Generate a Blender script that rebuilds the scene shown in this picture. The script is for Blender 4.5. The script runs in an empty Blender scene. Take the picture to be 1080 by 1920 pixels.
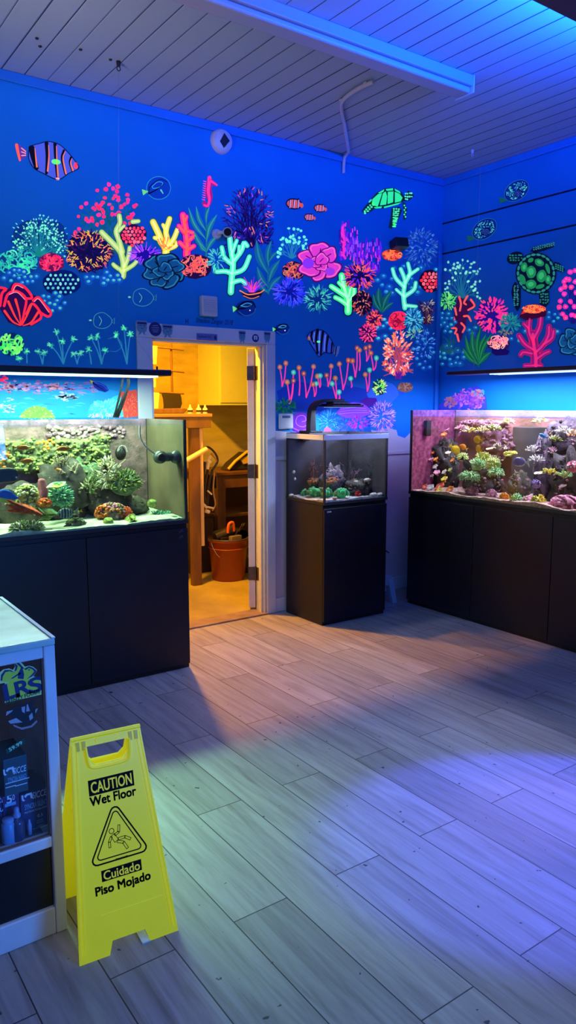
import bpy, bmesh, math, random
from math import sin, cos, pi, radians, atan2, sqrt, floor as ifloor
from mathutils import Vector, Matrix, noise

S = bpy.context.scene
COL = S.collection

# ------------------------------------------------------------------ camera
EYE = Vector((0.0, 0.0, 1.6))
FPX = 1404.0                       # focal length in pixels of the 1080x1920 frame
PITCH = math.atan(200 / FPX)       # tilted down
YAW = radians(54.6)                # heading, from +X (along the mural wall) towards +Y
cd = bpy.data.cameras.new('camera')
cam = bpy.data.objects.new('camera', cd)
COL.objects.link(cam)
cam.location = EYE
cam.rotation_euler = (pi / 2 - PITCH, 0, YAW - pi / 2)
cd.sensor_fit = 'VERTICAL'
cd.sensor_height = 36.0
cd.lens = FPX * 36.0 / 1920.0
cd.clip_start = 0.05
S.camera = cam

# ------------------------------------------------------------------ exposure
S.view_settings.view_transform = 'Standard'
S.view_settings.look = 'None'
S.view_settings.exposure = 0.0
S.view_settings.gamma = 1.0
S.view_settings.use_curve_mapping = False
cy = S.cycles
cy.max_bounces = 8
cy.diffuse_bounces = 3
cy.glossy_bounces = 3
cy.transmission_bounces = 6
cy.transparent_max_bounces = 24
cy.caustics_reflective = False
cy.caustics_refractive = False
cy.sample_clamp_indirect = 4.0
cy.use_denoising = True

# ------------------------------------------------------------------ world: dim glow of the rest of the shop
w = bpy.data.worlds.new('shop_glow')
S.world = w
w.use_nodes = True
w.node_tree.nodes['Background'].inputs[0].default_value = (0.20, 0.22, 0.46, 1)
w.node_tree.nodes['Background'].inputs[1].default_value = 0.34


def area(name, loc, target, size, size_y, color, power, spread=180):
    d = bpy.data.lights.new(name, 'AREA')
    d.shape = 'RECTANGLE'
    d.size, d.size_y = size, size_y
    d.color = color
    d.energy = power
    d.spread = radians(spread)
    o = bpy.data.objects.new(name, d)
    COL.objects.link(o)
    o.location = loc
    dirv = Vector(target) - Vector(loc)
    o.rotation_euler = dirv.to_track_quat('-Z', 'Y').to_euler()
    return o


def spot(name, loc, target, color, power, angle=60, blend=.6, radius=.05):
    d = bpy.data.lights.new(name, 'SPOT')
    d.color = color
    d.energy = power
    d.spot_size = radians(angle)
    d.spot_blend = blend
    d.shadow_soft_size = radius
    o = bpy.data.objects.new(name, d)
    COL.objects.link(o)
    o.location = loc
    dirv = Vector(target) - Vector(loc)
    o.rotation_euler = dirv.to_track_quat('-Z', 'Y').to_euler()
    return o


# blue up-light on top of the dark housing under the ceiling (its edge is in the picture's top corner)
area('blue_uplight', (3.2, 2.10, 3.305), (3.2, 2.20, 3.50), 1.3, .05, (0.002, 0.085, 1.0), 170)
# blue black-light flood of the shop, high under the ceiling: it washes the two mural walls
area('blue_wall_flood', (1.0, 0.6, 3.40), (3.3, 4.7, 1.7), 2.4, .2, (0.015, 0.22, 1.0), 26, 150)
# soft lavender fill lights added above the shop floor, without lamp bodies
area('lavender_fill', (1.25, 1.7, 3.46), (1.25, 1.9, 0.0), 1.2, .8, (0.95, 0.84, 0.95), 2.2, 95)
area('lavender_fill', (0.2, -1.2, 3.4), (0.9, 1.8, 0.3), 1.2, .8, (0.85, 0.78, 1.0), 2.6, 120)
# reddish fill light added for the left part of the ceiling boards
area('ceiling_left_fill', (-0.7, 2.2, 2.0), (1.25, 3.8, 3.5), .5, .5, (1.0, 0.66, 0.62), 6.2, 60)
# lamps of the aquariums (the fixtures themselves are built further down)
area('left_tank_lamp', (1.15, 4.25, 1.762), (1.15, 4.25, 0), 1.78, .10, (0.58, 0.96, 0.76), 48)
area('green_floor_fill', (1.0, 4.158, 1.77), (1.0, 2.5, 0), .7, .02, (0.36, 1.0, 0.45), 5.2, 46)  # extra green fill added for the floor, not a part of the fixture
area('right_tank_lamp', (4.56, 3.17, 1.818), (4.56, 3.17, 0), .10, 1.9, (0.34, 0.43, 1.0), 84)
area('small_tank_lamp', (3.62, 4.42, 1.565), (3.62, 4.42, 0), .18, .10, (0.75, 0.82, 1.0), 6.5)
# warm ceiling lamp of the store room behind the door
area('store_room_lamp', (2.55, 5.42, 2.68), (2.55, 5.42, 0), .14, .10, (1.0, 0.41, 0.010), 150)
# spots added out of view for the blue and pink patches on the floor
spot('blue_floor_spot', (4.0, 0.75, 2.3), (2.42, 1.50, 0.0), (0.05, 0.07, 1.0), 1050, 28, .3, .05)
spot('pink_floor_spot', (4.5, 1.9, 2.2), (2.42, 1.72, 0.0), (1.0, 0.40, 0.50), 55, 13, .8, .05)
# unseen blue fill light added for the front of the display case
area('case_blue_fill', (1.9, -0.8, 1.2), (0.3, 2.1, 0.6), .8, .4, (0.01, 0.22, 1.0), 11, 60)


# ------------------------------------------------------------------ picture point -> point of a known plane of the room
FWD = Vector((cos(YAW), sin(YAW), 0))
RGT = Vector((sin(YAW), -cos(YAW), 0))


def at(px, py, ax, val):
    u = (px - 540) / FPX
    v = (960 - py) / FPX
    r = FWD * (cos(PITCH) + v * sin(PITCH)) + RGT * u + Vector((0, 0, v * cos(PITCH) - sin(PITCH)))
    t = (val - EYE[ax]) / r[ax]
    return EYE + r * t


def lin(h):
    h = h.lstrip('#')
    c = [int(h[i:i + 2], 16) / 255 for i in (0, 2, 4)]
    return tuple(x / 12.92 if x <= .04045 else ((x + .055) / 1.055) ** 2.4 for x in c)


# ------------------------------------------------------------------ materials
MATS = {}


def mat(name, col, rough=.5, metal=0., emit=0., ecol=None, var=0., vscale=8., bump=0., bscale=40., spec=.5, stretch=None, tint=None, trans=0., sub=0.):
    if name in MATS:
        return MATS[name]
    if isinstance(col, str):
        col = lin(col)
    m = bpy.data.materials.new(name)
    m.use_nodes = True
    nt = m.node_tree
    b = nt.nodes['Principled BSDF']
    b.inputs['Base Color'].default_value = (*col, 1)
    b.inputs['Roughness'].default_value = rough
    b.inputs['Metallic'].default_value = metal
    b.inputs['Specular IOR Level'].default_value = spec
    if emit:
        e = lin(ecol) if isinstance(ecol, str) else (ecol or col)
        b.inputs['Emission Color'].default_value = (*e, 1)
        b.inputs['Emission Strength'].default_value = emit
    if var or bump:
        tc = nt.nodes.new('ShaderNodeTexCoord')
        mp = nt.nodes.new('ShaderNodeMapping')
        if stretch:
            mp.inputs['Scale'].default_value = stretch
        nt.links.new(tc.outputs['Object'], mp.inputs['Vector'])
    if var:
        n = nt.nodes.new('ShaderNodeTexNoise')
        n.inputs['Scale'].default_value = vscale
        n.inputs['Detail'].default_value = 5
        nt.links.new(mp.outputs['Vector'], n.inputs['Vector'])
        r = nt.nodes.new('ShaderNodeMapRange')
        r.inputs['From Min'].default_value = .3
        r.inputs['From Max'].default_value = .7
        nt.links.new(n.outputs['Fac'], r.inputs['Value'])
        mx = nt.nodes.new('ShaderNodeMix')
        mx.data_type = 'RGBA'
        t = lin(tint) if isinstance(tint, str) else (tint or tuple(c * (1 - var) for c in col))
        mx.inputs[6].default_value = (*t, 1)
        mx.inputs[7].default_value = (*tuple(min(1, c * (1 + var * .4)) for c in col), 1)
        nt.links.new(r.outputs['Result'], mx.inputs[0])
        nt.links.new(mx.outputs[2], b.inputs['Base Color'])
    if bump:
        n2 = nt.nodes.new('ShaderNodeTexNoise')
        n2.inputs['Scale'].default_value = bscale
        n2.inputs['Detail'].default_value = 4
        nt.links.new(mp.outputs['Vector'], n2.inputs['Vector'])
        bp = nt.nodes.new('ShaderNodeBump')
        bp.inputs['Strength'].default_value = bump
        bp.inputs['Distance'].default_value = .01
        nt.links.new(n2.outputs['Fac'], bp.inputs['Height'])
        nt.links.new(bp.outputs['Normal'], b.inputs['Normal'])
    MATS[name] = m
    return m


def glass_mat(name, tint=(1, 1, 1), ior=1.3, gloss=(1, 1, 1), rough=0.0, thick=False):
    if name in MATS:
        return MATS[name]
    m = bpy.data.materials.new(name)
    m.use_nodes = True
    nt = m.node_tree
    nt.nodes.clear()
    out = nt.nodes.new('ShaderNodeOutputMaterial')
    t = nt.nodes.new('ShaderNodeBsdfTransparent')
    t.inputs[0].default_value = (*tint, 1)
    g = nt.nodes.new('ShaderNodeBsdfGlossy')
    g.inputs['Color'].default_value = (*gloss, 1)
    g.inputs['Roughness'].default_value = rough
    f = nt.nodes.new('ShaderNodeFresnel')
    if thick:
        # total reflection of steep light from inside the filled tank
        f.inputs['IOR'].default_value = ior
    # thin panes: the same reflectance from either side
    ge = nt.nodes.new('ShaderNodeNewGeometry')
    mr = nt.nodes.new('ShaderNodeMapRange')
    mr.inputs['To Min'].default_value = ior
    mr.inputs['To Max'].default_value = 1 / ior
    nt.links.new(ge.outputs['Backfacing'], mr.inputs['Value'])
    if not thick:
        nt.links.new(mr.outputs[0], f.inputs['IOR'])
    mx = nt.nodes.new('ShaderNodeMixShader')
    nt.links.new(f.outputs[0], mx.inputs[0])
    nt.links.new(t.outputs[0], mx.inputs[1])
    nt.links.new(g.outputs[0], mx.inputs[2])
    nt.links.new(mx.outputs[0], out.inputs[0])
    MATS[name] = m
    return m


def paint(h, glow=.8):
    """wall paint; the fluorescent colours really give off light under the shop's black light (glow)"""
    return mat('paint_%s_%d' % (h.lstrip('#'), int(glow * 100)), h, rough=.7, emit=glow, spec=.2)


# ------------------------------------------------------------------ mesh builder
class MB:
    def __init__(self):
        self.v, self.f, self.m, self.s = [], [], [], []

    def add(self, vs, fs, m=0, smooth=False):
        o = len(self.v)
        self.v += [Vector(p) for p in vs]
        for f in fs:
            self.f.append([o + i for i in f])
            self.m.append(m)
            self.s.append(smooth)
        return o

    def box(self, x0, x1, y0, y1, z0, z1, m=0):
        vs = [(x, y, z) for z in (z0, z1) for y in (y0, y1) for x in (x0, x1)]
        self.add(vs, [(0, 2, 3, 1), (4, 5, 7, 6), (0, 1, 5, 4), (2, 6, 7, 3), (0, 4, 6, 2), (1, 3, 7, 5)], m)
        return self

    def obox(self, M, sx, sy, sz, m=0):
        vs = [M @ Vector((x * sx / 2, y * sy / 2, z * sz / 2)) for z in (-1, 1) for y in (-1, 1) for x in (-1, 1)]
        self.add(vs, [(0, 2, 3, 1), (4, 5, 7, 6), (0, 1, 5, 4), (2, 6, 7, 3), (0, 4, 6, 2), (1, 3, 7, 5)], m)
        return self

    def tube(self, pts, r, n=8, m=0, caps=True, flat=None):
        pts = [Vector(p) for p in pts]
        k = len(pts)
        rs = r if isinstance(r, (list, tuple)) else [r] * k
        rings = []
        up = Vector((0, 0, 1))
        prev = None
        for i, p in enumerate(pts):
            d = (pts[min(i + 1, k - 1)] - pts[max(i - 1, 0)])
            if d.length < 1e-9:
                d = Vector((0, 0, 1))
            d.normalize()
            if prev is None:
                a = d.cross(up) if abs(d.dot(up)) < .95 else d.cross(Vector((1, 0, 0)))
            else:
                a = prev - d * prev.dot(d)
                if a.length < 1e-6:
                    a = d.cross(up) if abs(d.dot(up)) < .95 else d.cross(Vector((1, 0, 0)))
            a.normalize()
            prev = a
            b = d.cross(a)
            rings.append([p + (a * cos(2 * pi * j / n) + b * sin(2 * pi * j / n)) * rs[i] for j in range(n)])
        vs = [q for ring in rings for q in ring]
        fs = []
        for i in range(k - 1):
            for j in range(n):
                j2 = (j + 1) % n
                fs.append((i * n + j, i * n + j2, (i + 1) * n + j2, (i + 1) * n + j))
        self.add(vs, fs, m, True)
        if caps:
            self.add(rings[0], [list(range(n))[::-1]], m)
            self.add(rings[-1], [list(range(n))], m)
        return self

    def cyl(self, p0, p1, r0, r1=None, n=16, m=0, caps=True):
        return self.tube([p0, p1], [r0, r0 if r1 is None else r1], n, m, caps)

    def ball(self, c, rx, ry=None, rz=None, nu=14, nv=9, m=0, rough=0., seed=0, freq=3., M=None, low=-1.):
        ry = rx if ry is None else ry
        rz = rx if rz is None else rz
        c = Vector(c)
        vs, fs = [], []
        for i in range(nv + 1):
            th = pi * i / nv
            for j in range(nu):
                ph = 2 * pi * j / nu
                d = Vector((sin(th) * cos(ph), sin(th) * sin(ph), max(low, cos(th))))
                k = 1.
                if rough:
                    k += rough * noise.noise(d * freq + Vector((seed * 7.1, seed * 3.3, seed)))
                p = Vector((d.x * rx * k, d.y * ry * k, d.z * rz * k))
                if M is not None:
                    p = M @ p
                vs.append(c + p)
        for i in range(nv):
            for j in range(nu):
                j2 = (j + 1) % nu
                fs.append((i * nu + j, (i + 1) * nu + j, (i + 1) * nu + j2, i * nu + j2))
        self.add(vs, fs, m, True)
        return self

    def prism(self, poly, d, m=0, M=None):
        """2-D outline (a, b) in the xz-plane, given thickness d along y (centred)"""
        n = len(poly)
        vs = [Vector((a, -d / 2, b)) for a, b in poly] + [Vector((a, d / 2, b)) for a, b in poly]
        if M is not None:
            vs = [M @ p for p in vs]
        fs = [list(range(n)), list(range(2 * n - 1, n - 1, -1))]
        for i in range(n):
            j = (i + 1) % n
            fs.append((j, i, n + i, n + j))
        self.add(vs, fs, m)
        return self

    def lathe(self, c, prof, n=24, m=0):
        c = Vector(c)
        vs, fs = [], []
        k = len(prof)
        for r, z in prof:
            for j in range(n):
                vs.append(c + Vector((r * cos(2 * pi * j / n), r * sin(2 * pi * j / n), z)))
        for i in range(k - 1):
            for j in range(n):
                j2 = (j + 1) % n
                fs.append((i * n + j, i * n + j2, (i + 1) * n + j2, (i + 1) * n + j))
        self.add(vs, fs, m, True)
        return self

    def xform(self, M):
        self.v = [M @ p for p in self.v]
        return self

    def build(self, name, mats, parent=None, world=True, bevel=0., bseg=2, solid=0.):
        """links the collected geometry as ONE mesh object; world = the coordinates are world ones"""
        if not isinstance(mats, (list, tuple)):
            mats = [mats]
        off = Vector((0, 0, 0))
        if world:
            if parent is None:
                xs = [p.x for p in self.v]
                ys = [p.y for p in self.v]
                zs = [p.z for p in self.v]
                off = Vector(((min(xs) + max(xs)) / 2, (min(ys) + max(ys)) / 2, min(zs)))
            else:
                q = parent
                while q is not None:
                    off = off + q.location
                    q = q.parent
        me = bpy.data.meshes.new(name)
        me.from_pydata([tuple(p - off) for p in self.v], [], self.f)
        for mm in mats:
            me.materials.append(mm)
        me.polygons.foreach_set('material_index', self.m)
        me.polygons.foreach_set('use_smooth', self.s)
        me.update()
        o = bpy.data.objects.new(name, me)
        COL.objects.link(o)
        if parent is not None:
            o.parent = parent
        elif world:
            o.location = off
        if bevel:
            bv = o.modifiers.new('bevel', 'BEVEL')
            bv.width = bevel
            bv.segments = bseg
            bv.limit_method = 'ANGLE'
            bv.angle_limit = radians(40)
        return o


def tag(o, label=None, cat=None, group=None, kind=None):
    if label:
        o['label'] = label
    if cat:
        o['category'] = cat
    if group:
        o['group'] = group
    if kind:
        o['kind'] = kind
    return o


def thing(name, label, cat, loc=(0, 0, 0), group=None, rz=0.):
    o = bpy.data.objects.new(name, None)
    o.empty_display_size = .05
    COL.objects.link(o)
    o.location = loc
    o.rotation_euler = (0, 0, rz)
    return tag(o, label, cat, group)


def struct(name, mb, mats, parent=None, bevel=0., label=None):
    o = mb.build(name, mats, parent, bevel=bevel)
    if parent is None:
        o['kind'] = 'structure'
    if label:
        o['label'] = label
    return o


def clone(root, loc, label=None, group=None, rot=None):
    r = root.copy()
    COL.objects.link(r)
    r.location = loc
    if rot is not None:
        r.rotation_euler = rot
    if label:
        r['label'] = label
    if group:
        r['group'] = group
    for ch in list(root.children):
        c = ch.copy()
        COL.objects.link(c)
        c.parent = r
        for g in list(ch.children):
            d = g.copy()
            COL.objects.link(d)
            d.parent = c
    return r


def text_obj(name, s, mt, M, w, h, parent=None, bold=0., shear=0., fat=0.):
    """lettering as a thin mesh: fits the box w x h centred on M's origin, read along M's x, up along M's y"""
    cu = bpy.data.curves.new(name, 'FONT')
    cu.body = s
    cu.size = 1
    cu.resolution_u = 3
    cu.offset = bold
    cu.shear = shear
    cu.align_x = 'CENTER'
    tmp = bpy.data.objects.new(name + '_tmp', cu)
    COL.objects.link(tmp)
    dg = bpy.context.evaluated_depsgraph_get()
    me = bpy.data.meshes.new_from_object(tmp.evaluated_get(dg))
    COL.objects.unlink(tmp)
    bpy.data.objects.remove(tmp)
    xs = [p.co.x for p in me.vertices]
    ys = [p.co.y for p in me.vertices]
    x0, x1, y0, y1 = min(xs), max(xs), min(ys), max(ys)
    for p in me.vertices:
        q = Vector(((p.co.x - (x0 + x1) / 2) / (x1 - x0) * w, (p.co.y - (y0 + y1) / 2) / (y1 - y0) * h, 0))
        p.co = M @ q
    if fat:
        # heavier strokes: the same outline laid four times, a hair apart
        vs = [p.co.copy() for p in me.vertices]
        fs = [list(p.vertices) for p in me.polygons]
        ex, ey = M.to_3x3() @ Vector((fat, 0, 0)), M.to_3x3() @ Vector((0, fat, 0))
        av, af = [], []
        for d in (ex + ey, ex - ey, -ex + ey, -ex - ey):
            o_ = len(av)
            av += [tuple(q + d) for q in vs]
            af += [[o_ + i for i in f] for f in fs]
        me = bpy.data.meshes.new(name)
        me.from_pydata(av, [], af)
        me.update()
    me.name = name
    me.materials.clear()
    me.materials.append(mt)
    o = bpy.data.objects.new(name, me)
    COL.objects.link(o)
    o.parent = parent
    return o


def smooth_path(pts, k=6):
    """Catmull-Rom through points"""
    pts = [Vector(p) for p in pts]
    if len(pts) < 3:
        return pts
    P = [pts[0] * 2 - pts[1]] + pts + [pts[-1] * 2 - pts[-2]]
    out = []
    for i in range(1, len(P) - 2):
        for j in range(k):
            t = j / k
            a, b, c, d = P[i - 1], P[i], P[i + 1], P[i + 2]
            out.append(.5 * ((2 * b) + (c - a) * t + (2 * a - 5 * b + 4 * c - d) * t * t + (3 * b - a - 3 * c + d) * t ** 3))
    out.append(pts[-1])
    return out


# ================================================================== THE ROOM
WY, WX, CZ = 4.695, 4.96, 3.50          # mural wall, right wall, ceiling


def floor_mat():
    m = bpy.data.materials.new('grey_oak_planks')
    m.use_nodes = True
    nt = m.node_tree
    L = nt.links
    b = nt.nodes['Principled BSDF']
    g = nt.nodes.new('ShaderNodeNewGeometry')
    sp = nt.nodes.new('ShaderNodeSeparateXYZ')
    L.new(g.outputs['Position'], sp.inputs[0])
    cb = nt.nodes.new('ShaderNodeCombineXYZ')

    def add(o, v):
        a = nt.nodes.new('ShaderNodeMath')
        a.operation = 'ADD'
        L.new(o, a.inputs[0])
        a.inputs[1].default_value = v
        return a.outputs[0]
    L.new(add(sp.outputs['Y'], -1.84 + 12.2), cb.inputs['X'])
    L.new(add(sp.outputs['X'], -1.3035 + 8.14), cb.inputs['Y'])
    br = nt.nodes.new('ShaderNodeTexBrick')
    br.offset = .5
    br.inputs['Scale'].default_value = 1
    br.inputs['Brick Width'].default_value = 1.22
    br.inputs['Row Height'].default_value = .2035
    br.inputs['Mortar Size'].default_value = .0023
    br.inputs['Mortar Smooth'].default_value = .3
    br.inputs['Bias'].default_value = 0
    br.inputs['Color1'].default_value = (0, 0, 0, 1)
    br.inputs['Color2'].default_value = (1, 1, 1, 1)
    br.inputs['Mortar'].default_value = (.5, .5, .5, 1)
    L.new(cb.outputs[0], br.inputs['Vector'])
    # grain, stretched along the boards (world y), shifted from board to board
    sh = nt.nodes.new('ShaderNodeVectorMath')
    sh.operation = 'MULTIPLY_ADD'
    L.new(br.outputs['Color'], sh.inputs[0])
    sh.inputs[1].default_value = (7, 31, 0)
    L.new(g.outputs['Position'], sh.inputs[2])
    mp = nt.nodes.new('ShaderNodeMapping')
    mp.inputs['Scale'].default_value = (16, 1.1, 1)
    L.new(sh.outputs[0], mp.inputs['Vector'])
    n = nt.nodes.new('ShaderNodeTexNoise')
    n.inputs['Scale'].default_value = 1.6
    n.inputs['Detail'].default_value = 7
    n.inputs['Roughness'].default_value = .62
    n.inputs['Distortion'].default_value = .6
    L.new(mp.outputs[0], n.inputs['Vector'])
    cr = nt.nodes.new('ShaderNodeValToRGB')
    e = cr.color_ramp.elements
    e[0].position, e[0].color = .27, (.18, .157, .138, 1)
    e[1].position, e[1].color = .73, (.40, .365, .33, 1)
    x = e.new(.5)
    x.color = (.31, .278, .248, 1)
    L.new(n.outputs['Fac'], cr.inputs[0])
    # tone of each board
    tn = nt.nodes.new('ShaderNodeMapRange')
    L.new(br.outputs['Color'], tn.inputs['Value'])
    tn.inputs['To Min'].default_value = .78
    tn.inputs['To Max'].default_value = 1.12
    mu = nt.nodes.new('ShaderNodeMix')
    mu.data_type = 'RGBA'
    mu.blend_type = 'MULTIPLY'
    mu.inputs[0].default_value = 1
    L.new(cr.outputs[0], mu.inputs[6])
    L.new(tn.outputs[0], mu.inputs[7])
    # scuffs
    n3 = nt.nodes.new('ShaderNodeTexNoise')
    n3.inputs['Scale'].default_value = 26
    n3.inputs['Detail'].default_value = 2
    L.new(g.outputs['Position'], n3.inputs['Vector'])
    lt = nt.nodes.new('ShaderNodeMapRange')
    lt.inputs['From Min'].default_value = .715
    lt.inputs['From Max'].default_value = .74
    L.new(n3.outputs['Fac'], lt.inputs['Value'])
    mk = nt.nodes.new('ShaderNodeMix')
    mk.data_type = 'RGBA'
    L.new(lt.outputs[0], mk.inputs[0])
    L.new(mu.outputs[2], mk.inputs[6])
    mk.inputs[7].default_value = (.04, .035, .035, 1)
    seam = nt.nodes.new('ShaderNodeMix')
    seam.data_type = 'RGBA'
    L.new(br.outputs['Fac'], seam.inputs[0])
    L.new(mk.outputs[2], seam.inputs[6])
    seam.inputs[7].default_value = (.03, .026, .026, 1)
    L.new(seam.outputs[2], b.inputs['Base Color'])
    rr = nt.nodes.new('ShaderNodeMapRange')
    L.new(n.outputs['Fac'], rr.inputs['Value'])
    rr.inputs['To Min'].default_value = .38
    rr.inputs['To Max'].default_value = .58
    L.new(rr.outputs[0], b.inputs['Roughness'])
    b.inputs['Specular IOR Level'].default_value = .35
    hs = nt.nodes.new('ShaderNodeMath')
    hs.operation = 'MULTIPLY_ADD'
    L.new(br.outputs['Fac'], hs.inputs[0])
    hs.inputs[1].default_value = -1
    L.new(n.outputs['Fac'], hs.inputs[2])
    bp = nt.nodes.new('ShaderNodeBump')
    bp.inputs['Strength'].default_value = .25
    bp.inputs['Distance'].default_value = .004
    L.new(hs.outputs[0], bp.inputs['Height'])
    L.new(bp.outputs['Normal'], b.inputs['Normal'])
    return m


def board_mat(name, col, x0, width, axis='X', groove=.05, var=.1, rough=.5):
    """painted boards with V-grooves every `width` along a world axis"""
    m = bpy.data.materials.new(name)
    m.use_nodes = True
    nt = m.node_tree
    L = nt.links
    b = nt.nodes['Principled BSDF']
    g = nt.nodes.new('ShaderNodeNewGeometry')
    sp = nt.nodes.new('ShaderNodeSeparateXYZ')
    L.new(g.outputs['Position'], sp.inputs[0])
    a = nt.nodes.new('ShaderNodeMath')
    a.operation = 'SUBTRACT'
    L.new(sp.outputs[axis], a.inputs[0])
    a.inputs[1].default_value = x0 - width * 60.5
    d = nt.nodes.new('ShaderNodeMath')
    d.operation = 'DIVIDE'
    L.new(a.outputs[0], d.inputs[0])
    d.inputs[1].default_value = width
    fr = nt.nodes.new('ShaderNodeMath')
    fr.operation = 'FRACT'
    L.new(d.outputs[0], fr.inputs[0])
    s5 = nt.nodes.new('ShaderNodeMath')
    s5.operation = 'SUBTRACT'
    L.new(fr.outputs[0], s5.inputs[0])
    s5.inputs[1].default_value = .5
    ab = nt.nodes.new('ShaderNodeMath')
    ab.operation = 'ABSOLUTE'
    L.new(s5.outputs[0], ab.inputs[0])
    # seams open more in some places than in others
    fl = nt.nodes.new('ShaderNodeMath')
    fl.operation = 'FLOOR'
    L.new(d.outputs[0], fl.inputs[0])
    wn = nt.nodes.new('ShaderNodeTexWhiteNoise')
    wn.noise_dimensions = '1D'
    fl2 = nt.nodes.new('ShaderNodeMath')
    fl2.operation = 'ROUND'
    L.new(d.outputs[0], fl2.inputs[0])
    L.new(fl2.outputs[0], wn.inputs['W'])
    wd = nt.nodes.new('ShaderNodeMapRange')
    L.new(wn.outputs['Value'], wd.inputs['Value'])
    wd.inputs['To Min'].default_value = groove * .25
    wd.inputs['To Max'].default_value = groove
    lt = nt.nodes.new('ShaderNodeMath')
    lt.operation = 'LESS_THAN'
    L.new(ab.outputs[0], lt.inputs[0])
    L.new(wd.outputs[0], lt.inputs[1])
    n = nt.nodes.new('ShaderNodeTexNoise')
    n.inputs['Scale'].default_value = 1.3
    n.inputs['Detail'].default_value = 6
    L.new(g.outputs['Position'], n.inputs['Vector'])
    cr = nt.nodes.new('ShaderNodeMix')
    cr.data_type = 'RGBA'
    L.new(n.outputs['Fac'], cr.inputs[0])
    cr.inputs[6].default_value = (*[c * (1 - var) for c in col], 1)
    cr.inputs[7].default_value = (*col, 1)
    mx = nt.nodes.new('ShaderNodeMix')
    mx.data_type = 'RGBA'
    L.new(lt.outputs[0], mx.inputs[0])
    L.new(cr.outputs[2], mx.inputs[6])
    mx.inputs[7].default_value = (.03, .03, .035, 1)
    L.new(mx.outputs[2], b.inputs['Base Color'])
    b.inputs['Roughness'].default_value = rough
    bp = nt.nodes.new('ShaderNodeBump')
    bp.inputs['Distance'].default_value = .006
    bp.inputs['Strength'].default_value = .5
    inv = nt.nodes.new('ShaderNodeMath')
    inv.operation = 'SMOOTH_MIN'
    L.new(ab.outputs[0], inv.inputs[0])
    inv.inputs[1].default_value = .05
    inv.inputs[2].default_value = .02
    ml = nt.nodes.new('ShaderNodeMath')
    ml.operation = 'MULTIPLY'
    L.new(inv.outputs[0], ml.inputs[0])
    ml.inputs[1].default_value = 20
    L.new(ml.outputs[0], bp.inputs['Height'])
    L.new(bp.outputs['Normal'], b.inputs['Normal'])
    return m


def mural_wall_mat(name, low):
    """deep blue wall paint, ending in a wavy lower edge above bare white wall"""
    m = bpy.data.materials.new(name)
    m.use_nodes = True
    nt = m.node_tree
    L = nt.links
    b = nt.nodes['Principled BSDF']
    g = nt.nodes.new('ShaderNodeNewGeometry')
    sp = nt.nodes.new('ShaderNodeSeparateXYZ')
    L.new(g.outputs['Position'], sp.inputs[0])
    n = nt.nodes.new('ShaderNodeTexNoise')
    n.inputs['Scale'].default_value = 5
    n.inputs['Detail'].default_value = 1
    L.new(g.outputs['Position'], n.inputs['Vector'])
    ma = nt.nodes.new('ShaderNodeMath')
    ma.operation = 'MULTIPLY_ADD'
    L.new(n.outputs['Fac'], ma.inputs[0])
    ma.inputs[1].default_value = .07
    L.new(sp.outputs['Z'], ma.inputs[2])
    gt = nt.nodes.new('ShaderNodeMath')
    gt.operation = 'GREATER_THAN'
    L.new(ma.outputs[0], gt.inputs[0])
    gt.inputs[1].default_value = low + .035
    n2 = nt.nodes.new('ShaderNodeTexNoise')
    n2.inputs['Scale'].default_value = 2.2
    n2.inputs['Detail'].default_value = 6
    L.new(g.outputs['Position'], n2.inputs['Vector'])
    bl = nt.nodes.new('ShaderNodeMix')
    bl.data_type = 'RGBA'
    L.new(n2.outputs['Fac'], bl.inputs[0])
    bl.inputs[6].default_value = (.003, .20, .56, 1)
    bl.inputs[7].default_value = (.006, .30, .74, 1)
    mx = nt.nodes.new('ShaderNodeMix')
    mx.data_type = 'RGBA'
    L.new(gt.outputs[0], mx.inputs[0])
    mx.inputs[6].default_value = (.62, .58, .62, 1)
    L.new(bl.outputs[2], mx.inputs[7])
    L.new(mx.outputs[2], b.inputs['Base Color'])
    b.inputs['Roughness'].default_value = .62
    b.inputs['Specular IOR Level'].default_value = .25
    return m


M_WHITE = mat('white_gloss_paint', (.72, .72, .74), .42, var=.10, vscale=3)
M_WALL_A = mural_wall_mat('mural_wall_paint', 1.405)
M_WALL_B = mural_wall_mat('mural_wall_paint_side', 1.2)
M_BLUE = mat('blue_painted_trim', (.008, .24, .70), .55, var=.15, vscale=3)
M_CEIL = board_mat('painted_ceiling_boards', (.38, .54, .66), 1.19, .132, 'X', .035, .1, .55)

fl = MB()
fl.box(-2.6, 5.0, -2.4, 4.75, -.08, 0)
struct('floor', fl, floor_mat())
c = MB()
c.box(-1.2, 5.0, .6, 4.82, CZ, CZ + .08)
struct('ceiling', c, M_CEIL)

DX0, DX1, DZ = 2.205, 3.13, 2.045       # door opening
a = MB()
a.box(-1.2, DX0, WY, WY + .11, 0, CZ)
a.box(DX1, WX, WY, WY + .11, 0, CZ)
a.box(DX0, DX1, WY, WY + .11, DZ, CZ)
WALL_A = struct('wall_back', a, M_WALL_A)

bw = MB()
for z0, z1 in ((0, 2.882), (2.896, 3.132), (3.146, CZ)):
    bw.box(WX, WX + .02, .6, WY + .02, z0, z1)
bw.box(WX + .02, WX + .10, .6, WY + .02, 0, CZ, 1)
WALL_B = struct('wall_right', bw, [M_WALL_B, mat('dark_seam', (.004, .02, .08), .8)])

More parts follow.
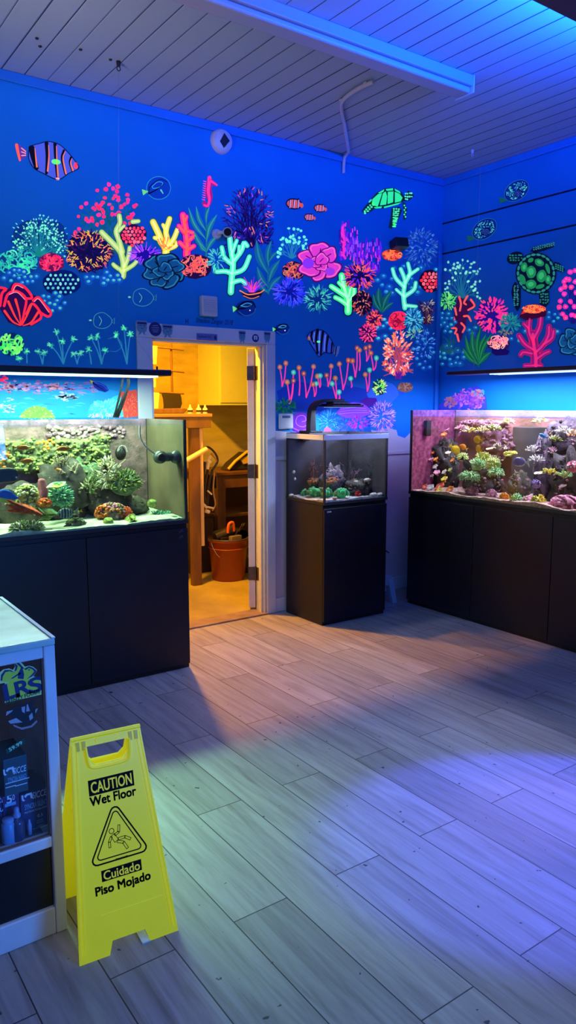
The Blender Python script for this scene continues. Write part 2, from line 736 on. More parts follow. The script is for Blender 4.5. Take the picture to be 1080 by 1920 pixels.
t = MB()
t.box(-1.2, WX, WY - .018, WY, CZ - .058, CZ)
struct('trim_1', t, M_BLUE, bevel=.006)
t = MB()
t.box(WX - .018, WX, .6, WY - .018, CZ - .055, CZ)
struct('trim_2', t, M_BLUE, bevel=.006)
t = MB()
t.box(WX - .055, WX - .018, WY - .03, WY, 1.2, 2.98)
struct('trim_3', t, M_BLUE, bevel=.008)
t = MB()
t.box(3.21, WX, WY - .012, WY, 1.185, 1.215)
struct('trim_4', t, mat('white_dado', (.62, .58, .62), .5), bevel=.004)
t = MB()
t.box(3.21, WX, WY - .014, WY, 0, .11)
struct('baseboard_back', t, M_WHITE, bevel=.004)
t = MB()
t.box(WX - .014, WX, .6, WY - .014, 0, .11)
struct('baseboard_right', t, M_WHITE, bevel=.004)

# ------------------------------------------------------------------ door way, leaf swung open into the store room
door = thing('door_1', None, None, (DX0, WY, 0))
door['kind'] = 'structure'
cs = MB()
cs.box(DX0 - .10, DX0, WY - .022, WY, 0, DZ)
cs.box(DX1, DX1 + .078, WY - .022, WY, 0, DZ)
cs.box(DX0 - .10, DX1 + .078, WY - .022, WY, DZ, DZ + .095)
cs.build('door_casing', M_WHITE, door, bevel=.005)
jb = MB()
jb.box(DX0, DX0 + .018, WY - .004, WY + .114, 0, DZ)
jb.box(DX1 - .018, DX1, WY - .004, WY + .114, 0, DZ)
jb.box(DX0 + .018, DX1 - .018, WY - .004, WY + .114, DZ - .018, DZ)
jb.box(DX1 - .032, DX1 - .018, WY + .02, WY + .055, 0, DZ - .018)
jb.box(DX0 + .018, DX0 + .032, WY + .02, WY + .055, 0, DZ - .018)
jb.build('door_jamb', mat('cream_jamb_paint', (.74, .74, .62), .45, var=.15, vscale=6), door, bevel=.003)
th = MB()
th.box(DX0, DX1, WY - .03, WY + .13, 0, .012)
th.build('threshold', mat('worn_wood_threshold', (.30, .20, .12), .5, var=.4, vscale=9), door, bevel=.003)
ang = radians(55.5)
LD = Vector((cos(ang), sin(ang), 0))
LN = Vector((-sin(ang), cos(ang), 0))
hp = Vector((DX1 - .02, WY + .118, 0))
Ml = Matrix((LD, LN, Vector((0, 0, 1)))).transposed().to_4x4()
Ml.translation = hp + LD * .45 + LN * .028 + Vector((0, 0, 1.025))
lf = MB()
lf.obox(Ml, .90, .052, 2.00)
lf.build('door_leaf', mat('pinkish_white_door', (.76, .70, .68), .45, var=.12, vscale=5), door, bevel=.003)
M_HINGE = mat('bronze_hinge', (.16, .12, .10), .38, .8, var=.3, vscale=30)
for hz in (1.84, 1.10, .30):
    h = MB()
    Mh = Ml.copy()
    Mh.translation = hp - LD * .003 + LN * .028 + Vector((0, 0, hz))
    h.obox(Mh, .006, .056, .105)
    h.cyl(hp - LD * .008 + Vector((0, 0, hz - .055)), hp - LD * .008 + Vector((0, 0, hz + .055)), .008, n=10)
    h.box(DX1 - .0195, DX1 - .0165, WY + .058, WY + .112, hz - .052, hz + .052)
    for q in (-.035, 0, .035):
        p0 = hp - LD * .006 + LN * .03 + Vector((0, 0, hz + q))
        h.cyl(p0, p0 - LD * .002, .005, n=8)
    h.build('hinge', M_HINGE, door, bevel=.001)

# ------------------------------------------------------------------ store room behind the door
M_PLY = mat('ochre_plywood', (.62, .55, .26), .6, var=.28, vscale=2.2, stretch=(1, 1, 4), bump=.15, bscale=20)
M_YEL = mat('ochre_wall_paint', (.66, .60, .22), .6, var=.12, vscale=3)
sf = MB()
sf.box(.9, 5.2, WY + .055, 7.3, -.08, -.002)
o = struct('floor_store_room', sf, mat('ochre_worn_floor', (.34, .27, .08), .5, var=.35, vscale=3, bump=.2, bscale=30))
o['kind'] = 'structure'
s = MB()
s.box(.9, 5.2, 7.0, 7.1, 0, 2.8)
struct('wall_store_room_back', s, M_PLY)
s = MB()
s.box(1.0, 1.1, WY + .11, 7.0, 0, 2.8)
struct('wall_store_room_left', s, M_YEL)
s = MB()
s.box(5.1, 5.2, WY + .11, 7.0, 0, 2.8)
struct('wall_store_room_right', s, M_YEL)
s = MB()
s.box(.9, 5.2, WY + .11, 7.1, 2.8, 2.88)
struct('ceiling_store_room', s, M_YEL)


# ================================================================== AQUARIUMS
M_BLACK = mat('black_laminate', (.0045, .0045, .008), .38, spec=.4)
M_BLACKS = mat('black_silicone', (.004, .004, .005), .5)
M_BPLAST = mat('black_plastic', (.010, .010, .013), .4)
M_GLASS = glass_mat('clear_glass', (.97, .985, .98), 1.2)
M_RIM = mat('bright_glass_edge', (.55, .75, .85), .12)


def water_mat(name, tint):
    return glass_mat(name, tint, 1.06, (.8, .9, 1))


def aquarium(label, x0, x1, y0, y1, z0, z1, zw, front, group, tint, back, ends, sand, waterh):
    """a rimless glass tank; front = axis the show pane faces ('y' or 'x'); back / ends = {part: material}"""
    root = thing('aquarium', label, 'aquarium', ((x0 + x1) / 2, (y0 + y1) / 2, z0), group)
    g = .010
    p = MB()
    p.box(x0, x1, y0, y1, z0, z0 + .012)
    p.build('bottom_pane', M_BPLAST, root)
    panes = {'front': (x0, x1, y0, y0 + g), 'back': (x0, x1, y1 - g, y1), 'west': (x0, x0 + g, y0 + g, y1 - g), 'east': (x1 - g, x1, y0 + g, y1 - g)}
    for k, (a, b, c_, d) in panes.items():
        q = MB()
        q.box(a, b, c_, d, z0 + .012, z1)
        q.build('glass_pane', ends.get(k, M_GLASS), root)
    # black corner seams and bottom frame
    for (sx, sy) in ((x0, y0), (x1, y0), (x0, y1), (x1, y1)):
        q = MB()
        ax, ay = (sx, sx + .012) if sx == x0 else (sx - .012, sx), (sy, sy + .012) if sy == y0 else (sy - .012, sy)
        q.box(ax[0] - .001, ax[1] + .001, ay[0] - .001, ay[1] + .001, z0, z1)
        q.build('corner_seam', M_BLACKS, root)
    q = MB()
    for a, b, c_, d in ((x0 - .003, x1 + .003, y0 - .003, y0 + .002), (x0 - .003, x1 + .003, y1 - .002, y1 + .003), (x0 - .003, x0 + .002, y0, y1), (x1 - .002, x1 + .003, y0, y1)):
        q.box(a, b, c_, d, z0, z0 + .022)
    q.build('base_frame', M_BLACKS, root)
    wt = MB()
    wt.box(x0 + g + .001, x1 - g - .001, y0 + g + .001, y1 - g - .001, z0 + .013, zw)
    # gentle ripples on the water surface
    wt.build('water', tint, root)
    return root


def sand_bed(name, label, x0, x1, y0, y1, z0, h, m, seed):
    q = MB()
    nx, ny = max(8, int((x1 - x0) / .03)), max(8, int((y1 - y0) / .03))
    vs, fs = [], []
    for j in range(ny + 1):
        for i in range(nx + 1):
            x, y = x0 + (x1 - x0) * i / nx, y0 + (y1 - y0) * j / ny
            z = z0 + h * (1 + .9 * noise.noise(Vector((x * 5 + seed, y * 5, 0))) + .25 * noise.noise(Vector((x * 25 + seed, y * 25, 3))))
            vs.append((x, y, max(z0 + .004, z)))
    for j in range(ny):
        for i in range(nx):
            k = j * (nx + 1) + i
            fs.append((k, k + 1, k + nx + 2, k + nx + 1))
    n0 = len(vs)
    vs += [(x0, y0, z0), (x1, y0, z0), (x1, y1, z0), (x0, y1, z0)]
    q.add(vs, fs, 0, True)
    # skirts
    row = [i for i in range(nx + 1)]
    q.add([vs[i] for i in row] + [(vs[i][0], y0, z0) for i in row], [(i, i + nx + 1, i + nx + 2, i + 1) for i in range(nx)])
    col = [j * (nx + 1) for j in range(ny + 1)]
    q.add([vs[i] for i in col] + [(x0, vs[i][1], z0) for i in col], [(i, i + 1, i + ny + 2, i + ny + 1) for i in range(ny)])
    col = [j * (nx + 1) + nx for j in range(ny + 1)]
    q.add([vs[i] for i in col] + [(x1, vs[i][1], z0) for i in col], [(i, i + ny + 1, i + ny + 2, i + 1) for i in range(ny)])
    o = q.build(name, m)
    return tag(o, label, 'sand', kind='stuff')


def stand(label, x0, x1, y0, y1, h, doors, face, group):
    root = thing('aquarium_stand', label, 'aquarium stand', ((x0 + x1) / 2, (y0 + y1) / 2, 0), group)
    q = MB()
    q.box(x0, x1, y0, y1, .0, h)
    q.build('carcass', M_BLACK, root, bevel=.003)
    for a, b in doors:
        d = MB()
        if face == 'y':
            d.box(a + .002, b - .002, y0 - .016, y0 - .0005, .03, h - .025)
        else:
            d.box(x0 - .016, x0 - .0005, a + .002, b - .002, .03, h - .025)
        d.build('door', M_BLACK, root, bevel=.002)
    return root


M_CORALLINE = mat('purple_grey_coralline', (.30, .15, .22), .8, var=.7, vscale=16, bump=.6, bscale=60, tint=(.12, .085, .09))
M_PINKCOR = mat('pink_coralline', (.86, .34, .66), .8, var=.6, vscale=34, bump=.6, bscale=60, tint=(.46, .14, .34))
M_PINKBACK = mat('grey_and_pink_coralline', (.50, .27, .40), .85, var=.6, vscale=5, bump=.5, bscale=40, tint=(.17, .15, .13))
M_DARKBACK = mat('dark_back_pane', (.050, .048, .056), .5, var=.5, vscale=8)
M_ALGAE = mat('algae_covered_pane', (.32, .25, .19), .7, var=.5, vscale=4, tint=(.19, .14, .13))



def translucent(m, f):
    nt = m.node_tree
    out = nt.nodes['Material Output']
    b = nt.nodes['Principled BSDF']
    t = nt.nodes.new('ShaderNodeBsdfTranslucent')
    lk = b.inputs['Base Color'].links
    if lk:
        nt.links.new(lk[0].from_socket, t.inputs[0])
    mx = nt.nodes.new('ShaderNodeMixShader')
    mx.inputs[0].default_value = f
    nt.links.new(b.outputs[0], mx.inputs[1])
    nt.links.new(t.outputs[0], mx.inputs[2])
    nt.links.new(mx.outputs[0], out.inputs[0])


translucent(M_PINKCOR, .72)
translucent(M_ALGAE, .5)

# left tank -----------------------------------------------------------------
LX0, LX1, LY0, LY1 = .28, 2.08, 3.965, 4.50
LT = aquarium('wide aquarium with a greenish lit reef, left of the doorway', LX0, LX1, LY0, LY1, .90, 1.515, 1.487, 'y', None,
              water_mat('greenish_water', (.985, 1.0, .88)), None, {'back': M_CORALLINE, 'east': M_ALGAE, 'front': glass_mat('wide_show_glass', (.97, .985, .98), 1.24, thick=True)}, None, None)
sand_bed('sand_bed', 'pale sand glowing green on the floor of the wide tank left of the doorway', LX0 + .02, LX1 - .02, LY0 + .013, LY1 - .013, .913, .022, mat('pale_sand', (.66, .74, .52), .9, var=.35, vscale=22, bump=.5, bscale=140), 1)
lst = stand('wide black cabinet carrying the greenish aquarium, left of the doorway', LX0, LX1, LY0 + .014, 4.62, .898, [(.28, .86), (.86, 1.45), (1.45, 2.08)], 'y', None)

q = MB()
for k, dz in enumerate((.055, .020)):
    x_, z_ = 2.035, .80 + dz
    q.prism([(x_ - .016, z_), (x_ + .004, z_ + .014), (x_ + .016, z_ - .002), (x_ + .006, z_ - .004), (x_ + .002, z_ + .003), (x_ - .010, z_ - .010)], .001, 0, Matrix.Translation((0, LY0 - .003, 0)))
q.build('maker_badge', mat('dim_grey_print', (.035, .035, .055), .5), lst)

# right tank ----------------------------------------------------------------
RX0, RX1, RY0, RY1 = 4.245, 4.76, 2.30, 4.30
RT = aquarium('long aquarium with pink walls and yellow fish, against the right wall', RX0, RX1, RY0, RY1, .90, 1.562, 1.515, 'x', None,
              water_mat('warm_tinted_water', (1.0, .88, .70)), None, {'east': M_PINKBACK, 'back': M_PINKCOR, 'west': glass_mat('show_glass', (.97, .985, .98), 1.22, thick=True)}, None, None)  # warm tint added to the water to offset the bluish lamp light
sand_bed('gravel_bed', 'pinkish gravel on the floor of the long tank against the right wall', RX0 + .013, RX1 - .013, RY0 + .02, RY1 - .02, .913, .024, mat('pinkish_gravel', (.86, .56, .44), .9, var=.5, vscale=60, bump=.8, bscale=150), 5)
stand('long black cabinet carrying the pink-walled aquarium on the right', RX0 + .014, 4.88, RY0, RY1, .898, [(3.63, 4.30), (2.96, 3.63), (2.30, 2.96)], 'x', None)

# small tank -----------------------------------------------------------------
MX0, MX1, MY0, MY1 = 3.28, 3.886, 4.17, 4.635
MT = aquarium('small square aquarium on a tall black cabinet beside the doorway', MX0, MX1, MY0, MY1, .89, 1.396, 1.355, 'y', None,
              water_mat('smoky_water', (.93, .93, .94)), None, {'back': M_DARKBACK, 'east': M_DARKBACK, 'west': glass_mat('side_glass', (.9, .9, .92), 1.08)}, None, None)
sand_bed('sand_bed', 'white shell sand on the floor of the small square tank', MX0 + .013, MX1 - .013, MY0 + .013, MY1 - .013, .903, .018, mat('shell_sand', (.60, .54, .46), .9, var=.6, vscale=40, bump=.6, bscale=150), 9)
st = stand('tall black cabinet under the small square aquarium', MX0, MX1, MY0 + .014, 4.64, .888, [(MX0, MX1)], 'y', None)
rim = MB()
rim.box(MX0 - .004, MX1 + .004, MY0 - .004, MY0 + .012, 1.355, 1.392)
rim.box(MX0 - .004, MX0 + .012, MY0, MY1, 1.355, 1.392)
rim.build('top_trim', mat('painted_rim_reflection', (.62, .68, .85), .25, .2), MT, bevel=.002)  # light blue reflection put into the trim's base colour
Mt = Matrix(((1, 0, 0, 3.325 - (MX0 + MX1) / 2), (0, 0, -1, MY0 - .003 - (MY0 + .014 + 4.64) / 2), (0, 1, 0, .842), (0, 0, 0, 1)))
text_obj('maker_badge', 'DVH', mat('silver_print', (.7, .72, .8), .4), Mt, .036, .012, st, bold=.02)

# ------------------------------------------------------------------ light fixtures over the tanks
M_HOUSE = mat('black_aluminium', (.012, .012, .016), .35, .4)
M_LEDL = mat('cyan_white_tube', (.8, 1, .95), .3, emit=3.0, ecol=(.45, 1, .9))
M_LEDR = mat('blue_white_tube', (.9, .95, 1), .3, emit=1.6, ecol=(.45, .65, 1))

fx = thing('hanging_light_fixture', 'flat black light fixture hanging over the wide greenish tank', 'aquarium light', (1.16, 4.25, 1.765))
q = MB()
q.box((.20), 2.095, 4.165, 4.335, 1.776, 1.812)
q.build('housing', M_HOUSE, fx, bevel=.006)
for yy in (4.20, 4.25, 4.30):
    q = MB()
    q.cyl((.26, yy, 1.772), (2.02, yy, 1.772), .0055, n=8)
    q.build('light_tube', M_LEDL, fx)
q = MB()
q.box(2.095, 2.102, 4.18, 4.32, 1.780, 1.808)
q.build('end_cap', mat('grey_end_cap', (.2, .18, .22), .4), fx, bevel=.002)
for xx in (2.04,):
    q = MB()
    q.cyl((xx, 4.25, 1.812), (xx, 4.25, 1.835), .006, n=8)
    q.build('hanging_eye', M_HOUSE, fx)
q = MB()
q.tube([(2.04, 4.25, 1.83), (1.80, 4.245, 2.12), (1.83, 4.208, 3.45)], .0006, n=5)
q.build('suspension_wire', mat('steel_wire', (.3, .32, .38), .4, .5), fx)
for k, (dx, sw) in enumerate(((0, .0), (.018, .022), (.034, .01))):
    q = MB()
    q.tube(smooth_path([(1.842 + dx, 4.31, 1.79), (1.848 + dx + sw, 4.345, 1.72), (1.838 + dx, 4.40, 1.60), (1.83 + dx * .8, 4.44, 1.527)]), .0068, n=6)
    q.build('power_cord', M_BPLAST, fx)

fr = thing('hanging_light_fixture', 'flat black light fixture hanging over the long tank on the right', 'aquarium light', (4.56, 3.2, 1.825))
q = MB()
q.box(4.47, 4.65, 2.15, 4.14, 1.834, 1.862)
q.build('housing', M_HOUSE, fr, bevel=.006)
for xx in (4.51, 4.56, 4.61):
    q = MB()
    q.cyl((xx, 2.2, 1.830), (xx, 3.75, 1.830), .0045, n=8)
    q.build('light_tube', M_LEDR, fr)
q = MB()
q.box(4.485, 4.635, 4.14, 4.16, 1.838, 1.856)
q.build('end_cap', M_HOUSE, fr, bevel=.003)
for yy in (3.95, 2.5):
    q = MB()
    q.tube([(4.56, yy, 1.86), (4.56, yy, 3.47)], .0014, n=5)
    q.build('suspension_wire', MATS['steel_wire'], fr)

lamp = thing('arm_lamp', 'black arched lamp clamped on the rim of the small square aquarium', 'aquarium light', (3.44, 4.50, 1.396))
q = MB()
q.box(3.375, 3.49, 4.46, 4.60, 1.397, 1.410)
q.box(3.40, 3.46, 4.585, 4.64, 1.33, 1.410)
q.build('clamp', M_BPLAST, lamp, bevel=.004)
q = MB()
arm = smooth_path([(3.425, 4.52, 1.405), (3.425, 4.52, 1.50), (3.432, 4.515, 1.575), (3.47, 4.50, 1.622), (3.55, 4.48, 1.636), (3.68, 4.46, 1.634)], 5)
for i in range(len(arm) - 1):
    pass
hw = .026
vs, fs = [], []
for i, p in enumerate(arm):
    d = (arm[min(i + 1, len(arm) - 1)] - arm[max(i - 1, 0)]).normalized()
    nrm = Vector((-d.z, 0, d.x))
    th_ = .030 - .018 * min(1, i / (len(arm) * .7))
    for sy, sn in ((-hw, -th_), (hw, -th_), (hw, th_), (-hw, th_)):
        vs.append(p + Vector((0, sy, 0)) + nrm * sn)
for i in range(len(arm) - 1):
    for j in range(4):
        j2 = (j + 1) % 4
        fs.append((i * 4 + j, i * 4 + j2, i * 4 + 4 + j2, i * 4 + 4 + j))
fs += [(3, 2, 1, 0), tuple(len(vs) - 4 + k for k in range(4))]
q.add(vs, fs)
q.build('arm', M_BPLAST, lamp, bevel=.003)
q = MB()
q.box(3.50, 3.80, 4.35, 4.53, 1.588, 1.604)
for k in range(7):
    q.box(3.515 + k * .04, 3.535 + k * .04, 4.355, 4.525, 1.604, 1.612)
q.box(3.55, 3.70, 4.41, 4.50, 1.604, 1.628)
q.build('lamp_head', M_HOUSE, lamp, bevel=.004)
q = MB()
q.box(3.53, 3.74, 4.38, 4.50, 1.583, 1.588)
q.build('led_panel', mat('dim_blue_led', (.5, .6, .9), .3, emit=.5, ecol=(.25, .4, 1)), lamp)


# ================================================================== THE MURAL (flat paint on the two walls; each painted figure is a part of its wall)
SHEET = {'a': (0, 200, .38889, 'A'), 'b': (380, 300, .42593, 'A'), 'c': (800, 300, .25926, 'B'), 'd': (0, 660, .35185, 'A'), 'e': (740, 660, .31481, 'B')}
FIGN = [0]


class Fig:
    """one painted figure; coordinates are read off a sketch sheet and laid on the wall plane"""

    def __init__(self, name, label, sheet, seed=0):
        self.name, self.label, self.sh = name, label, SHEET[sheet]
        self.mb, self.mats, self.layer = MB(), [], 0
        FIGN[0] += 1
        self.base = .0006 + FIGN[0] * .00004
        self.r = random.Random(seed or FIGN[0] * 17)

    def _m(self, h, glow):
        m = paint(h, glow)
        if m not in self.mats:
            self.mats.append(m)
        return self.mats.index(m)

    def _p(self, x, y):
        ox, oy, k, wall = self.sh
        d = self.base + self.layer * .00002
        if wall == 'A':
            return at(ox + x * k, oy + y * k, 1, WY - d)
        return at(ox + x * k, oy + y * k, 0, WX - d)

    def up(self):
        self.layer += 1
        return self

    def poly(self, pts, h, glow=.8, smooth=0):
        if smooth:
            q = [Vector((x, y, 0)) for x, y in pts]
            q = smooth_path(q[-2:] + q + q[:2], smooth)
            k = smooth
            q = q[2 * k - k:len(q) - 1 - 2 * k + 0] if False else q[k * 2 - 0:len(q) - 1 - k]
            pts = [(p.x, p.y) for p in q]
        self.mb.add([self._p(x, y) for x, y in pts], [list(range(len(pts)))], self._m(h, glow))
        return self

    def blob(self, x, y, rx, ry, h, glow=.8, rot=0., n=10, wob=0.):
        pts = []
        for i in range(n):
            a = 2 * pi * i / n
            k = 1 + (self.r.uniform(-wob, wob) if wob else 0)
            u, v = rx * cos(a) * k, ry * sin(a) * k
            pts.append((x + u * cos(rot) - v * sin(rot), y + u * sin(rot) + v * cos(rot)))
        return self.poly(pts, h, glow)

    def stroke(self, pts, w0, w1, h, glow=.8, sm=4, mid=None):
        q = [Vector((a, b, 0)) for a, b in pts]
        if sm and len(q) > 2:
            q = smooth_path(q, sm)
        n = len(q)
        L, R = [], []
        for i, p in enumerate(q):
            d = q[min(i + 1, n - 1)] - q[max(i - 1, 0)]
            if d.length < 1e-6:
                d = Vector((1, 0, 0))
            d.normalize()
            t = i / (n - 1)
            w = w0 + (w1 - w0) * t
            if mid:
                w += mid * sin(pi * t)
            nn = Vector((-d.y, d.x, 0)) * w / 2
            L.append(p + nn)
            R.append(p - nn)
        mi = self._m(h, glow)
        vs = [self._p(p.x, p.y) for p in L + R]
        self.mb.add(vs, [(i, i + 1, n + i + 1, n + i) for i in range(n - 1)], mi)
        for p, w, d in ((q[0], w0, q[0] - q[1]), (q[-1], w1, q[-1] - q[-2])):
            if w > 2.5:
                a0 = atan2(d.y, d.x)
                pts2 = [(p.x + w / 2 * cos(a0 - pi / 2 + pi * k / 5), p.y + w / 2 * sin(a0 - pi / 2 + pi * k / 5)) for k in range(6)]
                self.mb.add([self._p(*z) for z in pts2], [list(range(6))], mi)
        return self

    def line(self, pts, w, h, glow=.8, closed=False, sm=4):
        if closed:
            pts = list(pts) + [pts[0]]
        return self.stroke(pts, w, w, h, glow, sm)

    # ---- recurring motifs
    def burst(self, x, y, rx, ry, n, ln, w, cols, glow=.8, r0=0., tip=None, jit=.3):
        """short strokes pointing outwards, spread over an ellipse"""
        for i in range(n):
            a = self.r.uniform(0, 2 * pi)
            k = r0 + (1 - r0) * sqrt(self.r.random())
            cx, cy_ = x + rx * k * cos(a), y + ry * k * sin(a)
            b = a + self.r.uniform(-jit, jit)
            l2 = ln * self.r.uniform(.6, 1.1)
            ex, ey = cx + l2 * cos(b), cy_ + l2 * sin(b)
            self.stroke([(cx, cy_), (ex, ey)], w, w * .5, self.r.choice(cols), glow, 0)
            if tip:
                self.blob(ex, ey, w * .8, w * .8, tip, glow, n=6)
        return self

    def fan(self, x, y, n, spread, l0, l1, w, cols, glow=.8, up=-pi / 2, bend=.2):
        for i in range(n):
            a = up + spread * (i / (n - 1) - .5) + self.r.uniform(-.06, .06)
            ll = self.r.uniform(l0, l1)
            m = (x + ll * .5 * cos(a - bend * (i / (n - 1) - .5)), y + ll * .5 * sin(a))
            self.stroke([(x + (i / (n - 1) - .5) * w * 3, y), m, (x + ll * cos(a), y + ll * sin(a))], w, w * .35, self.r.choice(cols), glow, 3)
        return self

    def twigs(self, x, y, box, n, w, col, dot=None, dr=5, glow=.8, dglow=.9, lvl=3, ecol=None):
        """fan of branching twigs from a foot at (x, y) filling a box"""
        x0, y0, x1, y1 = box
        ends = []
        cx = (x0 + x1) / 2
        for i in range(n):
            t = (i + .5) / n
            a = pi * (1.06 - 1.12 * t) if n > 3 else pi * (.85 - .7 * t)
            R = self.r.uniform(.55, 1.0) if i % 2 else self.r.uniform(.85, 1.0)
            ex = cx + (x1 - x0) / 2 * R * cos(a)
            ey = y - (y - y0) * R * max(.12, sin(a)) if sin(a) > .3 else y - (y - y0) * (.18 + .5 * sin(a)) * R
            mx, my = x + (ex - x) * .45 + self.r.uniform(-4, 4), y + (ey - y) * .55
            self.stroke([(x + (t - .5) * w * 2, y), (mx, my), (ex, ey)], w, w * .4, col, glow, 4)
            ends.append((ex, ey))
            for k in range(lvl):
                f = self.r.uniform(.4, .85)
                bx, by = x + (ex - x) * f, y + (ey - y) * (f + .05)
                b = atan2(ey - y, ex - x) + self.r.choice((-1, 1)) * self.r.uniform(.35, .8)
                l2 = self.r.uniform(.14, .26) * (y - y0)
                e2 = (min(x1, max(x0, bx + l2 * cos(b))), max(y0, by + l2 * sin(b)))
                self.stroke([(bx, by), e2], w * .6, w * .3, ecol or col, glow, 0)
                ends.append(e2)
        if dot:
            self.up()
            for ex, ey in ends:
                self.blob(ex, ey, dr * self.r.uniform(.8, 1.2), dr * self.r.uniform(.8, 1.2), dot, dglow, n=8, wob=.12)
        return ends

    def maze(self, x, y, rx, ry, n, ln, w, cols, glow=.8):
        """little worm-like squiggles filling an ellipse"""
        for i in range(n):
            a = self.r.uniform(0, 2 * pi)
            k = sqrt(self.r.random()) * .88
            px, py = x + rx * k * cos(a), y + ry * k * sin(a)
            b = self.r.uniform(0, 2 * pi)
            pts = [(px, py)]
            for s in range(3):
                b += self.r.uniform(-1.5, 1.5)
                px, py = px + ln * cos(b), py + ln * sin(b)
                u, v = (px - x) / rx, (py - y) / ry
                q = sqrt(u * u + v * v)
                if q > 1:
                    px, py = x + rx * u / q, y + ry * v / q
                pts.append((px, py))
            self.stroke(pts, w, w * .8, self.r.choice(cols), glow, 3)
        return self

    def dots(self, x, y, rx, ry, step, r, cols, glow=.8):
        row = 0
        yy = y - ry
        while yy < y + ry:
            xx = x - rx + (step / 2 if row % 2 else 0)
            while xx < x + rx:
                if ((xx - x) / rx) ** 2 + ((yy - y) / ry) ** 2 < .93:
                    self.blob(xx + self.r.uniform(-1, 1), yy + self.r.uniform(-1, 1), r * self.r.uniform(.75, 1.1), r * self.r.uniform(.75, 1.15), self.r.choice(cols), glow, n=8, wob=.1)
                xx += step
            yy += step * .86
            row += 1
        return self

    def fingers(self, limbs, w, dark, main, light, glow=.9):
        """thick rounded coral arms: dark outline, body colour, light ridge"""
        for col, k, g in ((dark, 1.35, .2), (main, 1.0, glow), (light, .42, glow)):
            for L in limbs:
                ww = L[0] if isinstance(L[0], (int, float)) else w
                pts = L[1:] if isinstance(L[0], (int, float)) else L
                self.stroke(pts, ww * k, ww * k * .85, col, g, 4)
            self.up()
        return self

    def lobes(self, x, y, rx, ry, n, dark, main, light, glow=.85, rot=0.):
        """a folded leather coral: overlapping wavy lobes round a folded centre"""
        R = self.r
        spec = [(2 * pi * i / n + rot + R.uniform(-.22, .22), R.uniform(.54, .66), R.uniform(.40, .52)) for i in range(n)]
        spec += [(2 * pi * i / 3 + rot + .6, R.uniform(.18, .26), R.uniform(.30, .36)) for i in range(3)]
        for a, q, k in spec:
            cx, cy_ = x + rx * q * cos(a), y + ry * q * sin(a)
            w1, w2 = R.uniform(0, 6), R.uniform(0, 6)

            def edge(f_, m=26):
                return [(cx + rx * k * f_ * cos(t) * (1 + .13 * sin(3 * t + w1) + .06 * sin(5 * t + w2)), cy_ + ry * k * f_ * sin(t) * (1 + .13 * sin(3 * t + w1) + .06 * sin(5 * t + w2))) for t in (2 * pi * j / m for j in range(m))]
            self.poly(edge(1.08), dark, .12).up()
            self.poly(edge(.94), main, glow).up()
            arc = edge(.80)
            j0 = int((a % (2 * pi)) / (2 * pi) * 26)
            self.line([arc[(j0 + d) % 26] for d in range(-6, 7)], rx * .05, light, glow)
            self.line([(cx - rx * k * .5 * cos(a), cy_ - ry * k * .5 * sin(a)), (cx + rx * k * .25 * cos(a + .4), cy_ + ry * k * .25 * sin(a + .4))], rx * .045, dark, .12, sm=0).up()
        return self

    def kelp(self, stem, leaves, w, main, light, glow=.55):
        self.stroke(stem, w, w * .5, main, glow)
        for (a, b, ww) in leaves:
            mx, my = (a[0] + b[0]) / 2 + (b[1] - a[1]) * .08, (a[1] + b[1]) / 2 - (b[0] - a[0]) * .08
            self.stroke([a, (mx, my), b], 2, 2, main, glow, 5, mid=ww)
        self.up()
        for (a, b, ww) in leaves:
            mx, my = (a[0] + b[0]) / 2 + (b[1] - a[1]) * .08, (a[1] + b[1]) / 2 - (b[0] - a[0]) * .08
            self.stroke([a, (mx, my), b], 1.5, 1.5, light, glow, 5, mid=ww * .22)
        return self

    def bubbles(self, spots, r, cols, ring, glow=.7):
        for x, y in spots:
            q = r * self.r.uniform(.7, 1.2)
            self.blob(x, y, q * 1.15, q, cols[0], glow * .6, n=11, wob=.06)
        self.up()
        for x, y in spots:
            self.blob(x + self.r.uniform(-2, 2), y - r * .1, r * .62, r * .5, self.r.choice(cols[1:]), glow, n=9, wob=.1)
        self.up()
        for x, y in spots:
            self.blob(x + r * .1, y - r * .2, r * .26, r * .2, ring, glow, n=7)
        return self

    def scatter(self, x, y, rx, ry, n, r, cols, ring, glow=.7):
        sp = []
        for i in range(n * 6):
            a = self.r.uniform(0, 2 * pi)
            k = sqrt(self.r.random())
            p = (x + rx * k * cos(a), y + ry * k * sin(a))
            if all((p[0] - q[0]) ** 2 + (p[1] - q[1]) ** 2 > (1.5 * r) ** 2 for q in sp):
                sp.append(p)
            if len(sp) >= n:
                break
        return self.bubbles(sp, r, cols, ring, glow)

    def done(self):
        o = self.mb.build(self.name, self.mats, WALL_A if self.sh[3] == 'A' else WALL_B)
        if self.label:
            o['label'] = self.label
        return o


NAVY, DARK, BLK = '#0a1552', '#120a3a', '#08081e'
MINT, MINTD, TEAL, TEALD = '#4fe9b4', '#1fa38c', '#1f8fa6', '#135f86'
PINK, RED, HOT = '#ff2f7d', '#ff2a3c', '#ff3f9a'
ORG, YEL, LIME, GRN = '#ff7a3a', '#f2e23c', '#b7ea55', '#2cf08a'

# ---------------------------------------------------------------- wide soft areas first: painted deep water and sand
f = Fig('painted_water_band', None, 'b')
f.blob(640, 1080, 140, 90, '#1a4cc0', .10, n=14, wob=.15)
f.blob(450, 1050, 130, 70, '#1646b8', .10, n=14, wob=.15)
f.blob(860, 1095, 75, 85, '#2563d8', .22, n=14, wob=.15)
f.up()
f.blob(890, 1120, 55, 95, '#0f6fe0', .30, n=12, wob=.18)
f.blob(800, 1030, 70, 50, '#3a78e0', .25, n=12, wob=.15)
f.done()

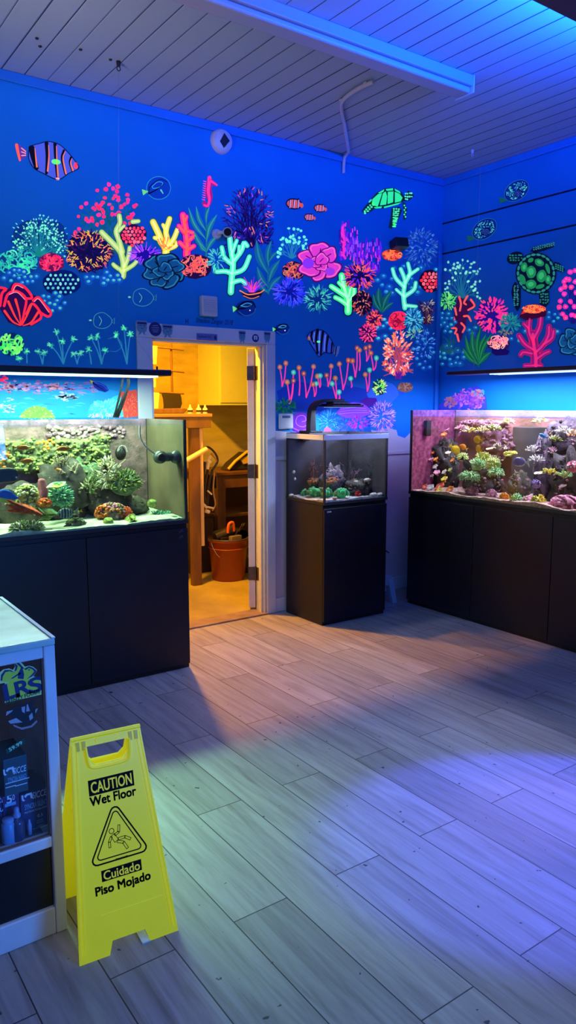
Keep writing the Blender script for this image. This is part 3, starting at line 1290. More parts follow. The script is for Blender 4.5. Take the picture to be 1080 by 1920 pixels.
# ---------------------------------------------------------------- sheet a: left half of the mural wall
f = Fig('painted_striped_fish', 'painted fish with dark and orange bars and a pale green patch', 'a')
body = [(138, 215), (150, 190), (190, 178), (235, 168), (290, 185), (338, 232), (378, 285), (372, 303), (330, 322), (280, 352), (210, 322), (165, 297), (140, 255)]
f.poly(body, '#5a6fd0', .35).up()
f.poly([(75, 182), (95, 184), (128, 210), (124, 246), (98, 258), (84, 240)], '#7a3f9a', .3).up()
f.stroke([(80, 185), (88, 225), (96, 258)], 15, 10, '#ff5540', .9)
for k in range(3):
    f.line([(104, 200 + k * 18), (124, 216 + k * 9)], 5, '#ff9a8a', .8, sm=0)
for pts, ww in (([(152, 200), (160, 240), (176, 296)], 30), ([(224, 176), (228, 240), (224, 320)], 19), ([(265, 180), (268, 250), (276, 340)], 16), ([(308, 212), (298, 250), (314, 325)], 12), ([(342, 245), (336, 270), (348, 312)], 10)):
    f.stroke(pts, ww, ww * .7, BLK, 0.)
f.up()
for pts in ([(168, 200), (172, 240), (178, 290)], [(234, 185), (236, 240), (230, 310)], [(272, 190), (274, 250), (280, 335)], [(314, 216), (304, 250), (318, 322)], [(347, 250), (341, 272), (352, 308)]):
    f.stroke(pts, 3, 8, '#ff7a4a', .75)
f.blob(270, 266, 23, 13, '#5af06a', .9, .15).blob(366, 284, 11, 16, '#ff3a50', .9).blob(278, 348, 10, 7, '#ffb0a0', .8)
f.line(body, 4, BLK, 0., True)
f.done()

f = Fig('painted_outlined_fish', 'painted disc-shaped fish outlined in dark teal with a pale green tail', 'a')
f.blob(765, 392, 58, 52, '#0b56b4', .1, n=18).up()
f.line([(765 + 58 * cos(t * .52), 392 + 55 * sin(t * .52)) for t in range(13)], 3.5, '#2f9fb0', .5, sm=3)
f.stroke([(716, 420), (724, 385), (768, 352), (806, 362)], 4, 3, BLK, 0.)
f.stroke([(716, 420), (758, 398), (790, 372)], 7, 3, BLK, 0.)
f.line([(733, 385), (760, 363), (785, 368), (770, 388), (740, 394)], 3, '#3fb5c0', .6, True)
f.poly([(684, 398), (716, 408), (690, 428)], '#6fe06a', .7).stroke([(776, 402), (786, 418)], 8, 5, '#5ad0a0', .7, 0)
f.done()

f = Fig('painted_seahorse', 'painted bright pink seahorse', 'a')
sh = [(1004, 340), (1016, 336), (1024, 352), (1050, 376), (1044, 384), (1022, 380), (1020, 400), (1026, 430), (1020, 464), (1004, 486), (980, 484), (974, 462), (988, 452), (1000, 466), (1004, 456), (990, 430), (986, 398), (994, 366)]
f.poly(sh, '#c0206a', .5).up()
f.stroke([(1010, 342), (1008, 370), (1004, 410), (1010, 445), (1002, 478), (984, 474)], 18, 9, PINK, .95)
for k in range(9):
    f.stroke([(992 - k * .6, 362 + k * 11), (980 - k * .8, 358 + k * 11)], 5, 2, HOT, .9, 0)
f.stroke([(1016, 358), (1046, 378)], 11, 7, PINK, .95, 0).blob(1012, 352, 3, 3, NAVY, 0.)
f.done()

f = Fig('painted_coral_bush', 'painted teal bush dotted with pink polyps', 'a', 3)
f.twigs(528, 715, (352, 366, 690, 640), 23, 8, '#157a92', None, glow=.35, lvl=5)
f.up()
for k in range(64):
    a = f.r.uniform(pi * -.06, pi * 1.06)
    q = sqrt(f.r.uniform(.06, 1))
    f.blob(522 + 165 * q * cos(a), 598 - 228 * q * sin(a) * (1 if sin(a) > 0 else 0.4), f.r.uniform(7.5, 12), f.r.uniform(7.5, 12), f.r.choice((PINK, '#ff2f5f', '#f02a6a')), .9, n=9, wob=.18)
f.done()

f = Fig('painted_coral_bush', 'painted teal bush with many small mint dots, far left', 'a', 5)
f.blob(190, 625, 134, 84, '#0f5a98', .05, n=22, wob=.10).up()
f.twigs(190, 722, (45, 522, 338, 705), 27, 5, '#1f9a94', '#7df0b8', 4.6, .5, .8, 4)
f.burst(190, 615, 135, 85, 60, 7, 6, ('#6fe8b0', '#4fd0a0', '#8af0c0'), .75)
f.done()

f = Fig('painted_ring_coral', 'painted mint squiggle coral', 'a', 7)
f.blob(85, 752, 102, 62, '#0c5a9a', .15, n=16, wob=.06).up()
f.maze(85, 752, 100, 60, 62, 17, 7, ('#3fd8a0', '#2fc0a8', '#5fe8b0', '#28a89a'), .75)
f.done()
f = Fig('painted_maze_coral', 'painted crimson maze coral', 'a', 8)
f.blob(248, 752, 62, 48, '#7a1048', .5, n=14, wob=.08).up()
f.maze(248, 752, 56, 42, 46, 12, 6, ('#f02a5a', '#d81f58', '#ff4a6a'), .8)
f.done()

f = Fig('painted_spiny_coral', 'painted dark round coral bristling with orange and yellow spines', 'a', 9)
f.blob(428, 698, 108, 100, '#1c0c4c', .05, n=20, wob=.08).up()
f.burst(428, 698, 106, 96, 170, 24, 6, ('#3a1460', '#5a1c5a', '#1a0f58'), .3, .1, jit=1.0).up()
f.burst(428, 698, 104, 94, 120, 21, 5, ('#ffb03a', '#ff7a3a', '#f2c05a', '#c8b23a', '#e05a60'), .85, .25, jit=1.1)
f.done()

f = Fig('painted_finger_coral', 'painted pale yellow-green finger coral', 'a', 10)
f.fingers([(30, (592, 818), (596, 760), (580, 700), (545, 660), (490, 605)), (26, (590, 700), (572, 640), (560, 600), (578, 560), (575, 525)), (24, (600, 770), (620, 720), (625, 680)),
           (22, (600, 790), (640, 765), (660, 745)), (22, (585, 790), (556, 770), (546, 760)), (22, (640, 555), (668, 552)), (18, (572, 600), (598, 575))], 24, '#3f7a6a', '#a8d860', '#e6f08a', .8)
f.done()
f = Fig('painted_round_coral', 'painted round coral with red dots on dark', 'a', 11)
f.blob(643, 620, 64, 52, '#3a0c40', .2, n=18, wob=.05).up()
f.dots(643, 620, 62, 50, 19, 9, ('#ff4a5a', '#ff2f4a', '#ff6a70'), .95)
f.done()
f = Fig('painted_urchin', 'painted purple spiky urchin', 'a', 12)
f.blob(700, 715, 62, 36, '#2a10a0', .25, n=16).up()
f.burst(700, 712, 56, 30, 60, 34, 6, ('#8a3ae8', '#b84af0', '#6a2ad8', '#d86af0'), .6, .4)
f.done()
f = Fig('painted_finger_coral', 'painted yellow and orange finger coral', 'a', 13)
f.fingers([(34, (800, 712), (798, 680), (776, 650), (768, 620), (738, 556)), (28, (800, 690), (806, 640), (800, 600), (818, 540)), (26, (806, 680), (836, 640), (856, 592)), (22, (770, 640), (746, 632)),
           (22, (812, 686), (846, 672), (852, 655)), (20, (802, 600), (786, 570))], 26, '#2f8f6a', '#f0d83a', '#fff07a', .9)
for k in range(12):
    f.stroke([(f.r.uniform(760, 830), f.r.uniform(620, 690)), (f.r.uniform(780, 820), f.r.uniform(660, 700))], 7, 3, '#ff8a3a', .85, 0)
f.done()
f = Fig('painted_branching_coral', 'painted hot red branching coral edged in magenta', 'a', 14)
f.fingers([(36, (900, 715), (902, 660), (896, 600), (886, 545), (882, 522)), (26, (905, 690), (935, 672)), (26, (902, 650), (938, 622)), (26, (893, 610), (862, 575)), (26, (895, 680), (866, 655)), (22, (890, 560), (900, 530)), (24, (900, 600), (930, 608))],
          28, '#7a18b0', '#f02a78', '#ff5a4a', .95)
f.done()
f = Fig('painted_seagrass', 'painted seagrass under the seahorse', 'a', 15)
f.kelp([(994, 725), (996, 620), (992, 490)], [((994, 640), (908, 485), 22), ((995, 650), (1046, 520), 26), ((994, 600), (945, 480), 20), ((994, 690), (935, 600), 24), ((995, 700), (1052, 620), 22), ((994, 560), (1010, 482), 16), ((996, 700), (960, 660), 18)], 9, '#1f7f86', '#3fb890', .5)
f.done()
f = Fig('painted_leather_coral', 'painted dark teal folded leather coral', 'a', 16)
f.lobes(790, 792, 102, 82, 7, BLK, '#135a80', '#3aa0a8', .4, .3)
f.done()
f = Fig('painted_maze_coral', 'painted orange brain coral on dark', 'a', 17)
f.blob(942, 770, 78, 60, '#3a1040', .2, n=16, wob=.06).up()
f.maze(942, 770, 74, 54, 70, 12, 5.5, ('#ff6a4a', '#f05a50', '#ff8a5a', '#c84a60'), .8)
f.done()
f = Fig('painted_dotted_dome', 'painted dark dome with mint dots', 'a', 18)
f.blob(298, 850, 94, 62, '#0c2a7a', .1, n=18, wob=.04).up()
f.dots(298, 850, 90, 58, 24, 7.5, ('#8af0c8', '#6fe0c0', '#4fc8b8'), .75)
f.done()
for k, (x, y, rx, ry, n, lab) in enumerate(((505, 828, 92, 30, 16, 'painted bed of cyan bubbles beside the mint-dotted dome'), (90, 820, 98, 34, 18, None), (255, 940, 58, 46, 12, None))):
    f = Fig('painted_bubbles', lab, 'a', 20 + k)
    f.scatter(x, y, rx, ry, n, 15, ('#1668c8', '#2aa0c8', '#3fc0b8', '#2f90d8'), '#8af0d0', .6)
    f.done()
f = Fig('painted_leather_coral', 'painted big red leather coral on the far left', 'a', 24)
f.poly([(0, 872), (40, 880), (60, 850), (110, 855), (150, 905), (200, 920), (250, 985), (240, 1015), (205, 1000), (190, 1040), (150, 1058), (95, 1062), (40, 1040), (0, 975)], '#4a0c5a', .2).up()
for pts in ([(20, 960), (38, 905), (80, 890), (125, 925), (118, 985), (104, 1050)], [(60, 880), (75, 856), (118, 870), (155, 920), (120, 925)], [(160, 935), (185, 920), (215, 955), (245, 992), (232, 1012), (190, 990)], [(128, 1000), (155, 950), (190, 985), (196, 1020), (150, 1050)], [(0, 960), (10, 900), (30, 880), (0, 872)]):
    f.stroke(pts, 13, 11, '#ff2340', .95)
f.up()
for pts in ([(22, 985), (60, 1035), (98, 1055)], [(40, 940), (72, 1010), (98, 1050)], [(150, 955), (128, 1010), (108, 1050)], [(185, 990), (150, 1040), (112, 1056)], [(75, 930), (92, 990), (100, 1045)]):
    f.stroke(pts, 12, 5, '#ff3a2f', .9)
f.up()
for pts in ([(45, 905), (82, 895), (120, 930)], [(165, 940), (188, 928), (236, 992)], [(62, 890), (80, 862), (112, 875)]):
    f.stroke(pts, 4, 3, '#ff9a9a', .9)
f.done()
f = Fig('painted_worm_coral', 'painted lime worm coral low on the far left', 'a', 25)
f.blob(55, 1145, 62, 56, '#0c4a7a', .1, n=14, wob=.06).up()
f.maze(55, 1145, 58, 52, 34, 17, 9, ('#5fe86a', '#8af07a', '#3fc86a', '#b0f07a'), .8)
f.done()
f = Fig('painted_outlined_fish', 'faint painted fish drawn in thin pale green lines above the doorway', 'a')
for ox, oy, k in ((690, 920, 1.), (495, 1032, .9)):
    f.line([(ox + k * u, oy + k * v) for u, v in ((-50, 5), (-40, -30), (0, -44), (38, -20), (50, 5), (30, 32), (-5, 42), (-40, 30))], 2.6, '#4fb0a8', .45, True)
    f.line([(ox + k * 50, oy), (ox + k * 64, oy - 14), (ox + k * 62, oy + 16), (ox + k * 50, oy + 6)], 2.4, '#4fb0a8', .45, sm=0)
    f.line([(ox - k * 20, oy - 22), (ox - k * 6, oy), (ox - k * 18, oy + 24)], 2.2, '#8ae0a0', .5)
    f.blob(ox - k * 66, oy - 2, 7, 4, '#a0f0a0', .5)
f.line([(520, 1120), (560, 1112), (590, 1150), (560, 1180), (530, 1178)], 2.2, '#3f9aa8', .4)
f.done()
for k, (x, y, h, tufts) in enumerate(((305, 1240, 150, ((272, 1085), (300, 1130), (355, 1120), (245, 1150))), (130, 1235, 60, ((128, 1180),)), (205, 1240, 60, ((185, 1180), (215, 1185))), (372, 1240, 60, ((355, 1192), (388, 1188))), (490, 1240, 120, ((440, 1115), (468, 1108), (508, 1175))), (440, 1240, 60, ((428, 1172),)), (612, 1240, 170, ((560, 1100), (598, 1066), (628, 1095))), (95, 1232, 20, ((92, 1215),)))):
    f = Fig('painted_palm_polyp', 'painted row of mint palm-like polyps above the fixture' if k == 0 else None, 'a', 30 + k)
    for tx, ty in tufts:
        f.stroke([(x, y), ((x * .6 + tx * .4), (y + ty) / 2), (tx, ty)], 7, 5, '#2f8fb0', .5)
        f.burst(tx, ty, 8, 7, 16, 13, 5, ('#3fc8a0', '#2fa89a', '#6fe8b0'), .6)
        f.blob(tx, ty, 6, 5, '#8af0a8', .7)
    f.done()

# ---------------------------------------------------------------- sheet d: between the hanging fixture and the left tank
f = Fig('painted_cloud_band', 'painted rosy and white clouds over pale blue, above the wide tank', 'd', 50)
f.poly([(0, 165), (480, 190), (660, 210), (655, 350), (0, 352)], '#2f9ae8', .0).up()
for k in range(150):
    x, y = f.r.uniform(0, 500), f.r.gauss(188, 14)
    ln = f.r.uniform(12, 46)
    f.stroke([(x, y), (x + ln / 2, y - f.r.uniform(-3, 5)), (x + ln, y + f.r.uniform(-4, 4))], 4, 2, f.r.choice(('#6a78d8', '#8a7ad8', '#b080d0', '#d888c0', '#c878c8', '#5a80e0')), .02, 3, f.r.uniform(1, 5))
f.up()
for k in range(60):
    x, y = f.r.choice((f.r.gauss(35, 22), f.r.gauss(150, 40), f.r.gauss(290, 14))), f.r.gauss(184, 12)
    f.blob(x, y, f.r.uniform(5, 16), f.r.uniform(3, 7), f.r.choice(('#f0889a', '#e890b8', '#f0a0b0', '#d890d0')), .05, f.r.uniform(-.3, .3), 9, .25)
for k in range(80):
    x, y = f.r.choice((f.r.gauss(360, 34), f.r.gauss(360, 26), f.r.gauss(40, 26))), 0
    y = f.r.gauss(238, 9) if x > 200 else f.r.gauss(292, 14)
    f.blob(x, y, f.r.uniform(5, 15), f.r.uniform(2, 6), f.r.choice(('#b8ccf0', '#d0d8f4', '#9ac0f0', '#e0e0f4')), .0, f.r.uniform(-.3, .2), 9, .25)
for k in range(40):
    x, y = f.r.uniform(0, 460), f.r.uniform(205, 345)
    f.stroke([(x, y), (x + 25, y - 3), (x + 50, y + 2)], 2, 2, f.r.choice(('#4aaaf0', '#5ab8f4', '#3a90e0')), .0, 3, 4)
f.up()
for k in range(14):
    f.blob(f.r.gauss(20, 12), f.r.gauss(145, 9), f.r.uniform(5, 10), f.r.uniform(4, 8), f.r.choice(('#ff3a80', '#e02a70', '#ff5a90')), .4, 0, 9, .25)
f.done()
f = Fig('painted_tang_fish', 'painted dark blue tang behind the wide tank fixture', 'd', 51)
f.poly([(492, 160), (530, 163), (565, 180), (580, 205), (560, 215), (525, 205), (500, 185)], '#142a9a', .15).up()
f.stroke([(495, 163), (525, 185), (560, 208)], 7, 3, BLK, 0.)
f.line([(505, 165), (545, 175), (572, 200)], 3, '#2a5ae0', .4)
f.poly([(478, 148), (496, 156), (490, 172)], '#b0a83a', .5)
f.done()
f = Fig('painted_dome_coral', 'painted lime dome coral above the rim of the wide tank', 'd', 52)
f.poly([(105, 352), (115, 325), (150, 298), (195, 285), (240, 296), (275, 322), (296, 352)], '#7cc84e', .08).up()
f.burst(200, 345, 88, 55, 150, 12, 4, ('#c8e070', '#5aa84a', '#a8d860'), .12)
f.done()
f = Fig('painted_spiky_coral', 'painted mint spiky coral above the rim of the wide tank', 'd', 53)
f.poly([(465, 345), (480, 285), (520, 255), (560, 270), (600, 240), (640, 225), (665, 290), (662, 345)], '#3ac0d0', .2).up()
f.burst(570, 300, 85, 42, 150, 16, 5, ('#6ff0d8', '#4fd8d0', '#8af8c8'), .4)
f.burst(560, 340, 90, 10, 40, 9, 5, ('#e080d8', '#ff90c8'), .3)
f.done()
f = Fig('painted_sea_fan', 'painted orange sea fan beside the door frame', 'd', 54)
f.poly([(640, 215), (728, 200), (735, 345), (660, 350)], '#d84a3a', .35).up()
f.burst(690, 280, 40, 66, 110, 10, 4, ('#ff7a4a', '#ff5a40', '#b83a50'), .45)
f.done()

# ---------------------------------------------------------------- sheet b: right half of the mural wall
f = Fig('painted_sea_fan', 'painted purple and orange branching sea fan', 'b', 60)
f.twigs(210, 385, (95, 108, 312, 380), 24, 7, '#2c1470', None, glow=.15, lvl=6)
f.up()
f.burst(205, 255, 108, 128, 120, 22, 5, ('#3a1a8a', '#5a2a9a', '#2a1478'), .3, .1, jit=.8).up()
f.burst(205, 250, 104, 130, 46, 17, 4.5, ('#ff7a4a', '#e05a8a', '#f0905a', '#b04ad0'), .75, .2, jit=.7)
f.done()
f = Fig('painted_clownfish', 'painted trio of small orange clownfish', 'b', 61)
for x, y, s in ((402, 193, 1.), (516, 212, .74), (470, 252, .66)):
    f.blob(x, y, 37 * s, 25 * s, '#3a0f3a', .1, .12, 14)
for x, y, s in ((402, 193, 1.), (516, 212, .74), (470, 252, .66)):
    f.up().blob(x, y, 31 * s, 19 * s, '#e85a4a', .75, .12, 14).blob(x + 34 * s, y + 7 * s, 8 * s, 11 * s, '#e85a4a', .6)
    f.up()
    for u in (-16, 2, 20):
        f.stroke([(x + u * s, y - 20 * s), (x + (u - 3) * s, y + 20 * s)], 9 * s, 8 * s, '#1a1038', .0, 0)
    f.up()
    for u in (-15, 3, 21):
        f.stroke([(x + u * s, y - 16 * s), (x + (u - 3) * s, y + 17 * s)], 4 * s, 4 * s, '#d0b0e0', .7, 0)
    f.layer -= 3
f.done()
f = Fig('painted_sea_turtle', 'painted glowing green sea turtle seen from the side, near the room corner', 'b', 62)
f.poly([(735, 205), (738, 175), (765, 145), (800, 125), (840, 122), (875, 140), (890, 165), (882, 185), (850, 195), (800, 212), (760, 216)], '#0a4a3a', .1)
f.poly([(740, 180), (722, 195), (700, 225), (715, 238), (745, 225), (760, 208)], '#0a4a3a', .1)
f.poly([(832, 212), (866, 205), (878, 222), (862, 262), (832, 303), (818, 298), (828, 250)], '#0a4a3a', .1)
f.poly([(880, 185), (892, 190), (900, 215), (894, 262), (884, 262), (884, 220)], '#0a4a3a', .1)
f.poly([(880, 178), (895, 150), (905, 136), (924, 145), (930, 160), (910, 178), (890, 182)], '#0a4a3a', .1).up()
for p in ([(744, 196), (748, 172), (772, 150), (790, 146), (776, 190), (770, 206)], [(780, 200), (794, 146), (806, 138), (812, 160), (808, 196)], [(815, 140), (840, 138), (838, 186), (814, 194)], [(846, 140), (866, 148), (880, 166), (872, 182), (846, 188)],
          [(772, 144), (800, 128), (796, 140), (780, 147)], [(806, 128), (838, 124), (838, 134), (810, 136)], [(844, 126), (868, 138), (872, 148), (848, 136)], [(752, 208), (790, 204), (786, 212), (762, 214)], [(796, 206), (850, 192), (876, 186), (860, 196), (800, 212)]):
    f.poly(p, '#2ee87a', .9)
for u in range(5):
    for v in range(2):
        f.blob(712 + u * 9 + v * 4 + f.r.uniform(-2, 2), 226 - u * 9 + v * 8, f.r.uniform(4.5, 6.5), f.r.uniform(3.5, 5), '#4ff08a', .85, n=7)
for u in range(9):
    for v in range(3):
        f.blob(842 + v * 11 - u * 1.2 - (v - 1) * u * .9, 216 + u * 9.5 + f.r.uniform(-2, 2), f.r.uniform(4, 6), f.r.uniform(3.2, 4.6), '#4ff08a', .85, n=7)
for u in range(6):
    f.blob(888 + (u % 2) * 5, 200 + u * 10, 4, 4, '#4ff08a', .8, n=7)
for u in range(10):
    f.blob(893 + (u % 4) * 9 + f.r.uniform(-2, 2), 148 + (u // 4) * 12 + f.r.uniform(-2, 2), f.r.uniform(3.4, 5.4), f.r.uniform(3, 4.6), '#5af09a', .85, n=7)
f.blob(738, 180, 10, 4, '#3ae88a', .8, -.8)
f.done()
f = Fig('painted_finger_coral', 'painted glowing mint finger coral below the small camera', 'b', 63)
f.fingers([(28, (124, 582), (128, 520), (134, 450), (124, 390), (120, 345)), (24, (130, 500), (100, 490), (62, 492)), (24, (132, 460), (96, 430), (84, 385)), (24, (132, 450), (170, 400), (182, 365), (196, 378)), (24, (132, 500), (180, 480), (206, 425)),
           (22, (128, 540), (168, 530), (188, 545)), (20, (126, 420), (140, 380), (150, 355)), (18, (160, 415), (160, 380))], 24, '#0c4a6a', '#3fe8a0', '#9af8c0', .9)
f.done()
f = Fig('painted_feather_coral', 'painted teal feathery coral', 'b', 64)
f.burst(62, 440, 34, 40, 60, 22, 5, ('#3fc8b0', '#2f9fb0', '#6fe0c8'), .6)
f.done()
f = Fig('painted_seagrass', 'painted tall teal kelp above the doorway corner', 'b', 65)
f.kelp([(290, 588), (288, 480), (296, 365)], [((288, 500), (236, 352), 34), ((290, 470), (302, 355), 26), ((290, 540), (340, 440), 30), ((288, 560), (240, 470), 26), ((290, 580), (345, 512), 26), ((288, 585), (244, 528), 24), ((290, 450), (336, 400), 18)], 10, '#14708c', '#2fa08a', .45)
f.done()
f = Fig('painted_coral_bush', 'painted little tree of mint dots beside the purple sea fan', 'b', 66)
f.twigs(392, 432, (332, 290, 468, 420), 11, 5, '#2a8fa8', '#6ff0b8', 6.5, .55, .8, 3)
f.done()
f = Fig('painted_spiny_coral', 'painted dark red maze coral', 'b', 67)
f.blob(400, 487, 52, 42, '#220a38', .05, n=16, wob=.06).up()
f.maze(400, 487, 48, 38, 52, 11, 4.5, ('#c83a4a', '#e8704a', '#a02a50', '#f0a05a'), .7)
f.done()
f = Fig('painted_leather_coral', 'painted hot pink folded leather coral', 'b', 68)
f.lobes(515, 450, 90, 80, 6, '#8a0c70', '#e83aa8', '#ff70a0', .85, .5)
f.blob(465, 455, 26, 24, '#a03ae0', .6).blob(560, 490, 22, 18, '#b840d0', .6)
f.done()
f = Fig('painted_shell_anemone', 'painted anemone of pink spikes in an orange shell bowl', 'b', 69)
f.poly([(160, 572), (190, 585), (272, 570), (255, 602), (220, 615), (185, 605)], '#3a1040', .1).up()
f.fan(218, 580, 15, 2.2, 40, 75, 7, ('#d83ac0', '#ff5a8a', '#7a2ad0', '#b04af0'), .7)
f.up().line([(164, 575), (200, 592), (250, 585), (270, 572)], 5, '#ff8a4a', .8).line([(180, 598), (215, 610), (248, 600)], 4, '#e0784a', .7)
f.done()
f = Fig('painted_urchin', 'painted blue-violet fringed anemone', 'b', 70)
f.blob(384, 582, 64, 52, '#1428a8', .2, n=18, wob=.1).up()
f.burst(384, 580, 60, 50, 130, 24, 5.5, ('#4a4af0', '#2a3ae0', '#7a6af8', '#3a6af0'), .5, .15, jit=.5)
f.done()
f = Fig('painted_urchin', 'painted teal fringed anemone', 'b', 71)
f.blob(508, 612, 52, 50, '#0c4a8a', .15, n=18, wob=.1).up()
f.burst(508, 612, 52, 50, 110, 20, 5, ('#2fa0a8', '#3fc8b0', '#1f7fa0', '#6fe0c0'), .55, .15, jit=.5)
f.done()
f = Fig('painted_finger_coral', 'painted brilliant green finger coral', 'b', 72)
f.fingers([(32, (640, 668), (640, 620), (625, 570), (615, 530), (612, 508)), (26, (640, 625), (665, 590), (662, 530)), (26, (632, 600), (590, 572), (566, 556)), (22, (625, 565), (600, 540)), (24, (640, 640), (610, 618), (584, 605)), (22, (645, 600), (650, 560), (648, 530))], 26, '#0c3a6a', '#3af07a', '#a0ffb0', .95)
f.done()
f = Fig('painted_tube_coral', 'painted purple and magenta upright tube coral', 'b', 73)
for (x0, y0, x1, y1, n) in ((603, 275, 690, 440, 70), (680, 355, 785, 480, 70)):
    for k in range(n):
        x, y = f.r.uniform(x0, x1), f.r.uniform(y0 + (40 if k % 2 else 0), y1)
        f.stroke([(x, y + 16), (x + f.r.uniform(-5, 5), y - 12)], 10, 7, f.r.choice(('#5a20c8', '#7a2ae0', '#3a18a0', '#b030d0')), .5, 0)
    f.up()
    for k in range(n // 2):
        x, y = f.r.uniform(x0, x1), f.r.uniform(y0 + 10, y1)
        f.stroke([(x, y + 6), (x + f.r.uniform(-3, 3), y - 8)], 5, 4, f.r.choice(('#ff3ab0', '#d040f0', '#9a50ff')), .75, 0)
for k in range(12):
    f.stroke([(620 + f.r.uniform(-8, 8), 300 + k * 12), (618 + f.r.uniform(-8, 8), 285 + k * 12)], 11, 8, '#f030a8', .75, 0)
f.done()
f = Fig('painted_spiny_coral', 'painted anemone of red and violet spikes', 'b', 74)
f.blob(690, 510, 62, 54, '#2a0c60', .1, n=16, wob=.1).up()
f.burst(690, 508, 62, 52, 120, 20, 5.5, ('#ff4a5a', '#e03a6a', '#7a30d0', '#ff7a5a', '#4a20a0'), .75, .1, jit=.6)
f.done()
f = Fig('painted_brain_coral', 'painted orange brain coral under the small black box', 'b', 75)
f.blob(835, 418, 46, 26, '#c83a2a', .5, n=14, wob=.08).up()
f.maze(835, 418, 42, 22, 30, 9, 6, ('#ff6a3a', '#ff8a4a', '#ff4a3a'), .9)
f.done()
f = Fig('painted_coral_bush', 'painted hazy blue-grey coral bush near the room corner', 'b', 76)
f.burst(962, 385, 72, 82, 210, 17, 6, ('#2a5ac0', '#3a78c8', '#1f4ab0', '#4a90c8'), .3, 0., jit=.6).up()
f.burst(962, 375, 66, 76, 50, 9, 5, ('#6fb0d8', '#4fa0c8'), .45)
f.done()
f = Fig('painted_bubbles', 'painted cyan bubbles between the corals near the room corner', 'b', 77)
f.scatter(890, 530, 130, 66, 26, 15, ('#1668b8', '#1f90b8', '#2fa8c0', '#167ac8'), '#5fd8d0', .55)
f.scatter(790, 740, 40, 70, 8, 13, ('#1668b8', '#2aa0c8', '#3fc0c8'), '#8af0e0', .7)
f.scatter(1030, 470, 14, 14, 2, 13, ('#1668b8', '#2ab0b8', '#3fd0c8'), '#8af0d0', .7)
f.done()
f = Fig('painted_finger_coral', 'painted slim mint finger coral near the room corner', 'b', 78)
f.fingers([(22, (890, 652), (884, 590), (890, 530), (872, 480)), (20, (888, 560), (850, 520), (836, 480)), (20, (892, 540), (912, 500), (904, 455)), (18, (905, 510), (948, 480)), (20, (890, 600), (930, 570), (938, 540)), (18, (892, 640), (940, 645)), (16, (886, 600), (852, 570))], 20, '#0c5a80', '#3fe0a8', '#a0f8c8', .85)
f.done()
f = Fig('painted_round_coral', 'painted round coral of glowing red dots near the room corner', 'b', 79)
f.blob(1002, 533, 50, 50, '#3a0830', .1, n=18, wob=.04).up()
f.dots(1002, 533, 46, 46, 17, 8, ('#ff3a4a', '#ff2a3a', '#ff6a6a'), .95)
f.done()
f = Fig('painted_seagrass', 'painted dark green leaves below the mint finger coral', 'b', 80)
f.kelp([(790, 672), (788, 620), (784, 575)], [((788, 660), (775, 562), 28), ((790, 665), (832, 575), 28), ((786, 668), (750, 590), 22), ((792, 670), (838, 628), 20)], 8, '#126a60', '#2f9a7a', .4)
f.done()
f = Fig('painted_spiny_coral', 'painted dark brown coral speckled with orange', 'b', 81)
f.blob(703, 628, 46, 54, '#1a0a30', .05, n=16, wob=.12).up()
f.burst(703, 628, 44, 52, 70, 12, 5, ('#d85a4a', '#8a2a40', '#f0906a', '#5a1a40'), .65, .1, jit=1.)
f.done()
f = Fig('painted_spiny_coral', 'painted crimson coral with pink bristles', 'b', 82)
f.blob(728, 760, 38, 42, '#5a0c58', .25, n=14, wob=.1).blob(755, 700, 34, 36, '#5a0c50', .25, n=14, wob=.1).up()
f.burst(728, 760, 36, 40, 80, 10, 5, ('#ff3a7a', '#d82a6a', '#ff6a8a'), .8, .1).burst(756, 700, 32, 34, 60, 11, 5, ('#ff4a4a', '#ff7a5a', '#d83a5a'), .8, .1)
f.done()
f = Fig('painted_dotted_dome', 'painted scarlet pitted dome coral', 'b', 83)
f.blob(862, 708, 46, 42, '#ff2a4a', .95, n=18, wob=.05).up()
f.maze(862, 708, 40, 36, 40, 7, 3.5, ('#c01838', '#a01040'), .4)
f.done()
f = Fig('painted_feather_coral', 'painted cyan feathery coral by the scarlet dome', 'b', 84)
f.blob(930, 715, 42, 52, '#0f6aa0', .2, n=14, wob=.1).up()
f.burst(930, 705, 38, 46, 90, 15, 5, ('#3fb8d0', '#6fe0d8', '#2a90c0'), .6)
f.burst(935, 765, 30, 14, 24, 18, 4, ('#b0e8a0', '#6fc8a8'), .5)
f.done()
f = Fig('painted_tube_anemone', 'painted dark tube anemone with pale tips', 'b', 85)
f.fan(990, 720, 16, .9, 60, 118, 9, ('#3a2050', '#5a3060', '#241440', '#7a5060'), .2)
f.up().burst(990, 640, 26, 26, 26, 12, 4, ('#c8b080', '#e0d0a0', '#a07080'), .5).burst(990, 700, 24, 16, 16, 10, 4, ('#d8c070', '#b05a70'), .5)
f.done()
f = Fig('painted_branching_coral', 'painted bushy orange and white branching coral near the room corner', 'b', 86)
f.twigs(862, 950, (790, 750, 926, 940), 15, 9, '#c0506a', None, glow=.6, lvl=3)
f.up().burst(858, 850, 62, 90, 90, 18, 8, ('#ff7a4a', '#ff5a4a', '#e86a7a', '#ff9a6a'), .85, .1, jit=.6)
f.up().burst(858, 850, 62, 92, 50, 9, 6, ('#ffd8b8', '#ffc0b0'), .85, .3, jit=.6)
f.fan(862, 960, 7, 1.2, 20, 40, 8, ('#8a2a9a', '#6a20b0'), .4)
f.done()
f = Fig('painted_bubbles', 'painted bunch of blue bubble polyps in the room corner', 'b', 87)
f.scatter(985, 840, 60, 85, 30, 14, ('#1250b0', '#1f78c8', '#2a98c8', '#164fb8'), '#6fd0e0', .5)
f.burst(985, 810, 50, 60, 50, 12, 3.5, ('#6fc0f0', '#4a90e8'), .5)
f.done()
f = Fig('painted_outlined_fish', 'pair of painted fish outlined in black with green tails, over the doorway corner', 'b', 88)
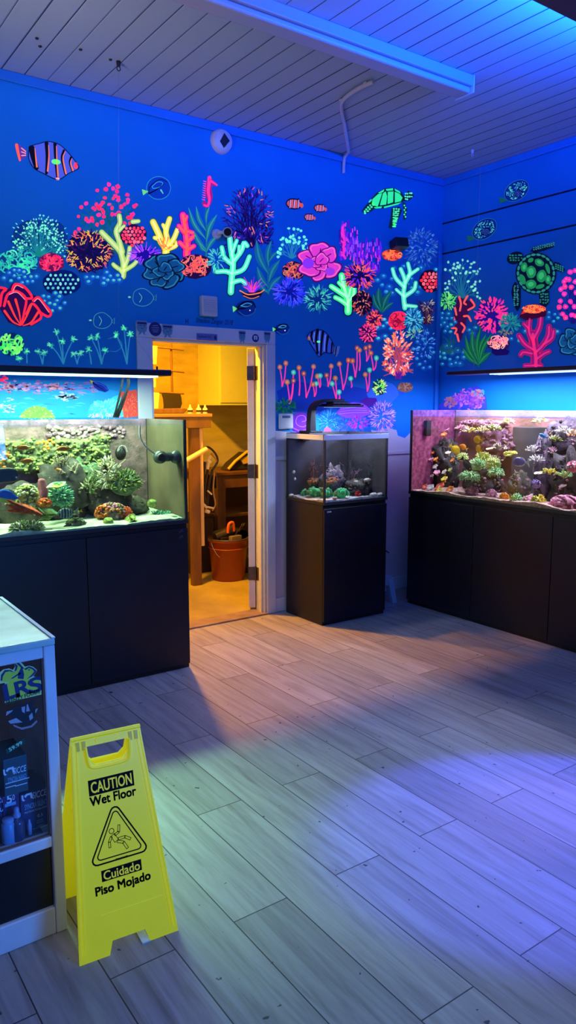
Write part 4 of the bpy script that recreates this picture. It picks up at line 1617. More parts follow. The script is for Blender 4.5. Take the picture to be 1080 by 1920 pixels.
for x, y, s in ((188, 650, 1.), (348, 742, .72)):
    f.blob(x, y + 4, 46 * s, 34 * s, '#0c3f96', .08, n=16)
for x, y, s in ((188, 650, 1.), (348, 742, .72)):
    f.up().stroke([(x - 42 * s, y + 8), (x - 10 * s, y - 22 * s), (x + 30 * s, y - 26 * s), (x + 46 * s, y)], 7 * s, 4 * s, BLK, 0.)
    f.stroke([(x - 36 * s, y + 6), (x, y + 2), (x + 34 * s, y - 14 * s)], 8 * s, 4 * s, BLK, 0.)
    f.line([(x - 20 * s, y - 8 * s), (x + 6 * s, y - 20 * s), (x + 28 * s, y - 14 * s), (x + 8 * s, y - 4 * s)], 3, '#4fb0b8', .6, True)
    f.line([(x - 30 * s, y + 16 * s), (x, y + 36 * s), (x + 36 * s, y + 24 * s), (x + 46 * s, y)], 2.4, '#2f7fb0', .4)
    f.poly([(x - 56 * s, y - 8 * s), (x - 34 * s, y + 4 * s), (x - 54 * s, y + 20 * s)], '#6fe07a', .8)
    f.blob(x + 20 * s, y + 12 * s, 3, 3, '#ffffff', .7, n=6)
f.done()
f = Fig('painted_striped_fish', 'painted blue and black striped angelfish right of the doorway', 'b', 89)
body = [(460, 775), (475, 758), (510, 746), (540, 758), (568, 795), (578, 825), (570, 850), (535, 848), (512, 866), (495, 840), (475, 810)]
f.poly(body, '#3a60d0', .25)
f.poly([(575, 825), (604, 818), (598, 850), (588, 868), (574, 848)], '#5a78c0', .25).up()
for pts, ww in (([(482, 757), (478, 780), (490, 808)], 10), ([(506, 748), (500, 790), (506, 850)], 13), ([(530, 756), (524, 800), (520, 858)], 11), ([(552, 776), (546, 815), (545, 846)], 10), ([(570, 805), (566, 850)], 8), ([(588, 824), (584, 860)], 6)):
    f.stroke(pts, ww, ww * .7, BLK, 0.)
f.up()
f.line(body, 3.5, '#0a0a30', 0., True).blob(510, 800, 8, 5, '#4ff08a', .9).blob(468, 785, 6, 10, '#c8705a', .6)
for pts in ([(492, 760), (488, 800)], [(516, 755), (512, 840)], [(540, 770), (534, 840)]):
    f.line(pts, 3, '#8aa8f0', .5, sm=0)
f.done()
for k, (x, y, tufts) in enumerate(((350, 995, ((340, 912), (366, 895))), (383, 1072, ((372, 978), (400, 972), (400, 935))), (425, 1035, ((424, 915),)), (456, 1045, ((445, 940), (488, 910))), (492, 1040, ((486, 988), (500, 985))), (516, 1000, ((505, 952), (517, 950))),
                                   (552, 995, ((546, 948), (566, 908))), (588, 1050, ((584, 960), (570, 985))), (618, 1010, ((602, 898), (642, 882))), (655, 1000, ((652, 962),)), (672, 955, ((680, 828), (660, 885))), (690, 925, ((690, 838),)), (722, 885, ((718, 828), (735, 822))), (752, 925, ((740, 850), (765, 872))), (725, 1018, ((716, 945), (735, 925))), (600, 1050, ((601, 1022),)))):
    f = Fig('painted_stalked_polyp', 'painted row of pink stalks with round heads right of the doorway' if k == 0 else None, 'b', 100 + k)
    for j, (tx, ty) in enumerate(tufts):
        f.stroke([(x, y), ((x + tx) / 2 + 3, (y + ty) / 2 + 12), (tx, ty)], 6, 5, '#e83a90', .85)
        f.up()
        c = f.r.choice(('#c85a3a', '#b86a4a', '#3fc8a0', '#a04a50', '#c87a4a'))
        f.blob(tx, ty, 11, 12, c, .55, n=11, wob=.08).up().blob(tx, ty, 5, 6, '#ff9a6a' if c != '#3fc8a0' else '#8af0c0', .6)
        f.layer -= 2
    f.done()
f = Fig('painted_sea_bush', 'painted dark green bush above the thermostat', 'b', 120)
f.burst(362, 1082, 44, 26, 90, 14, 5, ('#12805a', '#1f9a6a', '#0f6a6a'), .2)
f.done()
f = Fig('painted_swirl_shell', 'painted purple swirling shell beside the thermostat', 'b', 121)
f.blob(430, 1155, 46, 46, '#6a2ab8', .25, n=18).up()
f.line([(468, 1160), (440, 1175), (412, 1160), (418, 1130), (446, 1126), (455, 1146), (438, 1152)], 3, '#c060e0', .4)
f.line([(400, 1180), (430, 1192), (470, 1184)], 3, '#c060e0', .4).line([(392, 1196), (430, 1204), (468, 1198)], 3, '#a050d8', .4)
f.done()
f = Fig('painted_sea_bush', 'painted blue sea fan fringe behind the small tank lamp', 'b', 122)
f.poly([(515, 1200), (518, 1110), (560, 1090), (720, 1130), (745, 1200)], '#1a6ad0', .12).up()
f.burst(555, 1150, 40, 40, 60, 18, 4, ('#2a90d8', '#3fb0d8'), .3).burst(650, 1165, 80, 34, 120, 20, 4, ('#2a4ae0', '#6a5ae8', '#3a80e8'), .35)
f.done()
f = Fig('painted_dome_coral', 'painted violet dome coral above the small tank', 'b', 123)
f.poly([(588, 1115), (610, 1085), (660, 1066), (710, 1072), (740, 1100), (735, 1120), (690, 1135), (630, 1135)], '#9a4ae0', .35).up()
f.burst(685, 1155, 40, 22, 60, 14, 5, ('#d840c8', '#c040e0', '#8a3ad8'), .4)
for k in range(4):
    f.line([(598 + k * 4, 1118 - k * 10), (660, 1112 - k * 11), (730 - k * 6, 1112 - k * 9)], 2.2, '#c080f0', .4)
f.poly([(695, 1058), (720, 1046), (765, 1048), (768, 1064), (735, 1088), (710, 1076)], '#5a1a90', .2)
f.poly([(532, 1198), (536, 1182), (550, 1174), (562, 1182), (570, 1198)], '#e05a90', .45)
f.done()
f = Fig('painted_sea_fan', 'painted pale lilac coral fan right of the small tank lamp', 'b', 124)
f.burst(790, 1130, 52, 62, 230, 14, 3.5, ('#a080f0', '#d0a0e8', '#7a6af0', '#e8b0d0'), .4)
f.done()
f = Fig('painted_speckled_coral', 'painted yellow-green speckled coral cluster near the room corner', 'b', 125)
f.blob(778, 1000, 28, 36, '#0f5a4a', .1, n=12, wob=.1).up()
f.burst(778, 1000, 28, 36, 60, 9, 5, ('#8af05a', '#c8f07a', '#4fc87a', '#f0e87a'), .75)
f.done()
f = Fig('painted_rock', 'painted tan rock ledge near the room corner', 'b', 126)
f.blob(890, 1000, 36, 22, '#a8704a', .25, n=12, wob=.15).up().burst(890, 998, 30, 16, 40, 6, 5, ('#d09a6a', '#7a4a5a', '#c8a080'), .3)
f.done()

# ---------------------------------------------------------------- sheet c: the right wall
for k, (x, y) in enumerate(((650, 222), (418, 500))):
    f = Fig('painted_puffer_fish', 'painted dotted puffer fish, the %s of two' % ('upper' if k == 0 else 'lower'), 'c', 130 + k)
    f.blob(x, y, 98, 66, '#0a3f8a', .1, -.62, 22).up()
    f.line([(x + 98 * cos(t * .4) * cos(-.62) - 66 * sin(t * .4) * sin(-.62), y + 98 * cos(t * .4) * sin(-.62) + 66 * sin(t * .4) * cos(-.62)) for t in range(16)], 4, '#2f80a0', .4, True, 2)
    for i in range(130):
        a, q = f.r.uniform(0, 2 * pi), sqrt(f.r.random()) * .92
        u, v = 90 * q * cos(a), 58 * q * sin(a)
        f.blob(x + u * cos(-.62) - v * sin(-.62), y + u * sin(-.62) + v * cos(-.62), 5, 4, f.r.choice(('#3fb8a0', '#6fe0b0', '#2f8fa0')), .55, n=6)
    f.up().blob(x + 10, y + 18, 38, 28, '#10186a', .0, -.6, 12, .1).up()
    f.dots(x + 10, y + 18, 34, 25, 11, 3, ('#5a8ad8', '#4fa0c8'), .5)
    f.poly([(x - 84, y + 52), (x - 128, y + 48), (x - 118, y + 92), (x - 70, y + 72)], '#1f7a5a', .25)
    f.done()
f = Fig('painted_sea_turtle', 'painted dark green sea turtle seen from above, on the right wall', 'c', 135)
DKG = '#06263a'
f.blob(790, 820, 148, 152, DKG, .02, 0, 26)
f.blob(640, 708, 62, 44, DKG, .02, -.35, 18)
f.poly([(750, 660), (770, 630), (830, 615), (925, 605), (918, 630), (850, 655), (780, 672)], DKG, .02)
f.poly([(640, 880), (680, 930), (678, 1060), (655, 1095), (630, 1050), (612, 960), (620, 910)], DKG, .02)
f.poly([(920, 735), (960, 745), (1000, 790), (990, 812), (930, 800)], DKG, .02)
f.poly([(810, 965), (885, 945), (888, 1030), (860, 1065), (815, 1040)], DKG, .02).up()
for x, y, rx, ry, r_ in ((755, 810, 36, 46, 0), (830, 840, 36, 46, .3), (815, 742, 36, 26, .5), (705, 775, 24, 36, .2), (692, 862, 22, 40, -.4), (755, 900, 40, 34, 0), (878, 865, 22, 32, 0), (875, 785, 14, 40, -.3), (752, 725, 22, 16, -.5), (820, 915, 34, 16, -.3)):
    f.blob(x, y, rx, ry, '#1f9a4a', .55, r_, 12, .06)
f.up()
for x, y, rx, ry, r_ in ((755, 806, 20, 28, 0), (828, 836, 20, 28, .3), (815, 738, 20, 13, .5), (705, 775, 12, 20, .2), (752, 898, 22, 18, 0), (878, 863, 11, 18, 0)):
    f.blob(x, y, rx, ry, '#3fd06a', .5, r_, 10, .1)
for k in range(22):
    a = 2 * pi * k / 22
    f.blob(790 + 130 * cos(a), 820 + 136 * sin(a), 18, 9, '#2fa07a', .5, a + pi / 2, 8)
for k in range(14):
    f.blob(605 + (k % 5) * 20 + f.r.uniform(-4, 4), 690 + (k // 5) * 18 + f.r.uniform(-4, 4), f.r.uniform(5, 9), f.r.uniform(4, 7), '#2f9a6a', .5, n=7)
for k in range(20):
    f.blob(775 + (k % 10) * 16, 650 - (k % 10) * 4 - (k // 10) * 15 + f.r.uniform(-2, 2), f.r.uniform(6, 10), f.r.uniform(4, 6), '#3f9a8a', .5, .6, 7)
for k in range(22):
    f.blob(635 + (k % 2) * 22 + f.r.uniform(-4, 4), 910 + (k // 2) * 14 + f.r.uniform(-3, 3), f.r.uniform(5, 9), f.r.uniform(4, 7), '#3fa08a', .5, n=7)
for k in range(12):
    f.blob(935 + (k % 4) * 16, 755 + (k // 4) * 15 + (k % 4) * 6, 7, 6, '#2f9a7a', .5, n=7)
for k in range(16):
    f.blob(825 + (k % 4) * 17 + f.r.uniform(-4, 4), 970 + (k // 4) * 20 + f.r.uniform(-4, 4), f.r.uniform(5, 9), f.r.uniform(5, 8), '#2f9a6a', .5, n=7)
f.done()
f = Fig('painted_coral_bush', 'painted teal tree with pale dots, on the right wall beside the corner', 'c', 136)
f.twigs(250, 1000, (135, 705, 385, 960), 13, 9, '#1f7f96', '#8ae8c0', 9, .5, .75, 3)
f.done()
f = Fig('painted_dome_coral', 'painted dome of green strokes, on the right wall', 'c', 137)
f.blob(150, 1015, 62, 58, '#0c5a5a', .15, n=14, wob=.06).up()
f.burst(150, 1020, 58, 54, 80, 20, 9, ('#4fd86a', '#8af07a', '#2fb07a'), .7)
f.done()
f = Fig('painted_worm_coral', 'painted upright red worm coral, on the right wall', 'c', 138)
f.poly([(225, 985), (260, 1000), (350, 1040), (300, 1100), (280, 1200), (245, 1310), (190, 1220), (200, 1100)], '#5a1050', .25).up()
for pts in ([(235, 990), (248, 1040), (240, 1090)], [(295, 985), (270, 1030), (285, 1045)], [(320, 1010), (345, 1055), (300, 1085)], [(205, 1070), (215, 1120)], [(270, 1130), (300, 1130), (320, 1165)], [(195, 1140), (210, 1180)], [(250, 1180), (275, 1210), (260, 1245)], [(182, 1215), (215, 1220), (205, 1255)], [(220, 1260), (232, 1310)]):
    f.stroke(pts, 15, 13, '#ff5a50', .85)
f.done()
f = Fig('painted_dome_coral', 'painted round coral of pink petals, on the right wall', 'c', 139)
f.blob(470, 1125, 108, 112, '#3a1aa0', .2, n=20, wob=.05).up()
f.burst(470, 1120, 108, 112, 130, 26, 13, ('#ff2f8a', '#e82a80', '#ff4a6a', '#c82a9a'), .85, .2)
f.done()
f = Fig('painted_feather_coral', 'painted teal feathery coral, on the right wall', 'c', 140)
f.burst(605, 1175, 66, 50, 110, 28, 9, ('#1f8f9a', '#2fa89a', '#167088'), .5)
f.done()
for k, (x, y, rx, ry, n) in enumerate(((140, 1180, 70, 80, 22), (170, 1420, 110, 75, 26), (330, 1230, 30, 30, 4), (920, 1130, 60, 45, 6), (640, 1290, 40, 30, 5), (700, 1230, 20, 16, 1), (950, 1245, 18, 14, 1))):
    f = Fig('painted_bubbles', 'painted cyan bubble polyps on the right wall beside the corner' if k == 0 else None, 'c', 141 + k)
    f.scatter(x, y, rx, ry, n, 21, ('#1266b0', '#1f90b0', '#2fb0b0', '#167ac0'), '#6fe0d0', .55)
    f.done()
f = Fig('painted_coral_bush', 'painted dim teal twigs among the bubbles, on the right wall', 'c', 150)
f.twigs(160, 1400, (90, 1250, 250, 1390), 12, 7, '#1f7080', None, glow=.35, lvl=3)
f.done()
f = Fig('painted_seagrass', 'painted green leafy plant on the right wall', 'c', 151)
f.kelp([(375, 1490), (372, 1380), (385, 1200)], [((370, 1480), (280, 1270), 34), ((372, 1460), (330, 1230), 36), ((375, 1450), (390, 1215), 32), ((378, 1470), (470, 1260), 40), ((376, 1480), (465, 1390), 44), ((370, 1480), (262, 1360), 34), ((376, 1440), (430, 1260), 30)], 14, '#127a4a', '#2fa85a', .4)
f.done()
f = Fig('painted_brain_coral', 'painted pink and white brain coral on the right wall', 'c', 152)
f.poly([(470, 1360), (560, 1362), (600, 1380), (585, 1410), (500, 1415), (470, 1395)], '#2a1470', .1)
f.poly([(435, 1340), (455, 1295), (500, 1268), (560, 1268), (600, 1330), (590, 1365), (450, 1362)], '#4a2060', .2).up()
f.maze(520, 1318, 78, 48, 50, 15, 8, ('#ff8a9a', '#f0a0b0', '#e87090', '#ffb89a'), .75)
f.burst(570, 1245, 46, 14, 24, 16, 6, ('#c8a070', '#8a9a70'), .4)
f.done()
f = Fig('painted_branching_coral', 'painted big crimson branching coral on the right wall', 'c', 153)
f.fingers([(58, (790, 1488), (788, 1410), (775, 1340), (768, 1260)), (36, (776, 1330), (740, 1240), (745, 1150)), (36, (775, 1290), (815, 1210), (825, 1140)), (36, (780, 1400), (840, 1340), (880, 1270), (885, 1205)), (32, (850, 1330), (905, 1290), (918, 1235)),
           (34, (770, 1370), (710, 1330), (668, 1270)), (32, (760, 1400), (700, 1390), (680, 1410)), (32, (795, 1440), (850, 1400), (885, 1385)), (30, (740, 1220), (705, 1185)), (30, (780, 1485), (710, 1488)), (28, (800, 1485), (830, 1486))], 34, '#ff2f6a', '#8a1268', '#e02a70', .85)
f.done()
f = Fig('painted_mushroom_coral', 'painted red and orange mushroom cap on the right wall', 'c', 154)
f.poly([(670, 1135), (690, 1090), (740, 1050), (790, 1038), (840, 1060), (870, 1090), (862, 1130), (790, 1145), (720, 1160)], '#5a0830', .2).up()
f.poly([(680, 1118), (700, 1085), (745, 1052), (790, 1042), (838, 1064), (866, 1092), (780, 1092), (720, 1104)], '#d82a2a', .8).up()
f.maze(775, 1078, 84, 28, 46, 12, 7, ('#ff7a3a', '#ff9a4a', '#ff4a3a'), .9)
f.done()
f = Fig('painted_coral_bush', 'painted bush of magenta polyps at the far right', 'c', 155)
f.twigs(1060, 1180, (950, 800, 1180, 1150), 13, 9, '#2a2a9a', None, glow=.2, lvl=2)
f.up()
for x, y in ((1040, 810), (1010, 860), (995, 880), (1030, 865), (970, 935), (1000, 915), (1045, 920), (995, 970), (968, 1020), (1040, 1025), (1005, 1060), (960, 1065), (1068, 1060), (985, 1115), (1050, 1120), (1005, 1140), (1075, 800), (1078, 1130), (1080, 960), (1075, 880)):
    f.blob(x, y, 20, 19, f.r.choice(('#f030a0', '#ff2f80', '#e82a90')), .9, n=9, wob=.15).blob(x, y, 8, 7, '#ff80b0', .9, n=6)
f.done()
f = Fig('painted_leather_coral', 'painted teal outlined flower coral at the far right', 'c', 156)
f.lobes(1075, 1320, 118, 112, 6, '#06243a', '#12628a', '#3fb0b0', .4, .2)
f.done()
f = Fig('painted_water_band', None, 'c', 157)
for k in range(9):
    f.line([(500 + k * 6, 1420 + k * 9), (590, 1412 + k * 10), (640, 1430 + k * 8)], 3, '#3a6ac8', .25)
f.done()
f = Fig('painted_rock', 'painted rock of purple, orange and blue corals behind the long tank', 'e', 158)
f.poly([(180, 340), (195, 318), (250, 325), (290, 300), (340, 268), (370, 250), (420, 225), (480, 200), (515, 215), (545, 270), (548, 340)], '#4a50d0', .12).up()
f.maze(440, 285, 96, 66, 90, 9, 9, ('#c060d8', '#8a4ad8', '#e080c8', '#a050e0'), .35)
f.maze(495, 250, 40, 36, 34, 8, 8, ('#ff9070', '#e87a80', '#70c0e8'), .4)
f.maze(330, 300, 40, 32, 30, 8, 8, ('#d09080', '#b070c0', '#c87a90'), .3)
f.maze(220, 328, 40, 12, 18, 7, 6, ('#d060d0', '#a050e0'), .4)
f.done()


# ================================================================== THINGS ON CEILING AND WALLS
M_CREAM = mat('off_white_plastic', (.62, .64, .66), .4, var=.08, vscale=6)
lt = thing('ceiling_strip_light', 'long unlit strip light fixed to the board ceiling', 'ceiling light', (2.3, 3.24, 3.405))
q = MB()
q.box(.6, 3.58, 3.175, 3.315, 3.44, 3.5)
q.build('housing', mat('grey_white_enamel', (.36, .38, .42), .5), lt, bevel=.006)
q = MB()
q.box(.6, 3.575, 3.19, 3.30, 3.405, 3.439)
q.build('diffuser', mat('milky_diffuser', (.40, .44, .50), .4), lt, bevel=.012, bseg=3)
q = MB()
q.box(3.58, 3.588, 3.172, 3.318, 3.402, 3.5)
q.build('end_cap', M_CREAM, lt, bevel=.003)

up = thing('hanging_uplight', 'dark housing under the ceiling giving off blue light, top corner', 'ceiling light', (3.15, 2.02, 3.25))
q = MB()
q.box(2.0, 4.3, 1.90, 2.15, 3.25, 3.29)
q.build('housing', M_HOUSE, up, bevel=.006)
for xx in (2.2, 4.1):
    q = MB()
    q.cyl((xx, 2.02, 3.29), (xx, 2.02, 3.5), .004, n=6)
    q.build('hanger', MATS['steel_wire'], up)
q = MB()
q.box(2.5, 3.9, 2.06, 2.13, 3.29, 3.296)
q.build('light_strip', mat('blue_led_strip', (.3, .5, 1), .3, emit=1.5, ecol=(.02, .25, 1)), up)

cp = thing('conduit_pipe', 'thin painted conduit bending from the ceiling down the mural wall', 'pipe', (3.4, 4.1, 3.45))
pts = smooth_path([at(700, 153, 2, 3.482), at(668, 168, 2, 3.482), at(645, 186, 2, 3.482), at(640, 200, 2, 3.482), at(646, 235, 2, 3.482)], 5) + [at(654, 285, 2, 3.482)]
end = pts[-1]
pts = [p for p in pts] + [Vector((end.x + .03, WY - .032, 3.475)), Vector((end.x + .032, WY - .018, 3.43)), Vector((end.x + .032, WY - .016, 3.36))]
q = MB()
q.tube(pts, .0125, n=8)
q.build('pipe', M_CREAM, cp)
for p in (pts[2], pts[len(pts) // 2]):
    q = MB()
    q.obox(Matrix.Translation(p + Vector((0, 0, .008))), .03, .03, .012)
    q.build('clip', M_CREAM, cp, bevel=.003)

for k, (px, py) in enumerate(((222, 115), (886, 281))):
    p = at(px, py, 2, 3.5)
    hk = thing('ceiling_hook', ('dark screw hook in the ceiling boards near the left part of the mural wall', 'pale screw hook in the ceiling boards near the room corner')[k], 'hook', (p.x, p.y, 3.44))
    q = MB()
    q.cyl((p.x, p.y, 3.474), (p.x, p.y, 3.5), .010, .013, n=10)
    q.build('anchor', (M_BPLAST, M_CREAM)[k], hk)
    q = MB()
    q.tube([Vector((p.x + .011 * sin(t * .9), p.y, 3.462 + .012 * cos(t * .9))) for t in range(7)], .003, n=6)
    q.build('hook', (M_BPLAST, M_CREAM)[k], hk)
for px, py in ((69, 71), (75, 86), (151, 92), (207, 111)):
    p = at(px, py, 2, 3.5)
    q = MB()
    q.lathe((p.x, p.y, 3.4925), [(0, 0), (.006, 0), (.009, .003), (.009, .0075)], 10)
    tag(q.build('ceiling_screw', M_BPLAST), 'small dark screw stub in the ceiling boards left of the strip light', 'screw', 'screw stubs in the ceiling')

# smoke alarm, siren, camera, box, thermostat -------------------------------
p = at(414, 266, 1, WY)
al = thing('smoke_alarm', 'round white alarm on the mural wall just under the ceiling', 'smoke alarm', (p.x, WY, p.z))
R90 = Matrix.Translation((p.x, WY, p.z)) @ Matrix.Rotation(pi / 2, 4, 'X')
q = MB().lathe((0, 0, 0), [(0, .04), (.055, .038), (.072, .030), (.080, .014), (.082, 0)], 32).xform(R90)
q.build('case', M_CREAM, al)
q = MB().lathe((0, 0, 0), [(.062, .0375), (.066, .040), (.07, .0335)], 32).xform(R90)
q.build('ring', M_CREAM, al)
q = MB()
q.prism([(0.004, .046), (.046, .004), (.0, -.05), (-.030, -.012)], .004, 0, Matrix.Translation((p.x, WY - .041, p.z)))
q.build('dark_grille', mat('dark_label', (.012, .010, .02), .4), al)
q = MB()
q.ball((p.x + .02, WY - .04, p.z - .045), .010, .006, .010, 10, 6)
q.build('test_button', M_CREAM, al)

p = at(388, 575, 1, WY)
sr = thing('wall_siren', 'small white louvred box above the door casing', 'siren', (p.x, WY, p.z - .07))
q = MB()
q.box(p.x - .062, p.x + .062, WY - .045, WY, p.z - .068, p.z + .068)
q.build('case', M_CREAM, sr, bevel=.008)
q = MB()
for k in range(7):
    q.box(p.x - .048, p.x + .048, WY - .050, WY - .0445, p.z - .046 + k * .014, p.z - .040 + k * .014)
q.build('louvres', M_CREAM, sr)

p = at(424, 437, 1, WY - .05)
cm = thing('security_camera', 'small white round camera with dark lens among the painted corals', 'camera', (p.x, WY, p.z))
q = MB()
q.cyl((p.x - .05, WY - .001, p.z - .005), (p.x - .05, WY - .02, p.z - .005), .035, .03, n=16)
q.tube(smooth_path([(p.x - .05, WY - .02, p.z - .005), (p.x - .045, WY - .045, p.z), (p.x - .02, WY - .055, p.z)]), .012, n=8)
q.build('bracket', M_CREAM, cm)
dv = (EYE - p)
dv.z *= .6
dv.normalize()
c0 = Vector((p.x, WY - .07, p.z))
q = MB()
q.tube([c0 - dv * .045, c0 - dv * .04, c0 + dv * .03, c0 + dv * .036], [.022, .032, .034, .030], n=18)
q.build('body', mat('grey_camera_shell', (.45, .46, .5), .4), cm)
q = MB()
q.tube([c0 + dv * .036, c0 + dv * .040], [.026, .024], n=18)
q.build('lens', mat('black_lens', (.004, .004, .01), .08), cm)

p = at(743, 458, 1, WY - .05)
bx_ = thing('speaker', 'small black box speaker mounted over the painted orange coral', 'speaker', (p.x, WY, p.z))
q = MB()
q.obox(Matrix.Translation((p.x + .01, WY - .075, p.z)) @ Matrix.Rotation(radians(-14), 4, 'X') @ Matrix.Rotation(radians(-10), 4, 'Z'), .125, .09, .075)
q.build('case', M_BPLAST, bx_, bevel=.006)
q = MB()
q.box(p.x - .015, p.x + .025, WY - .035, WY - .0005, p.z - .02, p.z + .02)
q.build('bracket', M_BPLAST, bx_, bevel=.003)

p = at(534, 790, 1, WY)
tm = thing('thermostat', 'white thermostat on the wall beside the door casing, behind the small tank', 'thermostat', (p.x, WY, p.z))
q = MB()
q.box(p.x - .066, p.x + .066, WY - .024, WY, p.z - .060, p.z + .060)
q.build('case', M_CREAM, tm, bevel=.016, bseg=4)
q = MB()
q.box(p.x - .040, p.x + .034, WY - .0255, WY - .024, p.z + .025, p.z + .044)
q.build('display', mat('blue_grey_display', (.08, .14, .28), .25), tm)

# step stool and cords in the gap beside the small tank ----------------------
q = MB()
sx, sy = 4.05, 4.50
st = thing('step_stool', 'little pale blue step stool in the gap beside the small tank', 'stool', (sx, sy, 0))
q = MB()
q.box(sx - .12, sx + .10, sy - .13, sy + .10, .205, .225)
q.build('tread', mat('pale_blue_plastic', (.30, .46, .66), .4), st, bevel=.008, bseg=3)
for (ax, sgn) in ((-1, -1), (-1, 1), (1, -1), (1, 1)):
    q = MB()
    t0 = Vector((sx - .01 + ax * .09, sy - .015 + sgn * .09, .206))
    b0 = Vector((sx - .01 + ax * .115, sy - .015 + sgn * .125, 0.0))
    w0, w1 = .030, .022
    vs = [b0 + Vector((-w1, -w1, 0)), b0 + Vector((w1, -w1, 0)), b0 + Vector((w1, w1, 0)), b0 + Vector((-w1, w1, 0)),
          t0 + Vector((-w0, -w0, 0)), t0 + Vector((w0, -w0, 0)), t0 + Vector((w0, w0, 0)), t0 + Vector((-w0, w0, 0))]
    q.add(vs, [(3, 2, 1, 0), (4, 5, 6, 7), (0, 1, 5, 4), (1, 2, 6, 5), (2, 3, 7, 6), (3, 0, 4, 7)])
    q.build('leg', MATS['pale_blue_plastic'], st, bevel=.004)
q = MB()
q.box(sx - .11, sx + .09, sy - .128, sy - .118, .15, .206)
q.build('apron', MATS['pale_blue_plastic'], st, bevel=.003)
for k, pts in enumerate(([(3.89, 4.60, .53), (4.0, 4.62, .48), (4.12, 4.63, .47), (4.3, 4.62, .55)], [(4.02, 4.60, .23), (4.02, 4.61, .38), (4.1, 4.63, .47), (4.2, 4.62, .43), (4.32, 4.60, .36)])):
    q = MB()
    q.tube(smooth_path(pts), .005, n=6)
    tag(q.build('power_cord', M_BPLAST), ('thin black cord sagging from the small tank cabinet to the long one', 'thin black cord rising from the step stool and looping over')[k], 'cord')

# notices and stickers on the door casing ------------------------------------
M_INK = mat('dark_blue_ink', (.010, .014, .09), .5)
M_STK = mat('sticker_grey', (.20, .30, .40), .5)
M_STKT = mat('sticker_teal', (.10, .36, .40), .5)
M_STKW = mat('sticker_white', (.62, .66, .74), .5)
yc = WY - .022


def Mface(x, y, z, rot=0.):
    """frame of a vertical face that looks towards -y: local x right, local y up"""
    return Matrix.Translation((x, y, z)) @ Matrix.Rotation(pi / 2, 4, 'X') @ Matrix.Rotation(rot, 4, 'Z')


def plate(name, x, z, w, h, m, label, cat, group=None, shape=None):
    q = MB()
    if shape == 'round':
        pts = [(x + w / 2 * cos(2 * pi * k / 28), z + h / 2 * sin(2 * pi * k / 28)) for k in range(28)]
    elif shape == 'jar':
        pts = [(x + a * w / 2, z + b * h / 2) for a, b in ((-1, .75), (-.85, 1), (.85, 1), (1, .75), (.82, .3), (.9, .1), (.7, -.45), (.45, -.55), (.55, -.95), (.2, -.8), (0, -.5), (-.2, -.8), (-.6, -1), (-.45, -.55), (-.75, -.4), (-.9, .1), (-.82, .3))]
    else:
        pts = [(x - w / 2, z - h / 2), (x + w / 2, z - h / 2), (x + w / 2, z + h / 2), (x - w / 2, z + h / 2)]
    q.prism(pts, .0016, 0, Matrix.Translation((0, yc - .0009, 0)))
    return tag(q.build(name, m), label, cat, group)


p = at(388, 632, 1, yc)
pl = plate('notice', p.x, p.z, .165, .046, mat('notice_violet', (.16, .17, .42), .5), 'small dark-lettered notice in the middle of the door header', 'sign')
lx, lz = pl.location.x, pl.location.z
text_obj('lettering', 'Employees Only', M_INK, Mface(p.x - lx - .018, -.0014, p.z - lz), .105, .022, pl, .012)
q = MB()
q.prism([(p.x + .058, p.z - .014), (p.x + .074, p.z - .014), (p.x + .074, p.z + .006), (p.x + .066, p.z + .015), (p.x + .058, p.z + .006)], .0012, 0, Matrix.Translation((0, yc - .0022, 0)))
q.build('emblem', M_INK, pl)
for px, py, w_, h_, lab in ((266, 615, .085, .095, 'jar-shaped sticker at the outer corner of the door header, left end'), (314, 621, .085, .090, 'teal sticker with legs right of the round dark one on the door header'), (454, 632, .062, .088, 'tall sticker with feet on the right half of the door header'), (501, 633, .062, .084, 'ragged sticker at the right end of the door header')):
    p = at(px, py, 1, yc)
    s_ = plate('sticker', p.x, p.z, w_, h_, M_STK, lab, 'sticker', None, 'jar')
    lz, lx = s_.location.z, s_.location.x
    q = MB()
    q.prism([(p.x - w_ * .38, p.z + h_ * .25), (p.x + w_ * .38, p.z + h_ * .25), (p.x + w_ * .38, p.z + h_ * .40), (p.x - w_ * .38, p.z + h_ * .40)], .001, 0, Matrix.Translation((0, yc - .002, 0)))
    for k in range(3):
        q.prism([(p.x - w_ * (.34 - .05 * k), p.z + h_ * (.14 - .1 * k)), (p.x + w_ * (.30 - .04 * k), p.z + h_ * (.15 - .1 * k)), (p.x + w_ * .3, p.z + h_ * (.19 - .1 * k)), (p.x - w_ * .3, p.z + h_ * (.18 - .1 * k))], .001, 0, Matrix.Translation((0, yc - .002, 0)))
    for sg in ():
        q.prism([(p.x + sg * w_ * .30 - .007, p.z - h_ * .44), (p.x + sg * w_ * .30 + .007, p.z - h_ * .42), (p.x + sg * w_ * .26 + .005, p.z - h_ * .30), (p.x + sg * w_ * .26 - .006, p.z - h_ * .31)], .001, 0, Matrix.Translation((0, yc - .002, 0)))
    q.build('dark_print', M_INK, s_)
    q = MB()
    for k in range(5):
        a = k * 1.3
        q.prism([(p.x + w_ * .2 * cos(a) + .009 * cos(j), p.z - h_ * .06 + h_ * .16 * sin(a) + .009 * sin(j)) for j in (0, 1.3, 2.5, 3.8, 5)], .001, 0, Matrix.Translation((0, yc - .0026 - k * .0001, 0)))
    q.build('teal_print', M_STKT, s_)
p = at(291, 617, 1, yc)
s_ = plate('sticker', p.x, p.z, .092, .092, M_INK, 'round dark blue sticker between two ragged ones on the door header', 'sticker', None, 'round')
q = MB()
